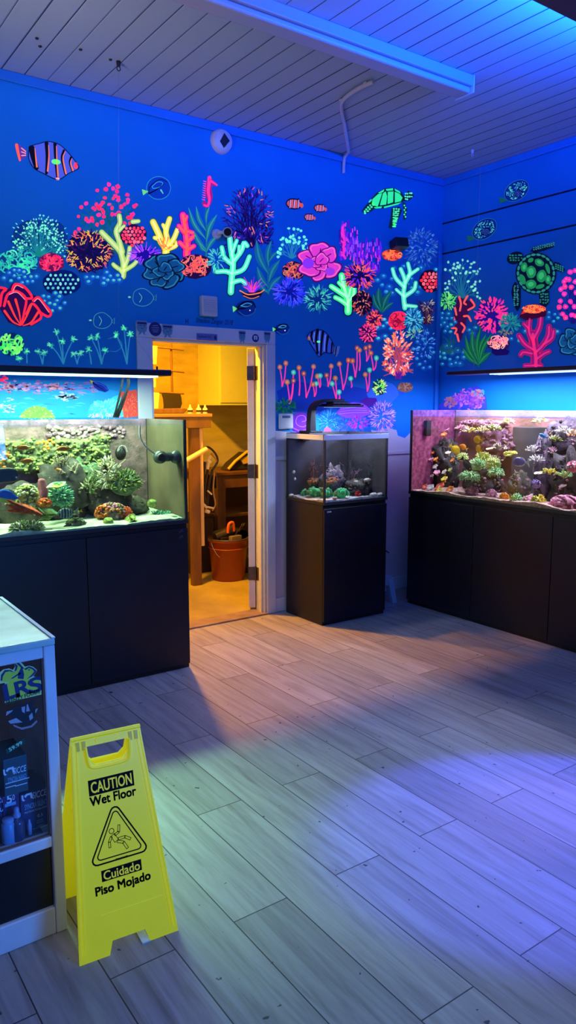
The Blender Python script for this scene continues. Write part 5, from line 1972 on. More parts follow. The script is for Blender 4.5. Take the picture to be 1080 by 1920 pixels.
for k, (wd, dz) in enumerate(((.040, .018), (.056, .004), (.050, -.010), (.034, -.022))):
    q.prism([(p.x - wd / 2, p.z + dz), (p.x + wd / 2, p.z + dz + .003), (p.x + wd / 2, p.z + dz + .008), (p.x - wd / 2, p.z + dz + .005)], .001, 0, Matrix.Translation((0, yc - .0022, 0)))
q.build('print', mat('sticker_violet', (.22, .22, .42), .5), s_)
p = at(479, 634, 1, yc)
s_ = plate('sticker', p.x, p.z, .058, .058, M_INK, 'small round dark emblem sticker towards the right end of the door header', 'sticker', None, 'round')
q = MB()
for sg in (-1, 1):
    q.prism([(p.x + sg * .009 - .006, p.z - .012), (p.x + sg * .009 + .006, p.z - .012), (p.x + sg * .009 + .007, p.z + .012), (p.x + sg * .009 - .007, p.z + .012)], .001, 0, Matrix.Translation((0, yc - .0022, 0)))
q.prism([(p.x - .016, p.z + .011), (p.x + .016, p.z + .011), (p.x + .016, p.z + .017), (p.x - .016, p.z + .017)], .001, 0, Matrix.Translation((0, yc - .0023, 0)))
q.build('emblem', M_STKW, s_)
# the signature of the mural over the door
p = at(402, 604, 1, WY)
M_SIG = mat('dark_signature_paint', (.006, .010, .10), .6)
text_obj('painted_signature', 'Shauline Zeigler 2018', M_SIG, Mface(p.x - WALL_A.location.x, WY - .0035 - WALL_A.location.y, p.z - WALL_A.location.z), .300, .044, WALL_A, .0, .25)
p = at(350, 602, 1, WY)
text_obj('painted_initial', 'H', M_SIG, Mface(p.x - WALL_A.location.x, WY - .0035 - WALL_A.location.y, p.z - WALL_A.location.z), .022, .034, WALL_A)


# ================================================================== WET FLOOR SIGN
# safety-yellow plastic fluoresces under the shop's blue light
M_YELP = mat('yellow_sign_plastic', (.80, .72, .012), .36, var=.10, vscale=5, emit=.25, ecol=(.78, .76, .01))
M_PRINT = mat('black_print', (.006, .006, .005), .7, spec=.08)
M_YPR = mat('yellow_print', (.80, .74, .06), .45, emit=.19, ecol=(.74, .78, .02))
FL, FR_ = Vector((.642, 1.937, 0)), Vector((.940, 1.907, 0))
wdir = (FR_ - FL).normalized()
bdir = Vector((-wdir.y, wdir.x, 0))
root = thing('wet_floor_sign', 'yellow folding wet floor sign standing beside the display case', 'floor sign', ((FL + FR_) / 2), None, atan2(wdir.y, wdir.x))
# sheet frame of the front board: x across, y up the slope
TOPZ, BACK = .622, .150
SL = sqrt(TOPZ ** 2 + BACK ** 2)
upv = Vector((0, BACK, TOPZ)).normalized()
nrm = Vector((1, 0, 0)).cross(upv)          # faces the viewer (towards -y)
SKEW = -.010                                # the worn sign stands slightly racked
MF = Matrix((Vector((1, 0, 0)), upv + Vector((SKEW / SL, 0, 0)), nrm)).transposed().to_4x4()
HB, HT = .151, .106                         # half widths, bottom and top


def hw_at(v):
    return HB + (HT - HB) * v / SL


def flat(mb, pts, z0, z1, m=0, M=MF):
    n = len(pts)
    vs = [M @ Vector((a, b, z0)) for a, b in pts] + [M @ Vector((a, b, z1)) for a, b in pts]
    fs = [list(range(n))[::-1], list(range(n, 2 * n))] + [(i, (i + 1) % n, n + (i + 1) % n, n + i) for i in range(n)]
    mb.add(vs, fs, m)
    return mb


def board(mb, M, z0, z1):
    """trapezoid with feet cut-out at the bottom and a hand hole at the top (built from strips)"""
    hv0, hv1, hh = SL - .088, SL - .032, .058
    # bottom band with the arched cut-out
    flat(mb, [(-HB, 0), (-.062, 0), (-.050, .038), (.050, .038), (.062, 0), (HB, 0), (hw_at(.10), .10), (-hw_at(.10), .10)], z0, z1, 0, M)
    flat(mb, [(-hw_at(.10), .10), (hw_at(.10), .10), (hw_at(hv0), hv0), (-hw_at(hv0), hv0)], z0, z1, 0, M)
    for sg in (-1, 1):
        pts = [(sg * hw_at(hv0), hv0), (sg * hw_at(hv1), hv1), (sg * (hh + .004), hv1), (sg * hh, hv0 + .018), (sg * (hh - .016), hv0)]
        flat(mb, pts if sg > 0 else pts[::-1], z0, z1, 0, M)
    flat(mb, [(-hw_at(hv1), hv1), (hw_at(hv1), hv1), (HT, SL), (-HT, SL)], z0, z1, 0, M)
    return mb


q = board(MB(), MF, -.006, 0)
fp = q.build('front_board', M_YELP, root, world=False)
# raised ribs, handle lip, hinge blocks
q = MB()
for sg in (-1, 1):
    for dd, w_ in ((.004, .004), (.016, .003)):
        a, b = sg * (hw_at(.02) - dd), sg * (hw_at(SL - .02) - dd)
        pts = [(a - w_ / 2, .02), (a + w_ / 2, .02), (b + w_ / 2, SL - .02), (b - w_ / 2, SL - .02)]
        flat(q, pts, 0, .003)
lip = [MF @ Vector((a, b, .004)) for a, b in ((-.066, SL - .034), (-.063, SL - .078), (-.050, SL - .096), (0, SL - .099), (.050, SL - .096), (.063, SL - .078), (.066, SL - .034))]
q.tube(smooth_path(lip, 4), .0045, n=6)
q.tube([MF @ Vector((-.075, .118, 0)), MF @ Vector((.115, .118, 0))], .0012, n=5)
q.build('moulded_rib', M_YELP, fp, world=False)
for a in (-.088, -.070, .072, .090):
    q = MB()
    flat(q, [(a - .005, SL - .040), (a + .005, SL - .040), (a + .005, SL - .014), (a - .005, SL - .014)], 0, .004)
    q.build('hinge_tab', mat('shaded_yellow_tab', (.62, .50, .01), .4, emit=.12), fp, world=False)
q = MB()
flat(q, [(-.034, SL - .026), (.030, SL - .026), (.034, SL - .018), (.03, SL - .010), (-.03, SL - .010), (-.036, SL - .016)], 0, .0035)
q.build('latch', M_YELP, fp, world=False, bevel=.001)
# rear board
q = MB()
upb = Vector((0, -BACK * 1.15, TOPZ)).normalized()
MBk = Matrix((Vector((1, 0, 0)), upb + Vector((SKEW / SL, 0, 0)), Vector((1, 0, 0)).cross(upb))).transposed().to_4x4()
MBk.translation = Vector((0, BACK + BACK * 1.15, 0))
board(q, MBk, -.006, 0)
q.build('rear_board', M_YELP, root, world=False)
q = MB()
q.cyl((-HT + SKEW, BACK, TOPZ - .004), (HT + SKEW, BACK, TOPZ - .004), .007, n=8)
q.build('hinge_rod', M_YELP, root, world=False)
# print ----------------------------------------------------------------------
zf = .0006


def MT2(x, y, rot=0., z=zf):
    return MF @ Matrix.Translation((x - SKEW * y / SL, y, z)) @ Matrix.Rotation(rot, 4, 'Z')


for pts in ([(-.0775, .463), (.0605, .463), (.0605, .509), (-.0775, .509)], [(-.0645, .211), (.0575, .211), (.0575, .243), (-.0645, .243)]):
    q = MB()
    flat(q, [(a_ - SKEW * b_ / SL, b_) for a_, b_ in pts], 0, .0008)
    q.build('print_panel', M_PRINT, fp, world=False)
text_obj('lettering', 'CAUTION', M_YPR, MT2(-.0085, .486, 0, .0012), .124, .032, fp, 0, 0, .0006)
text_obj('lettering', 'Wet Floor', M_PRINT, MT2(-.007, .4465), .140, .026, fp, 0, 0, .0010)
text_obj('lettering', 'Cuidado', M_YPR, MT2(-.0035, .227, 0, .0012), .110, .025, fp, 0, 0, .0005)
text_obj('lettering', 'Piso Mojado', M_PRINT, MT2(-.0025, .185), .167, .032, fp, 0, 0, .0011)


def ring(q, pts, w_, z0=0, z1=.0008):
    n = len(pts)
    for i in range(n):
        a, b = Vector(pts[i]), Vector(pts[(i + 1) % n])
        d = (b - a)
        if d.length < 1e-6:
            continue
        d.normalize()
        p_ = Vector((-d.y, d.x)) * w_ / 2
        e = d * w_ * .4
        flat(q, [tuple(a - e - p_), tuple(b + e - p_), tuple(b + e + p_), tuple(a - e + p_)], z0, z1)


def rtri(h, w_, y0, r):
    c = [(0, y0 + h - r), (-w_ / 2 + r, y0 + r), (w_ / 2 - r, y0 + r)]
    out = []
    for (cx, cy_), a0 in zip(c, (pi / 6, pi * 5 / 6, pi * 3 / 2)):
        for k in range(5):
            a = a0 + (2 * pi / 3) * k / 4
            out.append((cx + r * cos(a), cy_ + r * sin(a)))
    return out


q = MB()
ring(q, rtri(.153, .164, .262, .014), .0045)
ring(q, rtri(.128, .132, .274, .009), .0032)
q.build('warning_triangle', M_PRINT, fp, world=False)
q = MB()


def limb(pts, w_):
    for a, b in zip(pts[:-1], pts[1:]):
        a, b = Vector(a), Vector(b)
        d = (b - a).normalized()
        p_ = Vector((-d.y, d.x)) * w_ / 2
        ring(q, [tuple(a - p_), tuple(b - p_), tuple(b + p_), tuple(a + p_)], .0016)


hd = [(-.014 + .0075 * cos(k * pi / 6), .330 + .0075 * sin(k * pi / 6)) for k in range(12)]
ring(q, hd, .0018)
limb([(-.012, .318), (-.002, .298)], .013)
limb([(-.006, .316), (.007, .322), (.010, .342)], .006)
limb([(-.016, .314), (-.024, .300), (-.024, .284)], .006)
limb([(.000, .296), (.018, .288), (.028, .268)], .007)
limb([(.004, .302), (.024, .303), (.040, .292)], .007)
up_ = MF @ Vector((-.003, .018, 0)) - MF @ Vector((0, 0, 0))
q.v = [p_ + up_ for p_ in q.v]
q.build('falling_figure', M_PRINT, fp, world=False)
text_obj('lettering', 'impact', M_PRINT, MT2(0, .2635, 0, .001), .038, .008, fp, .02, .2)
# clear floor-guard foot wedge seen under the sign
q = MB()
q.box(.035, .060, -.004, .055, .0, .004)
q.build('foot_pad', mat('milky_foot_pad', (.5, .62, .62), .3), root, world=False)
# paper scrap on the floor behind the sign


# ================================================================== DISPLAY CASE (front left)
M_WFR = mat('white_painted_frame', (.60, .62, .66), .42, var=.12, vscale=7)
CX0, CX1, CY0, CY1, CZT = -.55, .666, 2.11, 2.675, .93
dc = thing('display_case', 'white framed glass-fronted display case, cut off by the picture edge', 'display case', ((CX0 + CX1) / 2, (CY0 + CY1) / 2, 0))


def bar(name, x0, x1, y0, y1, z0, z1, m=M_WFR, bevel=.004, par=None):
    q = MB()
    q.box(x0, x1, y0, y1, z0, z1)
    return q.build(name, m, par or dc, bevel=bevel)


def top_mat():
    m = mat('pale_stone_top', (.44, .62, .55), .28, var=.38, vscale=4, stretch=(1, 3, 1), tint=(.27, .38, .33))
    return m


bar('top', CX0, CX1, CY0 - .004, CY1, CZT - .020, CZT, top_mat())
q = MB()
q.box(CX1 - .010, CX1 + .001, CY0 - .003, CY1, CZT, CZT + .004)
q.build('edge_strip', M_STKW, dc)
bar('post', CX1 - .034, CX1, CY0, CY0 + .044, 0, CZT - .020)
bar('post', CX1 - .044, CX1, CY1 - .044, CY1, 0, CZT - .020)
bar('post', CX0, CX0 + .044, CY0, CY0 + .044, 0, CZT - .020)
bar('rail', CX0 + .044, CX1 - .034, CY0 + .002, CY0 + .040, CZT - .056, CZT - .020)
bar('rail', CX0 + .044, CX1 - .034, CY0 + .002, CY0 + .040, .285, .319)
bar('rail', CX0 + .044, CX1 - .034, CY0 + .002, CY0 + .040, 0, .088)
bar('side_panel', CX1 - .012, CX1 - .004, CY0 + .044, CY1 - .044, 0, CZT - .020)
bar('shelf', CX0 + .044, CX1 - .046, CY0 + .045, CY1 - .05, .300, .318, mat('dark_shelf', (.03, .04, .06), .5))
bar('lower_panel', CX0 + .044, CX1 - .034, CY0 + .014, CY0 + .024, .088, .285, M_BLACK)
bar('back_panel', CX0 + .044, CX1 - .046, CY1 - .05, CY1 - .04, .32, CZT - .03, mat('grey_back_panel', (.16, .24, .28), .6))
gp = bar('glass_pane', CX0 + .044, CX1 - .034, CY0 + .016, CY0 + .021, .319, CZT - .056, glass_mat('case_glass', (.95, .97, .98), 1.35), 0)
for a in ((CX1 - .038, CX1 - .034, .319, CZT - .056), (CX0 + .044, CX1 - .034, .319, .323)):
    bar('glazing_bead', a[0], a[1], CY0 + .008, CY0 + .018, a[2], a[3], mat('bronze_bead', (.16, .10, .08), .4), 0)

# pump boxes on the shelf
M_BOXB = mat('navy_carton', (.02, .04, .15), .4)
M_BOXT = mat('dark_teal_carton', (.015, .09, .12), .4)
M_WPRT = mat('pale_print', (.80, .88, .95), .5, var=0)
M_CPRT = mat('cyan_print', (.20, .48, .72), .5)


def carton(name, label, x0, x1, z0, z1, y0, dep, m, rot=0.):
    r = thing(name, label, 'box', ((x0 + x1) / 2, y0 + dep / 2, z0))
    q = MB()
    q.box(x0, x1, y0, y0 + dep, z0, z1)
    q.build('carton', m, r, bevel=.0015)
    return r


def print_on(r, name, s, m, x, z, w_, h_, y0, bold=.0, shear=0., rot=0.):
    l = r.location
    return text_obj(name, s, m, Mface(x - l.x, y0 - l.y - .0008, z - l.z, rot), w_, h_, r, bold, shear)


def swoosh(r, x, z, w_, y0, m=None):
    """the maker's curved mark in front of the name"""
    q = MB()
    h_ = w_ * .62
    q.prism([(x - w_ / 2, z + h_ * .45), (x - w_ * .36, z + h_ * .45), (x - w_ * .34, z - h_ * .2), (x - w_ * .2, z - h_ * .42), (x - w_ * .36, z - h_ * .5), (x - w_ * .48, z - h_ * .3)], .0012, 0, Matrix.Translation((0, y0 - .001, 0)))
    q.prism([(x - w_ * .28, z + h_ * .2), (x - w_ * .1, z + h_ * .5), (x + w_ * .4, z + h_ * .5), (x + w_ * .5, z - h_ * .4), (x + w_ * .3, z - h_ * .4), (x + w_ * .24, z + h_ * .2), (x, z + h_ * .22), (x - w_ * .16, z - h_ * .05)], .0012, 0, Matrix.Translation((0, y0 - .001, 0)))
    q.build('maker_mark', m or M_WPRT, r)


yb = 2.185


def P(px, py, y=yb):
    return at(px, py, 1, y)


a, b = P(40, 1479), P(91, 1574)
x1, z1 = P(92, 1470).x, P(92, 1478).z
big = carton('pump_box', 'navy pump carton with pale lettering, nearest the right post inside the display case', P(38, 1500).x, P(90, 1500).x, .319, P(60, 1486).z, yb, .15, M_BOXB)
c1 = P(74, 1487)
print_on(big, 'lettering', 'SICCE', M_WPRT, P(74, 1487).x, P(74, 1488).z, P(88, 1487).x - P(61, 1487).x, .021, yb, .010, .12)
swoosh(big, P(51, 1493).x, P(51, 1494).z, .034, yb)
print_on(big, 'lettering', 'SYNCRA SILENT', M_CPRT, P(67, 1506).x, P(67, 1508).z, P(88, 1506).x - P(46, 1506).x, .018, yb, .02)
print_on(big, 'lettering', 'MULTIFUNCTIONAL PUMP', M_WPRT, P(67, 1517).x, P(67, 1518).z, P(88, 1506).x - P(46, 1506).x, .006, yb)
print_on(big, 'lettering', '0.5', M_WPRT, P(75, 1527).x, P(75, 1528).z, .016, .010, yb)
q = MB()
for k, (px, py) in enumerate(((75, 1537), (75, 1541), (76, 1547))):
    p = P(px, py)
    q.box(p.x - .010, p.x + .010, yb - .0012, yb - .0003, p.z - .001, p.z + .001)
for px, py in ((69, 1559), (83, 1556)):
    p = P(px, py)
    q.box(p.x - .012, p.x + .011, yb - .0012, yb - .0003, p.z - .013, p.z + .012)
q.build('print_block', M_CPRT, big)

mid = carton('pump_box', 'navy pump carton marked with a five, left of the carton by the post', P(5, 1500).x, P(37, 1500).x, .319, P(20, 1492).z, yb + .004, .15, mat('violet_navy_carton', (.03, .03, .14), .4))
yb2 = yb + .004
print_on(mid, 'lettering', '5', M_WPRT, P(18, 1498).x, P(18, 1499).z, .016, .028, yb2, .02)
print_on(mid, 'lettering', '.0', M_WPRT, P(25, 1495).x, P(25, 1496).z, .010, .018, yb2)
q = MB()
p = P(20, 1509)
q.box(p.x - .016, p.x + .016, yb2 - .0012, yb2 - .0003, p.z - .005, p.z + .005)
q.build('print_block', M_CPRT, mid)
lf_ = carton('pump_box', 'navy pump carton cut off by the picture edge inside the display case', P(-40, 1500).x, P(4, 1500).x, .319, P(2, 1496).z, yb + .006, .15, M_BOXB)
print_on(lf_, 'lettering', 'SICCE', M_WPRT, P(-14, 1505).x, P(-14, 1507).z, .085, .016, yb + .006, .010, .12)
print_on(lf_, 'lettering', 'SYNCRA', M_WPRT, P(-12, 1522).x, P(-12, 1524).z, .075, .014, yb + .006, .01)

ztop = P(20, 1492).z
nano = carton('pump_box', 'smaller dark teal pump carton stacked on the carton marked with a five', P(7, 1450).x, P(52, 1450).x, max(ztop, P(60, 1486).z) + .0005, P(30, 1420).z, yb + .001, .14, M_BOXT)
yb3 = yb + .001
print_on(nano, 'lettering', 'SICCE', M_WPRT, P(37, 1442).x, P(37, 1443).z, P(50, 1440).x - P(25, 1440).x, .020, yb3, .010, .12)
swoosh(nano, P(17, 1445).x, P(17, 1446).z, .034, yb3)
print_on(nano, 'lettering', 'SYNCRA NANO', M_CPRT, P(32, 1457).x, P(32, 1459).z, P(50, 1440).x - P(15, 1440).x, .016, yb3, .015)
q = MB()
for px, py, w_ in ((33, 1464, .07), (20, 1475, .03), (40, 1471, .036)):
    p = P(px, py)
    q.box(p.x - w_ / 2, p.x + w_ / 2, yb3 - .0012, yb3 - .0003, p.z - .0012, p.z + .0012)
q.build('print_block', M_WPRT, nano)

# bottles in front of the cartons
M_BOT = mat('dark_blue_bottle', (.02, .05, .13), .25)
p = P(34, 1570, 2.158)
bt = thing('spray_bottle', 'dark bottle with tall pale nozzle in front of the pump cartons', 'bottle', (p.x, 2.160, .319))
q = MB()
hN = P(34, 1512, 2.16).z - .319
q.lathe((p.x, 2.160, .319), [(0, 0), (.020, 0), (.0215, .004), (.0215, hN * .52), (.016, hN * .62), (.0095, hN * .66), (.0095, hN * .70)], 20)
q.build('bottle', M_BOT, bt)
q = MB()
q.lathe((p.x, 2.160, .319), [(.0115, hN * .70), (.0115, hN * .78), (.0085, hN * .80), (.007, hN * .96), (.004, hN), (0, hN)], 16)
q.build('nozzle', mat('pale_blue_cap', (.22, .34, .60), .35), bt)
p = P(17, 1570, 2.158)
bt2 = thing('additive_bottle', 'stout pale blue bottle beside the one with the tall nozzle', 'bottle', (p.x, 2.160, .319))
q = MB()
hN = P(17, 1534, 2.16).z - .319
q.lathe((p.x, 2.160, .319), [(0, 0), (.019, 0), (.020, .003), (.020, hN * .80), (.015, hN * .86)], 20)
q.build('bottle', mat('pale_blue_bottle', (.12, .32, .60), .35), bt2)
q = MB()
q.lathe((p.x, 2.160, .319), [(.0165, hN * .84), (.0165, hN), (0, hN)], 18)
q.build('cap', MATS['pale_blue_cap'], bt2)
p = P(56, 1556, 2.16)
q = MB()
q.lathe((p.x, 2.163, .319), [(0, 0), (.007, 0), (.007, .030), (.004, .038), (.0035, .046), (0, .048)], 14)
tag(q.build('dropper_vial', MATS['pale_blue_cap']), 'tiny pale vial in front of the carton by the post', 'vial')

# price label and stickers on the glass
yg = CY0 + .0155
p = P(29, 1400, yg)
q = MB()
q.prism([(p.x - .026, p.z - .016), (p.x + .028, p.z + .004), (p.x + .026, p.z + .020), (p.x - .028, p.z + .000)], .0008, 0, Matrix.Translation((0, yg - .0004, 0)))
pt = tag(q.build('price_label', mat('dark_green_label', (.01, .05, .03), .5)), 'small dark price label with pale green digits on the case glass', 'label')
text_obj('digits', '59.99', mat('pale_green_digits', (.45, .90, .55), .5), Mface(p.x - pt.location.x, -.001, p.z + .002 - pt.location.z, .36), .040, .011, pt, .01)

M_LIME = mat('lime_sticker', (.58, .68, .05), .4)
M_LIMW = mat('pale_lime_edge', (.66, .74, .30), .4)
M_NAVP = mat('navy_print', (.012, .02, .11), .45)
c0 = P(38, 1288, yg)
u = P(77, 1288, yg).x - P(8, 1288, yg).x
lg = thing('shop_sticker', 'lime food sticker with a leaping fish and big navy letters on the case glass', 'sticker', (c0.x, yg, c0.z))


def G(px, py):
    p_ = P(px, py, yg)
    return (p_.x, p_.z)


def gpoly(q, pts, d, m=0):
    q.prism([G(*p_) for p_ in pts], .0006, m, Matrix.Translation((0, yg - .0004 - d, 0)))


q = MB()
gpoly(q, [(9, 1318), (9, 1280), (0, 1282), (-3, 1276), (-2, 1262), (6, 1255), (17, 1253), (24, 1256), (28, 1250), (26, 1243), (15, 1234), (20, 1231), (34, 1236), (47, 1250), (54, 1248), (62, 1250), (69, 1256), (68, 1260), (62, 1268), (74, 1270), (77, 1278), (78, 1302)], 0)
q.build('outline', M_LIMW, lg)
q = MB()
gpoly(q, [(11, 1315), (11, 1281), (20, 1278), (3, 1278), (1, 1266), (8, 1257), (17, 1256), (27, 1260), (31, 1250), (24, 1241), (20, 1234), (33, 1240), (45, 1252), (53, 1250), (61, 1253), (66, 1257), (60, 1265), (52, 1272), (74, 1273), (76, 1300)], .0005)
q.build('lime_ground', M_LIME, lg)
q = MB()
for pts in ([(18, 1233), (22, 1233), (36, 1243), (45, 1253), (42, 1254), (32, 1245)], [(1, 1276), (2, 1265), (9, 1256), (20, 1256), (27, 1261), (18, 1258), (10, 1260), (5, 1268), (4, 1276)], [(45, 1254), (54, 1249), (62, 1252), (68, 1257), (67, 1261), (60, 1268), (50, 1273), (58, 1266), (64, 1259), (61, 1255), (54, 1252), (48, 1256)],
            [(33, 1272), (34, 1262), (40, 1250), (43, 1256), (45, 1264), (44, 1273)], [(20, 1272), (36, 1261), (40, 1262), (24, 1272)], [(26, 1242), (29, 1250), (27, 1259), (31, 1256), (33, 1248)], [(53, 1255), (55.5, 1254), (55.5, 1256.5), (53.5, 1257.5)]):
    gpoly(q, pts, .001)
q.build('leaping_fish', M_NAVP, lg)


def Mg(px, py, rot):
    x_, z_ = G(px, py)
    return Mface(x_ - lg.location.x, -.0018, z_ - lg.location.z, rot)


text_obj('lettering', 'L', M_NAVP, Mg(20, 1295, .13), .042, .048, lg, .03)
text_obj('lettering', 'R', M_NAVP, Mg(43, 1289, .13), .046, .048, lg, .03)
text_obj('lettering', 'S', M_NAVP, Mg(66, 1284, .13), .042, .048, lg, .03)
text_obj('lettering', 'FRENZY FOODS', mat('dark_green_print', (.02, .06, .02), .5), Mg(43, 1306, .15), u * .94, .0125, lg, .025)

c0 = P(42, 1342, yg)
ps = thing('picture_sticker', 'dark picture sticker with a scroll banner on the case glass, under the lime one', 'sticker', (c0.x, yg, c0.z))
q = MB()
gpoly(q, [(18, 1332), (26, 1326), (40, 1322), (55, 1318), (62, 1310), (62, 1326), (70, 1330), (64, 1344), (62, 1356), (44, 1361), (28, 1352), (18, 1340)], 0)
q.build('dark_picture', mat('sticker_black', (.014, .014, .022), .4), ps)
q = MB()
gpoly(q, [(50, 1321), (52, 1320), (56, 1333), (49, 1334)], .0006)
gpoly(q, [(40, 1326), (47, 1324), (46, 1337), (41, 1334)], .0006)
for pts in ([(12, 1334), (24, 1331), (22, 1334), (11, 1342)], [(15, 1352), (30, 1346), (42, 1354), (20, 1357)], [(54, 1342), (60, 1336), (62, 1346), (56, 1351)], [(66, 1330), (71, 1328), (66, 1338)]):
    gpoly(q, pts, .0006)
q.build('pale_marks', mat('sticker_pale_grey', (.34, .34, .40), .5), ps)
q = MB()
gpoly(q, [(24, 1358), (40, 1364), (58, 1360), (68, 1350), (70, 1353), (60, 1363), (41, 1368), (26, 1362)], .0008)
q.build('scroll_banner', mat('sticker_mauve', (.30, .22, .26), .5), ps)


# ================================================================== STORE ROOM THINGS
M_WOODR = mat('reddish_wood', (.135, .058, .025), .5, var=.35, vscale=3, stretch=(6, 6, 1))
M_WOODB = mat('brown_wood', (.15, .08, .034), .55, var=.35, vscale=3, stretch=(6, 6, 1))
M_CABW = mat('cream_cabinet_paint', (.74, .78, .46), .45, var=.06, vscale=3)
uc = thing('wall_cupboard', 'cream wall cupboard high up in the store room', 'cupboard', (4.2, 6.74, 1.616))
q = MB()
q.box(3.80, 4.75, 6.52, 6.985, 1.616, 2.55)
q.build('carcass', M_CABW, uc, bevel=.004)
for a, b in ((3.805, 4.27), (4.275, 4.745)):
    q = MB()
    q.box(a, b, 6.500, 6.519, 1.626, 2.54)
    q.build('door', M_CABW, uc, bevel=.003)
q = MB()
q.box(3.79, 4.76, 6.495, 6.985, 1.60, 1.6155)
q.build('bottom_moulding', M_CABW, uc, bevel=.003)

q = MB()
q.box(3.30, 3.83, 6.95, 6.975, .0, 2.6)
tag(q.build('plywood_sheet', mat('orange_plywood', (.66, .50, .17), .55, var=.3, vscale=2, stretch=(2, 2, 6))), 'orange-toned plywood sheet leaning upright on the store room wall', 'board')

rk = thing('wooden_rack', 'tall reddish wooden rack just inside the store room', 'rack', (2.95, 5.95, 0))
q = MB()
q.box(2.55, 3.295, 5.78, 6.15, 1.50, 1.528)
q.build('top_board', mat('worn_orange_board', (.36, .20, .08), .5, var=.3, vscale=4), rk, bevel=.004)
q = MB()
q.box(2.56, 3.285, 5.79, 5.815, 1.405, 1.50)
q.build('apron', M_WOODB, rk, bevel=.003)
for x, y in ((3.10, 5.80), (2.57, 5.80), (3.10, 6.06), (2.57, 6.06)):
    q = MB()
    q.box(x, x + .085, y + .016, y + .075, 0, 1.50)
    q.build('leg', M_WOODR, rk, bevel=.003)
q = MB()
q.box(3.19, 3.225, 5.83, 5.86, .35, 1.50)
q.build('batten', mat('pale_batten', (.56, .40, .22), .5), rk, bevel=.002)

for k, px in enumerate((357, 373, 385)):
    p = at(px, 797, 1, 5.87)
    g_ = thing('glue_bottle', ('small white bottle half hidden behind the tank edge, on the rack', 'small white bottle with pointed cap, in the middle of three on the rack', 'small white bottle nearest the right end of the rack top')[k], 'bottle', (p.x, 5.87, 1.528), 'small bottles on the wooden rack')
    q = MB()
    q.lathe((p.x, 5.87, 1.528), [(0, 0), (.021, 0), (.022, .003), (.022, .042), (.012, .052)], 16)
    q.build('bottle', mat('cream_bottle', (.80, .80, .65), .4), g_)
    q = MB()
    q.lathe((p.x, 5.87, 1.528), [(.010, .050), (.009, .062), (.003, .078), (0, .079)], 12)
    q.build('cap', MATS['cream_bottle'], g_)
    q = MB()
    q.lathe((p.x, 5.87, 1.528), [(.0224, .012), (.0224, .032)], 16)
    q.build('label_band', mat('dark_bottle_label', (.05, .03, .02), .5), g_)

# model ship on the rack: mast, yards, sails
sy = 5.97
ms = thing('model_ship', 'model ship with mast, crossbars, cream sails and one dark sail, on the wooden rack', 'model ship', (2.98, sy, 1.528))


def Wp(px, py, y=sy):
    return at(px, py, 1, y)


q = MB()
p0, p1 = Wp(285, 780), Wp(346, 780)
hull = [(p0.x - .05, 1.5285), (p1.x - .03, 1.5285), (p1.x + .01, 1.565), (p1.x - .02, 1.575), (p0.x, 1.572), (p0.x - .08, 1.59)]
q.prism(hull, .10, 0, Matrix.Translation((0, sy, 0)))
q.build('hull', M_WOODB, ms, bevel=.006)
q = MB()
q.tube([Vector((Wp(322, 700).x, sy, 1.57)), Vector((Wp(322, 700).x, sy, 2.25))], [.011, .008], n=10)
q.build('mast', M_WOODR, ms)
for x0, y0, x1, y1 in ((288, 650, 344, 656), (300, 693, 345, 698), (299, 736, 345, 738)):
    q = MB()
    q.cyl(Wp(x0, y0, sy - .015), Wp(x1, y1, sy - .015), .008, n=8)
    q.build('yard', M_WOODB, ms)
for pts in ([(281, 648), (295, 649), (293, 683), (281, 682)], [(281, 706), (292, 707), (292, 726), (282, 726)], [(283, 735), (299, 737), (296, 768), (284, 768)]):
    q = MB()
    vs = []
    for x_, y_ in pts:
        p_ = Wp(x_, y_, sy - .03)
        vs.append((p_.x, p_.z))
    q.prism(vs, .003, 0, Matrix.Translation((0, sy - .03, 0)))
    q.build('cream_sail', mat('cream_sailcloth', (.74, .60, .32), .8), ms)['label'] = 'cream sail'
q = MB()
prof = [(303, 738), (306, 748), (307, 760), (306, 771), (330, 771), (338, 766), (341, 757), (340, 746), (338, 739)]
pp = [Wp(a_, b_, sy - .03) for a_, b_ in prof]
q.prism([(p_.x, p_.z) for p_ in pp], .012, 0, Matrix.Translation((0, sy - .03, 0)))
q.build('dark_sail', mat('dark_sailcloth', (.010, .006, .008), .8), ms, bevel=.003)['label'] = 'dark brown sail'

# work bench, tool bag
wb = thing('workbench', 'reddish wooden bench along the back of the store room', 'workbench', (4.1, 6.55, 0))
q = MB()
q.box(3.60, 4.7, 6.25, 6.92, .925, .955)
q.build('bench_top', M_WOODR, wb, bevel=.004)
q = MB()
q.box(3.62, 4.7, 6.27, 6.295, .80, .925)
q.build('apron', M_WOODR, wb, bevel=.003)
for x in (3.62, 4.02, 4.6):
    q = MB()
    q.box(x, x + .09, 6.27, 6.34, 0, .80)
    q.build('leg', M_WOODR, wb, bevel=.003)
q = MB()
q.box(3.71, 4.6, 6.34, 6.90, .50, .525)
q.build('shelf', M_WOODB, wb, bevel=.003)
q = MB()
q.box(3.64, 4.68, 6.88, 6.91, .0, .92)
q.build('back_panel', mat('dark_back_board', (.06, .035, .03), .6), wb)
bg = thing('tool_bag', 'yellow and black tool bag on the work bench', 'tool bag', (3.93, 6.45, .955))
q = MB()
pts = [at(x, y, 1, 6.4) for x, y in ((427, 882), (438, 868), (463, 848), (490, 852), (500, 882))]
q.prism([(p_.x, max(.956, p_.z)) for p_ in pts], .16, 0, Matrix.Translation((0, 6.48, 0)))
q.build('bag', mat('black_nylon', (.02, .016, .014), .7), bg, bevel=.01)
q = MB()
a_, b_ = at(428, 880, 1, 6.38), at(463, 847, 1, 6.38)
q.tube([a_, at(441, 865, 1, 6.38), b_, at(490, 851, 1, 6.38)], .016, n=8)
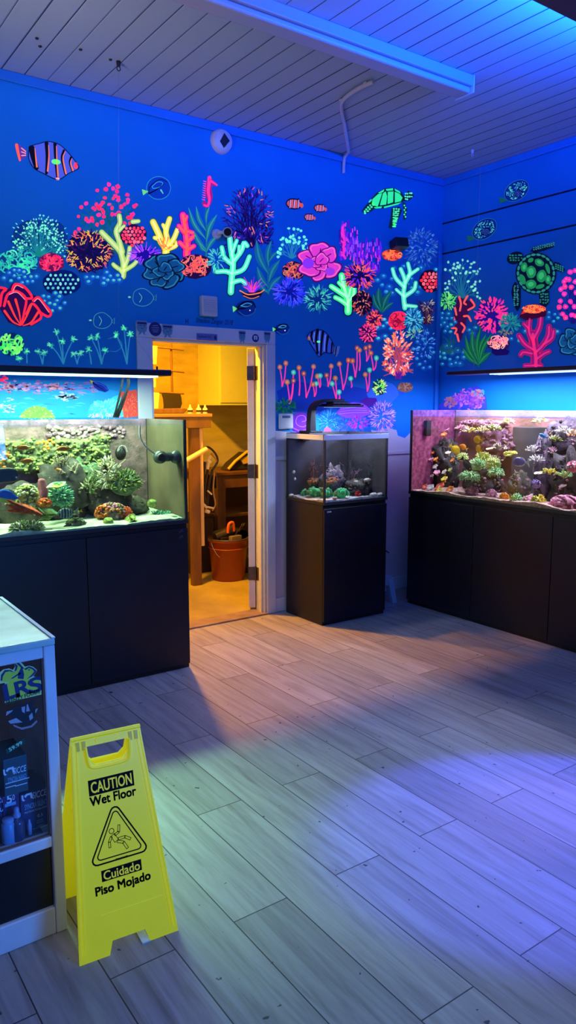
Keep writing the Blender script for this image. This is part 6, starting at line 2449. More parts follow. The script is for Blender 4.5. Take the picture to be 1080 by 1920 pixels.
q.build('yellow_edge', mat('yellow_fabric', (.70, .50, .05), .6), bg)
q = MB()
pts = [at(x, y, 1, 6.4) for x, y in ((450, 862), (464, 853), (470, 866), (455, 870))]
q.prism([(p_.x, p_.z) for p_ in pts], .02, 0, Matrix.Translation((0, 6.392, 0)))
q.build('yellow_patch', MATS['yellow_fabric'], bg)

# orange bucket with gear
bc = Vector((3.51, 5.90, 0))
bk = thing('bucket', 'orange plastic bucket full of pumps on the store room floor', 'bucket', bc)
M_ORB = mat('orange_bucket_plastic', (.25, .038, .012), .4, var=.15, vscale=4)
q = MB()
q.lathe(bc, [(0, .004), (.145, 0), (.150, .006), (.178, .36), (.186, .362), (.186, .385), (.176, .385), (.172, .34), (.142, .02), (0, .02)], 32)
q.build('body', M_ORB, bk)
q = MB()
q.lathe(bc, [(.186, .30), (.181, .306), (.177, .30)], 32)
q.lathe(bc, [(.1875, .378), (.190, .388), (.182, .392), (.172, .388)], 32, 1)
q.build('rim', [M_ORB, mat('dark_rim', (.05, .03, .03), .4)], bk)
q = MB()
q.tube([bc + Vector((.19 * cos(t), -.02 - .1 * sin(t * 1.0), .36 - .20 * sin(t))) for t in [pi * k / 12 for k in range(13)]], .003, n=6)
q.build('wire_handle', MATS['steel_wire'], bk)
M_DKP = mat('dark_pump_plastic', (.022, .018, .018), .35)
pump = thing('water_pump', 'dark pump with an orange-red handle lying in the bucket', 'pump', bc + Vector((-.02, 0, .34)))
q = MB()
q.cyl(bc + Vector((-.13, .02, .40)), bc + Vector((.06, .00, .45)), .055, n=18)
q.box(bc.x - .10, bc.x + .02, bc.y - .06, bc.y + .05, .30, .40)
q.build('pump_body', M_DKP, pump, bevel=.004)
q = MB()
q.tube(smooth_path([bc + Vector((-.03, -.05, .44)), bc + Vector((-.025, -.06, .52)), bc + Vector((.02, -.06, .53)), bc + Vector((.035, -.05, .45))], 5), .013, n=8)
q.build('orange_handle', mat('orange_red_plastic', (.85, .12, .02), .4), pump)
p2 = thing('water_pump', 'round dark pump with ribbed end, at the right side of the bucket', 'pump', bc + Vector((.11, .02, .30)))
q = MB()
q.cyl(bc + Vector((.10, -.09, .40)), bc + Vector((.10, .08, .40)), .062, n=20)
for k in range(3):
    q.cyl(bc + Vector((.10, -.09 + k * .05, .40)), bc + Vector((.10, -.075 + k * .05, .40)), .067, n=20)
q.cyl(bc + Vector((.05, .06, .36)), bc + Vector((.06, .06, .49)), .02, n=12)
q.build('pump_body', M_DKP, p2)
q = MB()
q.obox(Matrix.Translation(bc + Vector((0, -.13, .385))) @ Matrix.Rotation(.15, 4, 'Z'), .12, .045, .075)
tag(q.build('adapter_box', mat('olive_metal_box', (.26, .22, .14), .35, .4), bevel=.004), 'small olive metal box leaning in the front of the bucket', 'box')
q = MB()
for k in range(2):
    a_ = bc + Vector((.06 - k * .02, -.08, .43))
    q.tube(smooth_path([a_, a_ + Vector((.03, -.03, .06)), a_ + Vector((.07, -.02, .09)), a_ + Vector((.12, .02, -.03))]), .004, n=6)
q.build('cable', M_DKP, p2)

db = thing('storage_bin', 'tall dark bin between the rack and the orange bucket', 'bin', (3.42, 6.38, 0))
q = MB()
q.box(3.30, 3.56, 6.25, 6.55, 0, .53)
q.build('body', mat('dark_brown_bin', (.035, .02, .022), .5), db, bevel=.012)
q = MB()
q.box(3.29, 3.57, 6.24, 6.56, .53, .555)
q.build('lid', mat('black_lid', (.02, .015, .016), .45), db, bevel=.006)

# pale pipe fixed on the rack leg
q = MB()
q.tube([at(345, 866, 1, 5.72), at(387, 842, 1, 5.76)], [.022, .022], n=14)
tag(q.build('wooden_rod', mat('pale_rod', (.72, .56, .32), .5)), 'pale rod sticking out sideways from the wooden rack', 'rod')
# hose bundle hanging behind it
hb = thing('hose_bundle', 'bundle of dark hoses with white fittings hanging behind the rack', 'hoses', (3.33, 5.98, .60))
hy = 5.98
for k, (pts, r_, m_) in enumerate((([(380, 868), (376, 850), (388, 838), (402, 848), (408, 864), (398, 882)], .010, M_DKP), ([(392, 862), (388, 890), (384, 920), (386, 950)], .013, M_DKP), ([(398, 880), (392, 910), (390, 940), (386, 962)], .011, M_DKP),
                                 ([(384, 866), (380, 905), (378, 945)], .014, M_DKP), ([(402, 885), (400, 920), (404, 945), (398, 958)], .008, mat('tan_hose', (.42, .28, .14), .4)), ([(392, 912), (402, 935), (404, 955)], .006, M_DKP), ([(396, 850), (404, 860), (408, 868)], .008, MATS['tan_hose']))):
    q = MB()
    q.tube(smooth_path([at(a_, b_, 1, hy + .012 * (k % 3)) for a_, b_ in pts], 5), r_, n=8)
    q.build('hose', m_, hb)
M_FIT = mat('white_fitting', (.78, .70, .52), .4)
for pts, r_ in ((([(388, 861), (394, 868)]), .020), ([(391, 856), (394, 859)], .022), ([(391, 868), (389, 880)], .014), ([(378, 942), (388, 952)], .012), ([(386, 950), (400, 953)], .010), ([(386, 958), (392, 960)], .018), ([(389, 920), (397, 927)], .008)):
    q = MB()
    q.tube([at(a_, b_, 1, hy - .03) for a_, b_ in pts], r_, n=10)
    q.build('white_fitting', M_FIT, hb)
q = MB()
p = at(458, 1062, 1, 6.0)
q.lathe((p.x + .03, 6.05, 0), [(0, 0), (.05, 0), (.055, .01), (.055, .13), (.02, .17), (.018, .20)], 18)
jg = thing('jug', 'small dark jug with pale cap right of the orange bucket', 'jug', (p.x + .03, 6.05, 0))
q.build('body', mat('dark_jug', (.04, .03, .05), .35), jg)
q = MB()
q.lathe((p.x + .03, 6.05, 0), [(.021, .195), (.021, .225), (0, .225)], 14)
q.build('cap', MATS['cream_bottle'], jg)


# ================================================================== REEF: rocks, corals, fish
def cmat(name, a, b, sc=30., rough=.75, bump=.5, bs=80.):
    return mat(name, a, rough, var=.6, vscale=sc, bump=bump, bscale=bs, tint=b)


R_BROWN = cmat('reef_rock_brown', '#6f6a50', '#2f2f28', 22)
R_PURP = cmat('reef_rock_purple', '#7c6a74', '#383238', 30)
R_GREEN = cmat('reef_rock_green', '#6f8a5a', '#2c3a30', 20)
R_DARK = cmat('reef_rock_dark', '#4c423c', '#1a1716', 16)
R_PINK = cmat('reef_rock_pink', '#c88aa0', '#6a4a58', 22)


def rock_mb(rx, ry, rz, seed, rough=.5, q=None, c=(0, 0, 0), m=0):
    q = q or MB()
    q.ball((c[0], c[1], c[2] + rz * .8), rx, ry, rz, 26, 16, m, rough, seed, 2.6)
    return q


def branchy(q, seed, h, spread, n, r, lv=2, m=0, mt=1, twist=.5, seg=3):
    """upright branching stony coral: tapered tubes with pale tips"""
    R = random.Random(seed)

    def grow(p, d, ln, rr, lev):
        pts = [p]
        dd = d.copy()
        for k in range(seg):
            dd = (dd + Vector((R.uniform(-1, 1), R.uniform(-1, 1), R.uniform(-.3, .8))) * twist * .35).normalized()
            pts.append(pts[-1] + dd * ln / seg)
        q.tube(pts, [rr * (1 - .45 * i / seg) for i in range(seg + 1)], 6, m)
        if lev > 0:
            for k in range(3):
                i = R.randint(1, seg)
                d2 = (dd + Vector((R.uniform(-1, 1), R.uniform(-1, 1), R.uniform(-.2, .7))) * .9).normalized()
                grow(pts[i], d2, ln * R.uniform(.45, .7), rr * .72, lev - 1)
        else:
            q.tube([pts[-1] - dd * rr, pts[-1] + dd * rr * .9], [rr * .62, rr * .4], 6, mt)
    for k in range(n):
        a = 2 * pi * k / n + R.uniform(-.4, .4)
        t = R.uniform(.1, 1) * spread
        grow(Vector((cos(a) * spread * h * .12, sin(a) * spread * h * .12, 0)), Vector((cos(a) * t, sin(a) * t, 1)).normalized(), h * R.uniform(.5, .62), r, lv)
    return q


def tufts(q, seed, c, rx, ry, rz, n, ln, r, m=0, mt=None, low=-.1, droop=0.):
    """many short soft arms standing out of a mound"""
    R = random.Random(seed)
    c = Vector(c)
    for k in range(n):
        a = R.uniform(0, 2 * pi)
        u = R.uniform(low, 1)
        s_ = sqrt(max(0, 1 - u * u))
        d = Vector((s_ * cos(a), s_ * sin(a), u))
        p = c + Vector((d.x * rx, d.y * ry, d.z * rz))
        d2 = (d + Vector((R.uniform(-.5, .5), R.uniform(-.5, .5), R.uniform(-.3, .5) - droop))).normalized()
        l2 = ln * R.uniform(.6, 1.2)
        q.tube([p - d * r, p + d2 * l2 * .6, p + d2 * l2 + Vector((0, 0, -droop * l2 * .5))], [r, r * .9, r * .5], 5, m if mt is None or R.random() < .6 else mt)
    return q


def knobs(q, seed, c, rx, ry, rz, n, r, ms=(0,), low=-.2):
    R = random.Random(seed)
    c = Vector(c)
    for k in range(n):
        a = R.uniform(0, 2 * pi)
        u = R.uniform(low, 1)
        s_ = sqrt(max(0, 1 - u * u))
        p = c + Vector((s_ * cos(a) * rx, s_ * sin(a) * ry, u * rz))
        rr = r * R.uniform(.6, 1.25)
        q.ball(p, rr, rr, rr * .9, 6, 4, R.choice(ms))
    return q


def coral(name, label, mb, mats, loc, cat='coral', group=None, base=None, basem=None):
    """a coral at its place; with a rocky base it becomes a thing of two parts"""
    if base is None:
        o = mb.build(name, mats, None, world=False)
        o.location = loc
        return tag(o, label, cat, group)
    r = thing(name, label, cat, loc, group)
    mb.build('colony', mats, r, world=False)
    base.build('rock_base', basem or R_BROWN, r, world=False)
    return r


def disc(q, seed, r, th=.25, m=0, m2=1, tilt=(0, 0), c=(0, 0, 0), stem=0.):
    """a round mushroom / plate polyp with raised wavy rim and a mouth in the middle"""
    R = random.Random(seed)
    M_ = Matrix.Translation(Vector(c) + Vector((0, 0, stem))) @ Matrix.Rotation(tilt[0], 4, 'X') @ Matrix.Rotation(tilt[1], 4, 'Y')
    n = 18
    prof = [(.0, .10), (.18, .14), (.30, .22), (.62, .34), (.88, .36), (1.0, .20), (.92, .02), (.5, -.16), (.2, -.5)]
    vs = []
    for i, (a, b) in enumerate(prof):
        for j in range(n):
            ph = 2 * pi * j / n
            k = 1 + (.10 * sin(5 * ph + seed) if a > .5 else 0)
            vs.append(M_ @ Vector((a * r * k * cos(ph), a * r * k * sin(ph), b * r * th * 2 + (.05 * r * sin(4 * ph + seed) if a > .8 else 0))))
    for i in range(len(prof) - 1):
        q.add(vs[i * n:(i + 2) * n], [(j, (j + 1) % n, n + (j + 1) % n, n + j) for j in range(n)], m2 if i < 2 else m, True)
    if stem:
        q.cyl(Vector(c), Vector(c) + Vector((0, 0, stem)), r * .35, r * .25, 8, m)
    return q


def plate_coral(q, seed, r, m=0, m2=1, tilt=(0, 0), wave=.15, c=(0, 0, 0)):
    M_ = Matrix.Translation(Vector(c)) @ Matrix.Rotation(tilt[0], 4, 'X') @ Matrix.Rotation(tilt[1], 4, 'Y')
    n = 26
    vs, fs = [], []
    for i, (a, b) in enumerate(((0, 0), (.35, .03), (.7, .10), (1.0, .20), (1.0, .14), (.7, .04), (.3, -.06), (.12, -.25))):
        for j in range(n):
            ph = 2 * pi * j / n
            k = 1 + wave * noise.noise(Vector((cos(ph) * 1.6 + seed, sin(ph) * 1.6, seed)))
            vs.append(M_ @ Vector((a * r * k * cos(ph), a * r * k * sin(ph) * .8, b * r + a * wave * r * .5 * sin(3 * ph + seed))))
    for i in range(7):
        q.add(vs[i * n:(i + 2) * n], [(j, (j + 1) % n, n + (j + 1) % n, n + j) for j in range(n)], m if i != 2 else m2, True)
    return q


def brain(q, seed, rx, ry, rz, m=0, m2=1, rings=22, amp=.06):
    """dome with meandering ridges"""
    nu, nv = 56, 22
    vs = []
    rid = []
    for i in range(nv + 1):
        th = (pi * .56) * i / nv
        for j in range(nu):
            ph = 2 * pi * j / nu
            d = Vector((sin(th) * cos(ph), sin(th) * sin(ph), cos(th)))
            w_ = noise.noise(d * 2.2 + Vector((seed, 0, 0))) * 5.0
            g_ = sin(rings * .5 * d.x + w_) * cos(rings * .35 * d.y + w_ * .7)
            k = 1 + amp * (1 if g_ > 0 else -1) * min(1, abs(g_) * 3)
            vs.append(Vector((d.x * rx * k, d.y * ry * k, d.z * rz * k)))
            rid.append(g_)
    for i in range(nv):
        for j in range(nu):
            j2 = (j + 1) % nu
            a = i * nu + j
            q.add([vs[a], vs[a + nu], vs[(i + 1) * nu + j2], vs[i * nu + j2]], [(0, 1, 2, 3)], m if rid[a] > 0 else m2, True)
    return q


def fish(name, label, loc, ln, hr, th, face, mats, pattern=None, group=None, pitch=0., tail=(.9, .35), dorsal=.5, cat='fish', low=None):
    """a swimming fish: one body, fins as parts. face = heading angle about z; mats = [body, stripe, fin, eye white, pupil, ...]"""
    r = thing(name, label, cat, loc, group)
    r.rotation_euler = (0, -pitch, face)
    h = ln * hr
    prof = [(-.5, .10), (-.44, .16), (-.34, .34), (-.2, .70), (-.05, .95), (.1, 1.0), (.24, .90), (.36, .66), (.45, .36), (.50, .10), (.505, .02)]
    fine = []
    for (xa, ka), (xb, kb) in zip(prof[:-1], prof[1:]):
        st = max(1, int(round((xb - xa) / .03)))
        fine += [(xa + (xb - xa) * t / st, ka + (kb - ka) * t / st) for t in range(st)]
    prof = fine + [prof[-1]]
    n = 14
    q = MB()
    vs = []
    for x, k in prof:
        for j in range(n):
            a = 2 * pi * j / n
            z = sin(a) * h / 2 * k
            vs.append(Vector((x * ln, cos(a) * th * ln / 2 * min(1, k * 1.1), z + (0 if x < .2 else -(x - .2) * h * .12))))
    for i in range(len(prof) - 1):
        for j in range(n):
            j2 = (j + 1) % n
            f_ = [vs[i * n + j], vs[i * n + j2], vs[(i + 1) * n + j2], vs[(i + 1) * n + j]]
            cx = sum(p.x for p in f_) / 4 / ln
            cz = sum(p.z for p in f_) / 4 / h
            q.add(f_, [(0, 1, 2, 3)], pattern(cx, cz) if pattern else 0, True)
    q.build('body', mats, r, world=False)

    def fin(nm, pts, m, d=.012):
        k = MB()
        k.prism([(a * ln, b * h) for a, b in pts], d * ln)
        k.build(nm, m, r, world=False)
    fm = mats[2] if len(mats) > 2 else mats[0]
    tl, tw = tail
    fin('tail_fin', [(-.46, .09), (-.52, .14), (-.52 - .22 * tl, tw + .12), (-.52 - .14 * tl, 0), (-.52 - .22 * tl, -tw - .12), (-.52, -.14), (-.46, -.09)], mats[5] if len(mats) > 5 else fm)
    fin('dorsal_fin', [(.22, .40), (.10, .46 + .10 * dorsal), (-.10, .46 + .16 * dorsal), (-.32, .30 + .16 * dorsal), (-.40, .14), (-.30, .18), (-.1, .40), (.1, .45)], fm)
    fin('anal_fin', [(.05, -.44), (-.10, -.46 - .12 * dorsal), (-.30, -.32 - .16 * dorsal), (-.40, -.14), (-.28, -.2), (-.1, -.40)], fm)
    k = MB()
    for s_ in (-1, 1):
        M_ = Matrix.Translation((.16 * ln, s_ * th * ln * .46, -.06 * h)) @ Matrix.Rotation(s_ * .5, 4, 'Z')
        k.prism([(0, .04 * h), (-.14 * ln, .10 * h), (-.17 * ln, -.06 * h), (0, -.05 * h)], .008 * ln, 0, M_)
    k.build('pectoral_fin', fm, r, world=False)
    k = MB()
    er = .034 * ln
    for s_ in (-1, 1):
        k.ball((.36 * ln, s_ * th * ln * .32, .08 * h), er, er * .6, er, 10, 6, 0)
        k.ball((.36 * ln, s_ * (th * ln * .32 + er * .42), .08 * h), er * .55, er * .3, er * .55, 8, 5, 1)
    k.build('eye', [mats[3] if len(mats) > 3 else M_STKW, M_BLACKS], r, world=False)
    return r


# ------------------------------------------------------------------ LEFT TANK
def L_(px, py, y=4.18):
    return at(px, py, 1, y)


def R_(px, py, x=4.40):
    return at(px, py, 0, x)


ZF = .93
C_GREEN = cmat('green_polyp', '#8a9a58', '#35482c', 60)
C_LIMEG = cmat('lime_polyp', '#c0c860', '#667a32', 60)
C_PALEC = cmat('pale_branch', '#d8c8a0', '#9a9060', 60)
C_TIP = cmat('pale_tip', '#f0e8d0', '#d0c8a8', 40)
C_ORNG = cmat('orange_polyp', '#ff8a1a', '#b0501a', 60)
C_ORED = cmat('orange_red_sponge', '#e8581c', '#9a3416', 40)
C_YELL = cmat('yellow_polyp', '#f8d840', '#b89020', 60)
C_PINKP = cmat('pink_polyp', '#e89ab0', '#a05a74', 50)
C_MINT = cmat('mint_polyp', '#a8e8a0', '#5aa070', 60)
C_BRN = cmat('brown_polyp', '#8a7a58', '#4a4030', 60)
C_CREAM = cmat('cream_polyp', '#f0e4c4', '#b09a78', 60)

# encrusting mats on the back wall
q = MB()
R0 = random.Random(4)
p0, p1 = L_(-30, 815, 4.46), L_(206, 815, 4.46)
nx, nz = 62, 20
vs, fs = [], []
for j in range(nz + 1):
    for i in range(nx + 1):
        x = p0.x + (p1.x - p0.x) * i / nx
        zt, zb = 1.405 - .06 * noise.noise(Vector((x * 6, 0, 0))), 1.20 + .10 * noise.noise(Vector((x * 5, 3, 0)))
        z = zb + (zt - zb) * j / nz
        e = min(1, min(j, nz - j, nx - i) / 2.)
        vs.append((x, 4.485 - e * (.03 + .025 * noise.noise(Vector((x * 14, z * 14, 1))) + .02 * noise.noise(Vector((x * 45, z * 45, 5)))), z))
for j in range(nz):
    for i in range(nx):
        k = j * (nx + 1) + i
        fs.append((k, k + nx + 1, k + nx + 2, k + 1))
q.add(vs, fs, 0, True)
mat_root = thing('star_polyp_mat', 'wide mat of green star polyps on the back of the tank left of the doorway', 'coral', ((p0.x + p1.x) / 2, 4.46, 1.25))
q.build('crust', cmat('polyp_crust', '#8a8a5a', '#2c3628', 26), mat_root)
q = MB()
for k in range(420):
    v = vs[R0.randrange(len(vs))]
    rr = R0.uniform(.006, .013)
    x, y, z = v[0] + R0.uniform(-.01, .01), v[1] - .004, v[2] + R0.uniform(-.01, .01)
    orange = abs(x - L_(85, 838, 4.46).x) < .06 and z > 1.33 or x < L_(16, 838, 4.46).x
    q.ball((x, y, z), rr, rr * .7, rr * .8, 6, 4, 1 if orange and R0.random() < .7 else (2 if R0.random() < .35 else 0))
q.build('polyps', [C_GREEN, C_ORNG, C_LIMEG], mat_root)['kind'] = 'stuff'
q = MB()
for k in range(110):
    x, z = R0.uniform(L_(90, 800, 4.46).x, L_(235, 800, 4.46).x), R0.uniform(1.40, 1.475)
    rr = R0.uniform(.008, .02)
    q.ball((x, 4.485, z), rr, rr * .6, rr * .8, 7, 5, R0.choice((0, 0, 1)), .3, k)
tag(q.build('coralline_crust', [cmat('mauve_crust', '#a87a90', '#5a4450', 40), C_CREAM]), 'mauve and white crust near the water line, back of the tank left of the doorway', 'coral crust', kind='stuff')

rocks_l = [(40, 960, 4.40, .20, .08, .13, R_DARK, 'dark rock behind the orange finger sponge'), (118, 945, 4.38, .15, .09, .20, R_DARK, 'dark rock pillar in the middle of the left tank, under the lime plate coral'),
           (205, 950, 4.36, .13, .09, .13, R_DARK, 'dark rock under the bushy green corals in the left tank'), (246, 955, 4.34, .10, .07, .07, R_BROWN, 'low brown rock towards the right end of the left tank'), (150, 905, 4.42, .14, .05, .14, R_GREEN, 'greenish rock standing against the back pane of the left tank')]
for k, (px, py, y, rx, ry, rz, m_, lab) in enumerate(rocks_l):
    p = L_(px, py, y)
    q = rock_mb(rx, ry, rz, 11 + k)
    knobs(q, 300 + k, (0, 0, rz * .8), rx * .95, ry * .95, rz * .95, 90, .010, (0, 1, 1), -.3)
    o = q.build('live_rock', [m_, C_BRN], None, world=False)
    o.location = (p.x, y, ZF - .02 if k != 4 else 1.02)
    tag(o, lab, 'rock', 'live rock in the left tank')

p = L_(202, 905, 4.26)
coral('branching_coral', 'tall pale coral shaped like a small fir tree in the left tank', tufts(branchy(MB(), 21, .17, .5, 5, .007, 2, 0, 1), 3, (0, 0, .08), .045, .04, .10, 130, .024, .0045, 0, 1, -.7), [C_PALEC, C_TIP], (p.x, 4.26, p.z - .035))
p = L_(232, 918, 4.24)
coral('branching_coral', 'broad green bush coral right of the pale fir-shaped one', tufts(MB().ball((0, 0, .05), .085, .06, .065, 14, 10, 2, .2, 4), 5, (0, 0, .055), .088, .062, .07, 230, .030, .0055, 0, 1, -.4), [C_GREEN, C_LIMEG, R_GREEN], (p.x, 4.24, p.z - .02))
p = L_(172, 915, 4.28)
coral('branching_coral', 'olive twiggy coral left of the pale fir-shaped one', tufts(branchy(MB(), 33, .10, .9, 5, .006, 2, 0, 1), 6, (0, 0, .03), .055, .04, .05, 60, .022, .004, 0, 1), [C_GREEN, C_PALEC], (p.x, 4.28, p.z - .03))
p = L_(210, 960, 4.13)
q = knobs(MB().ball((0, 0, .045), .085, .06, .055, 16, 10, 0, .2, 6), 8, (0, 0, .05), .085, .06, .058, 200, .010, (0, 0, 3, 1), -.3)
knobs(q, 9, (-.066, -.02, .058), .040, .034, .042, 110, .0085, (1, 1, 2), -.6)
q.ball((.078, -.03, .035), .036, .03, .048, 14, 9, 2, .25, 4)
knobs(q, 10, (.078, -.03, .035), .036, .03, .048, 90, .006, (2,), -.6)
coral('zoanthid_mound', 'brown mound with orange polyps at both ends, on the sand of the left tank', q, [C_BRN, C_ORNG, C_ORED, C_PINKP], (p.x, 4.13, ZF - .005))
p = L_(50, 930, 4.16)
coral('bubble_coral', 'round pale yellow coral of curled lobes above the orange finger sponge', knobs(MB().ball((0, 0, .065), .058, .05, .062, 16, 10, 1, .1, 7), 12, (0, 0, .068), .060, .052, .066, 170, .009, (0, 0, 2), -.8), [C_LIMEG, C_BRN, C_CREAM], (p.x, 4.16, p.z - .07))
p = L_(44, 958, 4.01)
q = MB()
for k in range(7):
    a_, b_ = L_(78 - k * 1.5, 966 - k * 1.0, 4.01 + .010 * (k % 3)) - p, L_(14 + (k % 3) * 6, 938 + k * 3.2, 4.0 + .010 * (k % 3)) - p
    q.tube(smooth_path([a_, (a_ + b_) / 2 + Vector((0, 0, .006 * (k % 3))), b_], 4), [.009, .010, .011, .012, .011, .010, .009, .008, .006], 7, 0)
coral('finger_sponge', 'bundle of long orange fingers lying slanted in the left tank', q, [C_ORED], (p.x, 4.01, p.z))
p = L_(84, 944, 4.10)
coral('zoanthid_mound', 'small clump of orange polyps beside the dark rock pillar', knobs(MB().ball((0, 0, .01), .036, .03, .022, 12, 8, 0, .2, 3), 5, (0, 0, .012), .036, .03, .025, 60, .0085, (0, 1), -.2), [C_ORNG, C_ORED], (p.x, 4.10, p.z - .012))
p = L_(80, 918, 4.22)
coral('tube_sponge', 'upright dull pink sponge in front of the dark rock pillar', MB().tube([(0, 0, -.05), (.004, 0, .0), (-.004, 0, .055)], [.026, .03, .020], 12).ball((-.004, 0, .052), .020, .018, .012, 10, 6), [cmat('dull_pink_sponge', '#a85a68', '#7a3a48', 30)], (p.x, 4.22, p.z))
p = L_(107, 908, 4.12)
coral('plate_coral', 'lime plate coral sticking out from the dark rock pillar', knobs(plate_coral(MB(), 3, .058, 0, 1, (.12, -.25)), 3, (.01, 0, .010), .04, .03, .010, 20, .006, (1,), .2), [C_LIMEG, C_MINT], (p.x, 4.12, p.z - .012))
p = L_(90, 962, 4.08)
coral('clam', 'pale green clam-like coral below the small orange clump', plate_coral(plate_coral(MB(), 5, .058, 0, 1, (.2, .3), .2), 9, .05, 0, 1, (-.1, -.2), .2, (.0, .0, -.03)), [C_LIMEG, C_MINT], (p.x, 4.08, p.z))
p = L_(50, 985, 4.04)
coral('pulsing_coral', 'low bushy coral with feathery cream tips at the front of the left tank', tufts(MB().ball((0, 0, .02), .075, .04, .03, 14, 8, 0, .2, 4), 14, (0, 0, .022), .08, .042, .034, 190, .018, .0045, 0, 1, -.1), [C_GREEN, C_CREAM], (p.x, 4.04, ZF - .008))
p = L_(142, 980, 4.06)
coral('frag_rock', 'knobbly brown rock on the sand under the striped fish', knobs(rock_mb(.055, .035, .028, 40), 41, (0, 0, .03), .05, .03, .026, 50, .008, (0, 1), 0), [R_BROWN, C_GREEN], (p.x, 4.06, ZF - .012))
p = L_(114, 930, 4.24)
coral('hammer_coral', 'blue-green soft coral hanging on the dark rock pillar', tufts(MB().ball((0, 0, 0), .06, .045, .06, 14, 9, 0, .2, 8), 15, (0, 0, 0), .064, .05, .066, 120, .018, .006, 0, 1, -.8), [cmat('teal_polyp', '#4f8a70', '#2a5a50', 50), C_MINT], (p.x, 4.24, p.z))
p = L_(112, 868, 4.34)
coral('branching_coral', 'twiggy cream coral just above the clownfish', branchy(MB(), 51, .09, .9, 6, .0055, 2, 0, 1), [C_BRN, C_CREAM], (p.x, 4.34, p.z - .03))
p = L_(140, 878, 4.32)
coral('branching_coral', 'small pale twig coral right of the clownfish', branchy(MB(), 52, .07, 1.0, 5, .0045, 2, 0, 1), [C_PALEC, C_TIP], (p.x, 4.32, p.z - .03))
for k, (px, py, y, r_, lab) in enumerate(((203, 977, 4.03, .030, 'round lime coral on the sand below the orange-ended mound'), (245, 974, 4.03, .034, 'lime and dark shell-shaped coral on the sand, right of the round lime one'), (285, 945, 4.16, .032, 'yellow-green cup coral near the right end pane of the left tank'))):
    p = L_(px, py, y)
    q = MB()
    if k == 1:
        plate_coral(plate_coral(q, 7, r_ * 1.1, 0, 1, (.5, -.7), .1, (0, 0, .025)), 8, r_, 1, 0, (.3, .5), .1, (.01, 0, .025))
    else:
        q.ball((0, 0, r_ * .7), r_, r_ * .8, r_ * .8, 14, 9, 0, .12, k)
        disc(q, k, r_ * .8, .2, 1, 0, (.3, 0), (0, -.004, r_ * 1.2))
    coral('cup_coral', lab, q, [C_LIMEG, C_GREEN], (p.x, y, ZF - .008 if k != 2 else p.z - .02), 'coral', 'cup corals on the sand of the left tank')
p = L_(302, 968, 4.15)
coral('grass_coral', 'tuft of blue-green sea grass on the sand at the right end of the left tank', tufts(MB(), 17, (0, 0, 0), .06, .035, .004, 70, .03, .003, 0, None, .6), [cmat('seagrass_green', '#7ac8a0', '#3f8a70', 30)], (p.x, 4.15, ZF + .002))
for k, (px, py, w_) in enumerate(((288, 977, .026), (306, 978, .022), (326, 974, .026), (338, 970, .016))):
    p = L_(px, py, 4.03)
    o = MB().ball((0, 0, w_ * .35), w_, w_ * .8, w_ * .45, 12, 8, 0, .3, k + 3).build('pebble', cmat('grey_pebble', '#8a8a80', '#4a4c48', 30), None, world=False)
    o.location = (p.x, 4.03, ZF - .008)
    tag(o, 'small grey pebble on the green-lit sand near the right end of the left tank', 'pebble', 'pebbles at the right end of the left tank')

# pumps of the left tank
p = L_(300, 857, 4.05)
gy = thing('circulation_pump', 'grey twin-bulb circulation pump near the right end of the left tank', 'pump', p)
M_PUMP = mat('grey_pump', (.060, .070, .080), .35)
q = MB()
q.ball((0, 0, 0), .043, .040, .040, 16, 10)
q.cyl((0, 0, 0), (.11, 0, -.003), .022, n=14)
for k in range(5):
    q.cyl((.038 + k * .010, 0, -.001), (.043 + k * .010, 0, -.001), .027, n=14)
q.build('pump_body', M_PUMP, gy, world=False)
q = MB()
q.ball((.105, 0, -.003), .040, .038, .041, 16, 10)
q.build('motor_bulb', M_PUMP, gy, world=False)
q = MB()
q.tube([(-.008, -.034, 0), (-.010, -.046, 0)], [.028, .022], 16)
q.build('nozzle', mat('dark_nozzle', (.015, .014, .013), .5), gy, world=False)
q = MB()
pts = [L_(262, 798, 4.05) - p, L_(263, 820, 4.05) - p, L_(274, 838, 4.05) - p, L_(290, 851, 4.05) - p]
q.tube(smooth_path(pts), .0045, n=7)
q.build('cable', mat('pale_grey_cable', (.55, .56, .55), .5), gy, world=False)
p = L_(226, 850, 4.42)
pu = thing('circulation_pump', 'dark round pump head on the back pane of the left tank', 'pump', p)
q = MB()
q.ball((0, 0, 0), .034, .035, .045, 14, 10)
q.build('pump_body', M_DKP, pu, world=False)
q = MB()
q.tube([(.032 * cos(t * .5), -.030, .01 + .04 * sin(t * .5)) for t in range(7)], .003, n=6)
q.build('guard_ring', mat('pale_guard', (.42, .42, .38), .5), pu, world=False)
p = L_(12, 891, 4.10)
q = MB()
q.prism([(-.07, -.038), (.030, -.038), (.058, -.022), (.062, .01), (.045, .034), (.01, .04), (-.07, .038)], .05, 0, Matrix.Translation((0, 0, 0)))
mg = thing('magnet_cleaner', 'dark rounded glass cleaner block in the left tank at the picture edge', 'glass cleaner', p)
q.build('block', M_BPLAST, mg, world=False, bevel=.010)
q = MB()
q.cyl((.044, -.0245, -.012), (.044, -.028, -.012), .005, n=8)
q.build('white_mark', M_STKW, mg, world=False)

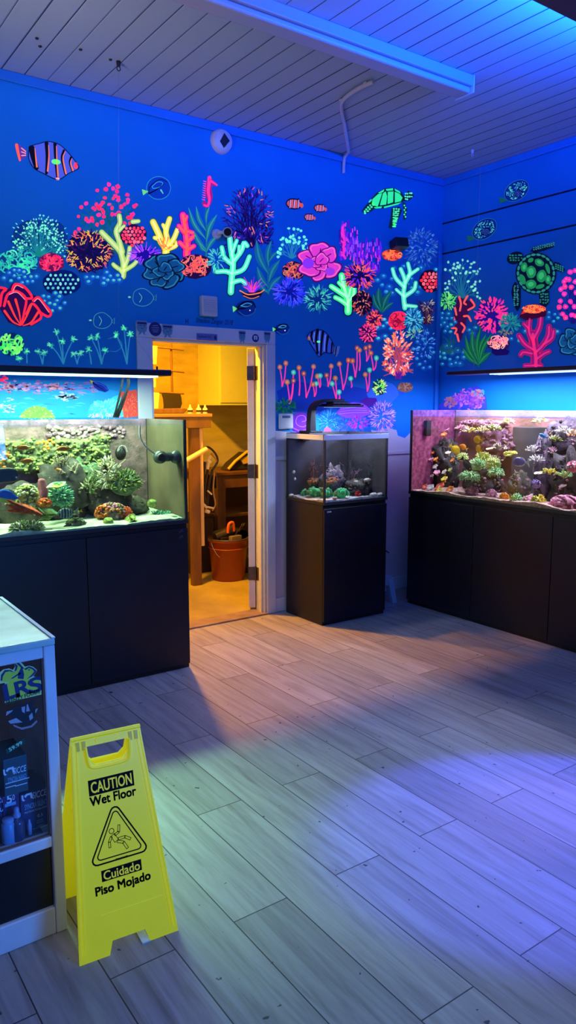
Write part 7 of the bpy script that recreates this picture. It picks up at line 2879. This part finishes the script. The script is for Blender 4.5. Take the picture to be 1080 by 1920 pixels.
# fish of the left tank
F_OR = mat('orange_fish', '#ff8a08', .45, var=.25, vscale=12)
F_ORF = mat('golden_fin', '#f5c030', .5)
F_W = mat('white_fish', '#e8ece8', .45)
F_BK = mat('black_fish', '#101014', .4)
F_BL = mat('blue_fish', '#1f6fe0', .4, var=.4, vscale=10)
F_YE = mat('yellow_fish', '#ffc81e', .45, var=.2, vscale=10)
F_YG = mat('yellow_green_fish', '#b8d858', .45)
F_SL = mat('slate_blue_fish', '#6a78e8', .4, var=.3, vscale=12)
F_LB = mat('pale_blue_fish', '#4aa0e8', .4)
F_GS = mat('grey_green_fish', '#8aa08a', .45)
ORANGE = [F_OR, F_OR, F_ORF, F_W, F_BK, F_ORF]
for px, py, y, ln, face, lab in ((42, 839, 4.06, .074, 0, 'orange fish with golden fins, leftmost of three, just above another'), (120, 841, 4.06, .080, pi, 'orange fish with golden tail swimming above the clownfish'), (50, 864, 4.05, .074, -.1, 'orange fish with pale forked tail, lowest of three in the left tank')):
    fish('anthias', lab, L_(px, py, y), ln, .36, .2, face, ORANGE, None, 'orange fish in the left tank', tail=(1.1, .35))
fish('clownfish', 'little orange and white clownfish with a dark head patch in the left tank', L_(112, 883, 4.18), .060, .46, .24, .3, [F_OR, F_W, F_OR, F_W, F_BK, F_OR, F_BK], lambda x, z: 1 if (.22 < x < .32 or -.08 < x < .04 or x < -.40) else (6 if (.04 <= x < .08 or -.12 < x <= -.08) else 0), pitch=-.5)
fish('striped_damselfish', 'pale green fish with dark upright bars near the sand of the left tank', L_(124, 962, 4.03), .10, .60, .2, pi, [F_GS, F_BK, F_GS, F_W, F_BK], lambda x, z: 1 if ((x + .5) * 6.5) % 1 > .55 else 0)
fish('surgeonfish', 'blue fish with pale belly and yellow tail at the left picture edge', L_(13, 930, 4.015), .125, .55, .18, pi * 1.0, [F_BL, F_YG, F_YG, F_W, F_BK, F_YE], lambda x, z: 1 if z < -.22 - x * .1 else 0, pitch=.25)
fish('goby', 'tiny yellow fish above the knobbly brown rock in the left tank', L_(143, 961, 4.05), .048, .5, .25, pi * .9, [F_YE, F_YE, F_YE, F_W, F_BK, F_YE], pitch=-.3)

# ------------------------------------------------------------------ RIGHT TANK (its show pane looks towards -x; screen right = -y)
for k, (px, py, x, rx, ry, rz, m_, lab, z0) in enumerate(((832, 895, 4.56, .07, .13, .22, R_DARK, 'dark rock column carrying the small round corals in the right tank', None), (905, 905, 4.58, .09, .17, .15, R_DARK, 'dark rock mass under the lime anemones in the right tank', None),
                                                         (973, 900, 4.48, .07, .075, .115, R_BROWN, 'pyramid-shaped speckled rock in the middle of the right tank', None), (1018, 880, 4.60, .05, .06, .26, R_PURP, 'slim upright rock with white corals, right of the blue fish', None),
                                                         (1075, 890, 4.60, .08, .16, .20, R_DARK, 'dark rock at the right picture edge in the long tank', None), (1062, 815, 4.70, .05, .16, .12, R_PURP, 'purple crusted rock on the back pane, upper right', 1.28), (935, 830, 4.70, .045, .14, .10, R_PINK, 'pinkish rock ledge on the back pane below the coral shelf', 1.24),
                                                         (905, 795, 4.71, .04, .22, .03, R_PINK, 'flat pink shelf rock near the water line on the back pane', 1.43))):
    p = R_(px, py, x)
    q = rock_mb(rx, ry, rz, 61 + k, .75)
    knobs(q, 400 + k, (0, 0, rz * .8), rx, ry, rz, 150, .011, (0, 0, 1, 2), -.5)
    o = q.build('live_rock', [m_, C_BRN, R_PINK], None, world=False)
    o.location = (x, p.y, ZF - .02 if z0 is None else z0)
    tag(o, lab, 'rock', 'live rock in the right tank')
q = MB()
q.box(4.69, 4.748, R_(1028, 820, 4.70).y, R_(962, 820, 4.70).y, .93, 1.44)
tag(q.build('overflow_box', mat('grey_overflow_plastic', (.085, .075, .07), .6, var=.4, vscale=8), bevel=.006), 'flat grey overflow box on the back pane of the right tank', 'overflow box')

SM = {'o': C_ORNG, 'y': C_YELL, 'c': C_CREAM, 'p': C_PINKP, 'l': C_LIMEG, 'r': cmat('salmon_polyp', '#ff6a4a', '#c0402a', 50), 'w': cmat('greyish_polyp', '#c8c0b8', '#7a7a78', 40)}
NM = {'o': 'orange', 'y': 'yellow', 'c': 'cream', 'p': 'pink', 'l': 'lime', 'r': 'salmon red', 'w': 'greyish white'}
for k, (px, py, d, r_, c_, lab) in enumerate(((832, 815, 4.52, .022, 'o', 'orange ring-shaped disc coral high up near the left end of the right tank'), (839, 806, 4.58, .018, 'p', 'pink disc coral just above the orange ring-shaped one'), (812, 848, 4.48, .014, 'o', 'tiny orange disc coral topmost on the rock column'),
                                          (808, 861, 4.46, .020, 'p', 'pale pink disc coral at the outer side of the rock column, upper'), (817, 861, 4.44, .019, 'o', 'orange-cream disc coral beside the pale pink one on the column'), (840, 849, 4.48, .019, 'c', 'cream disc coral right of the topmost tiny orange one'),
                                          (848, 863, 4.46, .017, 'o', 'orange disc coral on the inner side of the rock column'), (816, 875, 4.44, .020, 'w', 'greyish flat disc coral half-way up the rock column'), (819, 886, 4.42, .023, 'p', 'pink lumpy disc coral below the greyish flat one'),
                                          (833, 885, 4.42, .020, 'c', 'cream oval disc coral beside the pink lumpy one'), (844, 881, 4.42, .018, 'l', 'lime round disc coral on the inner side of the column'), (810, 892, 4.42, .013, 'c', 'small cream disc coral low on the outer side of the column'),
                                          (833, 898, 4.38, .024, 'y', 'yellow flat disc coral lowest on the rock column'), (786, 912, 4.38, .026, 'r', 'salmon disc coral nearest the left end pane on the gravel'), (797, 913, 4.36, .022, 'r', 'salmon disc coral second from the left end pane on the gravel'),
                                          (807, 914, 4.33, .026, 'w', 'greyish white crumpled coral between the salmon discs on the gravel'), (825, 913, 4.34, .038, 'r', 'large salmon red disc coral on the gravel'), (824, 920, 4.30, .024, 'y', 'yellow disc coral in front of the large salmon one'), (844, 918, 4.32, .028, 'o', 'orange disc coral right of the large salmon one'))):
    p = R_(px, py, d)
    r_ *= 1.22
    q = disc(MB(), k, r_, .34, 0, 1, (R0.uniform(-.3, .3), -R0.uniform(.4, .9)), (0, 0, 0), .0)
    q.cyl((.0, 0, -r_ * .2), (.012, 0, -r_ * .9), r_ * .4, r_ * .25, 8)
    coral('disc_coral', lab, q, [SM[c_], C_CREAM if c_ != 'c' else C_PINKP], p if k < 13 else (d, p.y, max(p.z, ZF + r_ * .4)), 'coral', 'disc corals in the right tank')

C_ANEM = cmat('lime_anemone', '#f0f08a', '#b8c850', 40)
C_ANEM2 = cmat('mint_anemone', '#d0f0a8', '#98c878', 40)
for k, (px, py, x, rx, rz, n, lab) in enumerate(((905, 858, 4.46, .06, .035, 110, 'lime leather coral below the topmost yellow fish'), (868, 858, 4.48, .035, .028, 70, 'small lime leather coral between the yellow fish and the dark fish'), (895, 872, 4.42, .07, .038, 120, 'mint leather coral in the middle of the lime group'),
                                                (925, 872, 4.40, .05, .045, 110, 'yellow-green leather coral at the right side of the lime group'), (880, 893, 4.36, .075, .028, 130, 'long-armed mint leather coral lowest in the lime group'), (930, 885, 4.38, .05, .022, 70, 'mint leather coral with drooping arms, right end of the lime group'))):
    p = R_(px, py, x)
    q = MB().ball((0, 0, 0), .025, rx, rz, 14, 8, 0, .2, k)
    tufts(q, 70 + k, (0, 0, 0), .028, rx, rz, int(n * 1.5), .017 if k < 4 else .026, .0046, 0, 1, -.5, .15 if k < 4 else .5)
    coral('leather_coral', lab, q, [C_ANEM if k in (0, 1, 3) else C_ANEM2, C_ANEM2 if k in (0, 1, 3) else C_MINT], p, 'coral', 'lime leather corals in the right tank')
for k, (px, py, x, r_, m_, lab) in enumerate(((957, 853, 4.44, .055, (C_LIMEG, C_YELL), 'lime plate coral above the slate blue fish'), (918, 842, 4.46, .03, (C_CREAM, C_LIMEG), 'cream flat plate coral right of the topmost yellow fish'), (1010, 888, 4.42, .035, (C_CREAM, C_CREAM), 'cream plate coral on the slim upright rock'), (1055, 912, 4.44, .03, (C_CREAM, C_PINKP), 'cream plate coral just above the pink brain coral'))):
    p = R_(px, py, x)
    q = plate_coral(MB(), 20 + k, r_, 0, 1, (0, -.25))
    if k == 0:
        knobs(q, 4, (0, 0, .01), r_ * .8, r_ * .8, .014, 90, .007, (0, 1), -.1)
    coral('plate_coral', lab, q, list(m_), p, 'coral')
C_WHT = cmat('white_coral', '#e8e0d8', '#a89a94', 50)
C_PUR = cmat('lilac_coral', '#a888c8', '#5a4a78', 40)
for k, (px, py, x, h, n, m_, lab) in enumerate(((880, 806, 4.62, .06, 7, (C_YELL, C_TIP), 'yellowish finger coral on the shelf, its left end'), (905, 806, 4.62, .065, 8, (C_CREAM, C_YELL), 'cream and yellow finger coral in the middle of the shelf'), (927, 802, 4.64, .06, 7, (C_LIMEG, C_TIP), 'lime finger coral towards the right of the shelf'),
                                               (952, 790, 4.68, .06, 7, (C_CREAM, C_YELL), 'cream finger coral above the grey overflow box, left'), (1012, 788, 4.68, .055, 7, (C_CREAM, C_YELL), 'cream finger coral above the grey overflow box, right'), (866, 802, 4.60, .06, 3, (C_PINKP, C_CREAM), 'pink upright coral near the left end of the shelf'),
                                               (936, 838, 4.60, .05, 6, (C_BRN, C_TIP), 'brown twig coral under the pinkish ledge'), (1000, 842, 4.56, .055, 7, (C_WHT, C_TIP), 'white twig coral on top of the slim upright rock'), (1006, 860, 4.50, .045, 6, (C_WHT, C_TIP), 'white twig coral half-way down the slim upright rock'),
                                               (1030, 884, 4.46, .05, 6, (C_YELL, C_LIMEG), 'bright yellow branching coral right of the slim upright rock'), (1058, 890, 4.46, .055, 8, (C_LIMEG, C_MINT), 'lime branching coral near the right picture edge'), (1040, 822, 4.62, .05, 7, (C_LIMEG, C_CREAM), 'small lime coral right of the grey overflow box'),
                                               (1035, 845, 4.60, .045, 6, (C_PINKP, C_TIP), 'pinkish white coral below the small lime one'), (1058, 806, 4.62, .05, 7, (C_WHT, C_TIP), 'white coral at the upper right of the long tank'), (1075, 812, 4.58, .05, 6, (C_CREAM, C_ORNG), 'cream coral at the right picture edge, near the water line'),
                                               (835, 860, 4.54, .05, 6, (C_PUR, C_TIP), 'lilac twig coral behind the rock column'), (928, 860, 4.50, .045, 5, (C_BRN, C_CREAM), 'brown twig coral behind the lime group'))):
    p = R_(px, py, x)
    coral('finger_coral', lab, tufts(branchy(MB(), 80 + k, h, .9, n, .0055, 1, 0, 1), 90 + k, (0, 0, .008), .03, .045, .02, 34, .022, .0045, 0, 1), list(m_), (x, p.y, p.z - .02), 'coral', 'finger corals in the right tank')
for k, (px, py, x, r_, m_, lab) in enumerate(((922, 911, 4.40, .040, (C_PINKP, C_WHT), 'round pale pink polyp ball on the gravel'), (885, 917, 4.36, .048, (R_PINK, C_PINKP), 'knobbly lilac-pink rock on the gravel, left of the polyp ball'), (1010, 926, 4.32, .040, (C_YELL, C_LIMEG), 'yellow flower-shaped coral on the gravel, left of the brain coral'), (969, 926, 4.32, .034, (C_MINT, C_LIMEG), 'green soft coral on the gravel below the pyramid rock'),
                                              (946, 918, 4.36, .034, (C_ORNG, C_YELL), 'small orange coral at the foot of the pyramid rock'), (990, 926, 4.34, .036, (C_PINKP, C_CREAM), 'pinkish lump between the green and the yellow coral on the gravel'), (1076, 872, 4.44, .045, (cmat('salmon_pink', '#e07a80', '#a04a58', 40), C_WHT), 'salmon pink lump at the right picture edge, half-way up'), (1005, 905, 4.48, .035, (C_PUR, R_DARK), 'lilac lump at the foot of the slim upright rock'))):
    p = R_(px, py, x)
    q = MB().ball((0, 0, r_ * .7), r_ * .8, r_, r_ * .8, 14, 9, 0, .25, k)
    if k == 2:
        tufts(q, 3, (0, 0, r_ * .8), r_ * .8, r_, r_ * .8, 60, .016, .006, 0, 1, -.4)
    elif k == 3:
        tufts(q, 5, (0, 0, r_ * .7), r_ * .8, r_, r_ * .9, 60, .018, .006, 0, 1, -.2)
    else:
        knobs(q, 120 + k, (0, 0, r_ * .7), r_ * .8, r_, r_ * .8, 70, r_ * .19, (0, 0, 1), -.3)
    coral('polyp_mound', lab, q, list(m_), (x, p.y, ZF - .006) if k not in (6, 7) else (x, p.y, p.z - r_), 'coral', 'lumpy corals in the right tank')
p = R_(1058, 935, 4.34)
coral('brain_coral', 'big pink brain coral with pale ridges on the gravel, right picture edge', brain(MB(), 3, .06, .135, .088), [cmat('pale_pink_ridge', '#f0a0b0', '#d0708a', 40), cmat('dark_rose_valley', '#8a3a50', '#5a2438', 40)], (4.345, R_(1062, 925, 4.34).y, ZF - .006))
p = R_(860, 815, 4.50)
fish('wrasse', 'slim pink fish swimming steeply upward left of the coral shelf', p, .075, .24, .18, pi / 2 + pi, [C_PINKP, F_W, C_PINKP, F_W, F_BK], pitch=.9)
for px, py, x, ln, face, ptc, lab in ((895, 824, 4.42, .062, pi / 2, .1, 'yellow fish highest of the four, above the lime leather corals'), (854, 843, 4.44, .072, -pi / 2 + .6, -.7, 'golden yellow fish with head down, left of the orange one'), (868, 838, 4.46, .050, pi / 2 + .5, .5, 'small orange-yellow fish turned away, right of the golden one'), (897, 842, 4.40, .070, pi / 2 - .4, .3, 'yellow fish resting on the lime leather coral')):
    fish('yellow_tang', lab, R_(px, py, x), ln * 1.18, .72, .2, face, [F_YE, F_YE, F_YE, F_W, F_BK, F_YE] if ln != .050 else [F_OR, F_OR, F_ORF, F_W, F_BK, F_ORF], None, 'yellow fish in the right tank', pitch=ptc, dorsal=.8)
fish('black_tang', 'black fish nosing down in front of the lime leather corals', R_(876, 872, 4.31), .115, .52, .18, -pi / 2, [F_BK, F_BK, F_BK, F_W, F_BK, F_BK], pitch=-.75, dorsal=.6)
fish('blue_tang', 'slate blue fish with pale outline above the pyramid rock', R_(974, 866, 4.36), .118, .58, .18, pi / 2, [F_SL, F_W, F_W, F_W, F_BK, F_W], lambda x, z: 1 if z > .40 or z < -.36 or x < -.42 else 0, dorsal=.3)
fish('blue_chromis', 'small bright blue fish in front of the grey overflow box', R_(1018, 817, 4.46), .064, .42, .2, pi / 2, [F_LB, F_LB, F_LB, F_W, F_BK, F_LB], pitch=.35)
for px, py, x, s_, lab in ((806, 807, 4.50, .042, 'black box pump inside the left end of the right tank'),):
    p = R_(px, py, x)
    pb = thing('circulation_pump', lab, 'pump', p)
    q = MB()
    q.obox(Matrix.Identity(4), .06, .085, .062)
    q.build('pump_body', M_DKP, pb, world=False, bevel=.008)
    q = MB()
    for k in range(5):
        q.obox(Matrix.Translation((-.032, 0, -.024 + k * .012)), .004, .07, .004)
    q.build('grille', M_BPLAST, pb, world=False)
p = R_(777, 802, 4.40)
q = MB()
q.obox(Matrix.Translation((0, 0, 0)), .05, .04, .125)
pb = thing('magnet_mount', 'black upright magnet mount on the left end pane of the right tank', 'pump mount', (4.40, 4.265, p.z))
q.build('block', M_DKP, pb, world=False, bevel=.006)
q = MB()
for k, (px, py) in enumerate(((790, 812), (797, 822))):
    p = R_(px, py, 4.42)
    q = MB().ball((0, 0, 0), .013, .016, .014, 10, 7, 0, .3, k)
    o = coral('snail', ('white snail on the left end pane, upper of two', 'white ragged snail on the left end pane, lower of two')[k], q.ball((0, -.008, .008), .007, .008, .008, 8, 6), [F_W], p, 'snail', 'snails on the left end pane of the right tank')

# ------------------------------------------------------------------ SMALL TANK
def M_(px, py, y=4.34):
    return at(px, py, 1, y)


C_GBUB = cmat('vivid_green_lobe', '#4fd86a', '#1f6a3a', 30, .5)
ZM = .918
for k, (px, py, y, rx, rz, lab) in enumerate(((592, 914, 4.44, .062, .045, 'striped green bubble coral behind the front corner seam of the small tank'), (610, 915, 4.36, .05, .045, 'green bubble coral in the middle of the small tank, partly behind the seam'), (640, 917, 4.28, .055, .042, 'round green bubble coral right of the corner seam in the small tank'), (571, 917, 4.52, .03, .034, 'small dull green lobe at the outer end of the green corals, small tank'))):
    p = M_(px, py, y)
    q = MB()
    Rk = random.Random(200 + k)
    q.ball((0, 0, rz * .75), rx * .8, rx * .6, rz * .8, 14, 9, 0, .1, k)
    for i in range(20):
        a = Rk.uniform(0, 2 * pi)
        u = Rk.uniform(0, 1)
        s_ = sqrt(1 - u * u)
        pp = Vector((s_ * cos(a) * rx, s_ * sin(a) * rx * .7, rz * .7 + u * rz * .8))
        q.ball(pp, rx * .28, rx * .24, rz * .42, 8, 6, Rk.choice((0, 0, 1)))
    coral('bubble_coral', lab, q, [C_GBUB, C_GREEN], (p.x, y, ZM - .004), 'coral', 'green bubble corals in the small tank')
for k, (px, py, y, lab) in enumerate(((588, 905, 4.54, 'orange-rimmed coral behind the green bubble corals, outer one'), (622, 905, 4.40, 'orange-rimmed coral behind the green bubble corals, inner one'))):
    p = M_(px, py, y)
    q = knobs(MB().ball((0, 0, .0), .05, .03, .03, 14, 8, 1, .15, k), 210 + k, (0, 0, .0), .052, .032, .034, 50, .010, (0, 0, 1), .0)
    q.ball((0, 0, -.035), .04, .028, .05, 12, 8, 2, .3, k)
    coral('zoanthid_mound', lab, q, [cmat('orange_rim', '#e8702a', '#8a3a20', 40), C_BRN, R_DARK], (p.x, y, p.z), 'coral', 'orange-rimmed corals in the small tank')
p = M_(671, 922, 4.26)
coral('red_coral', 'small vivid red coral on the sand of the small tank', tufts(MB().ball((0, 0, .016), .014, .012, .016, 10, 7), 7, (0, 0, .018), .016, .014, .018, 34, .012, .0045, 0, None, -.3), [cmat('vivid_red', '#e03418', '#8a1a10', 40)], (p.x, 4.26, ZM))
q = rock_mb(.11, .09, .075, 91, .5)
knobs(q, 94, (0, 0, .06), .11, .09, .07, 70, .009, (0, 0, 1), 0)
p = M_(672, 915, 4.40)
o = q.build('live_rock', [R_DARK, C_BRN], None, world=False)
o.location = (p.x, 4.40, ZM - .02)
tag(o, 'low dark rock ledge at the right of the small tank', 'rock', 'live rock in the small tank')
q = rock_mb(.10, .06, .13, 92, .6)
knobs(q, 93, (0, 0, .10), .10, .06, .13, 110, .010, (0, 0, 1, 2), -.3)
p = M_(625, 880, 4.48)
o = q.build('live_rock', [R_PURP, C_BRN, R_DARK], None, world=False)
o.location = (p.x, 4.48, ZM - .02)
tag(o, 'dim purplish rock behind the green corals in the small tank', 'rock', 'live rock in the small tank')
for k, (px, py, y, h, s_, m_, lab) in enumerate(((588, 893, 4.54, .14, .8, ('#6a4038', '#a87a60'), 'brown fan-shaped gorgonian left of the corner seam in the small tank'), (621, 895, 4.50, .13, .7, ('#5a4038', '#8a6a58'), 'brown gorgonian right of the corner seam in the small tank'), (660, 895, 4.46, .10, .9, ('#6a4a58', '#a88090'), 'dull mauve bush at the middle of the small tank'),
                                               (650, 880, 4.50, .27, .4, ('#4a484c', '#8a8a8c'), 'thin grey gorgonian on the back pane of the small tank, middle'), (700, 885, 4.34, .27, .35, ('#4a5048', '#8a908a'), 'thin grey-green gorgonian on the back pane of the small tank, right'), (690, 895, 4.44, .07, .8, ('#8a4038', '#b06a58'), 'dull red bush at the right of the small tank'))):
    p = M_(px, py, y)
    coral('gorgonian', lab, branchy(MB(), 130 + k, h, s_, 5, .005 if k < 3 else .003, 2, 0, 1, .5, 3), [mat('gorg_dark_%d' % k, m_[0], .8), mat('gorg_tip_%d' % k, m_[1], .8)], (p.x, y, ZM - .002 if k > 2 else p.z - .02), 'coral', 'gorgonians in the small tank')
p = M_(708, 905, 4.36)
coral('feather_coral', 'pale teal feathery tuft near the right pane of the small tank', tufts(MB(), 9, (0, 0, -.02), .03, .02, .02, 50, .035, .0025, 0, None, 0), [mat('pale_teal', '#5a807a', .8)], p)
M_SHELL = cmat('white_shell', '#e8e0cc', '#9a9080', 40, .5)
for k, (px, py, y, r_, lab) in enumerate(((668, 904, 4.33, .020, 'white shell on the low dark ledge, left of two'), (688, 901, 4.32, .026, 'white shell on the low dark ledge, right of two'), (651, 933, 4.22, .016, 'white shell bit on the sand near the red coral'), (700, 928, 4.22, .030, 'large white shell half on the sand, right front of the small tank'), (712, 931, 4.21, .026, 'flat white shell at the right front corner of the small tank'), (628, 935, 4.21, .020, 'brownish shell on the sand right of the corner seam'), (590, 929, 4.44, .018, 'pale stone on the sand left of the corner seam'), (546, 927, 4.58, .020, 'pale stone in the outer back corner of the small tank'))):
    p = M_(px, py, y)
    q = MB()
    q.ball((0, 0, r_ * .35), r_, r_ * .8, r_ * .5, 14, 9, 0, .25, k + 50)
    q.ball((r_ * .5, 0, r_ * .5), r_ * .5, r_ * .45, r_ * .35, 10, 7, 0, .2, k)
    coral('seashell', lab, q, [M_SHELL if k not in (5,) else C_BRN], (p.x, y, p.z - .004 if k < 2 else ZM + .002), 'shell', 'shells and stones in the small tank')
for k, (px, py, lab) in enumerate(((551, 885, 'white snail on the left pane of the small tank, the bigger upper one'), (553, 898, 'tiny white snail on the left pane of the small tank, lower one'))):
    p = at(px, py, 0, MX0 + .02)
    q = MB().ball((0, 0, 0), .008, .014 - k * .005, .012 - k * .001, 10, 7, 0, .2, k)
    coral('snail', lab, q.ball((.004, .006, .005), .006, .007, .007, 8, 6), [F_W], p, 'snail', 'snails on the left pane of the small tank')
fish('small_clownfish', 'tiny orange and white fish over the dark ledge in the small tank', M_(689, 902, 4.27) + Vector((.02, 0, .01)), .034, .42, .24, 0, [F_OR, F_W, F_OR, F_W, F_BK, F_OR], lambda x, z: 1 if (.2 < x < .3 or -.1 < x < .05) else 0)
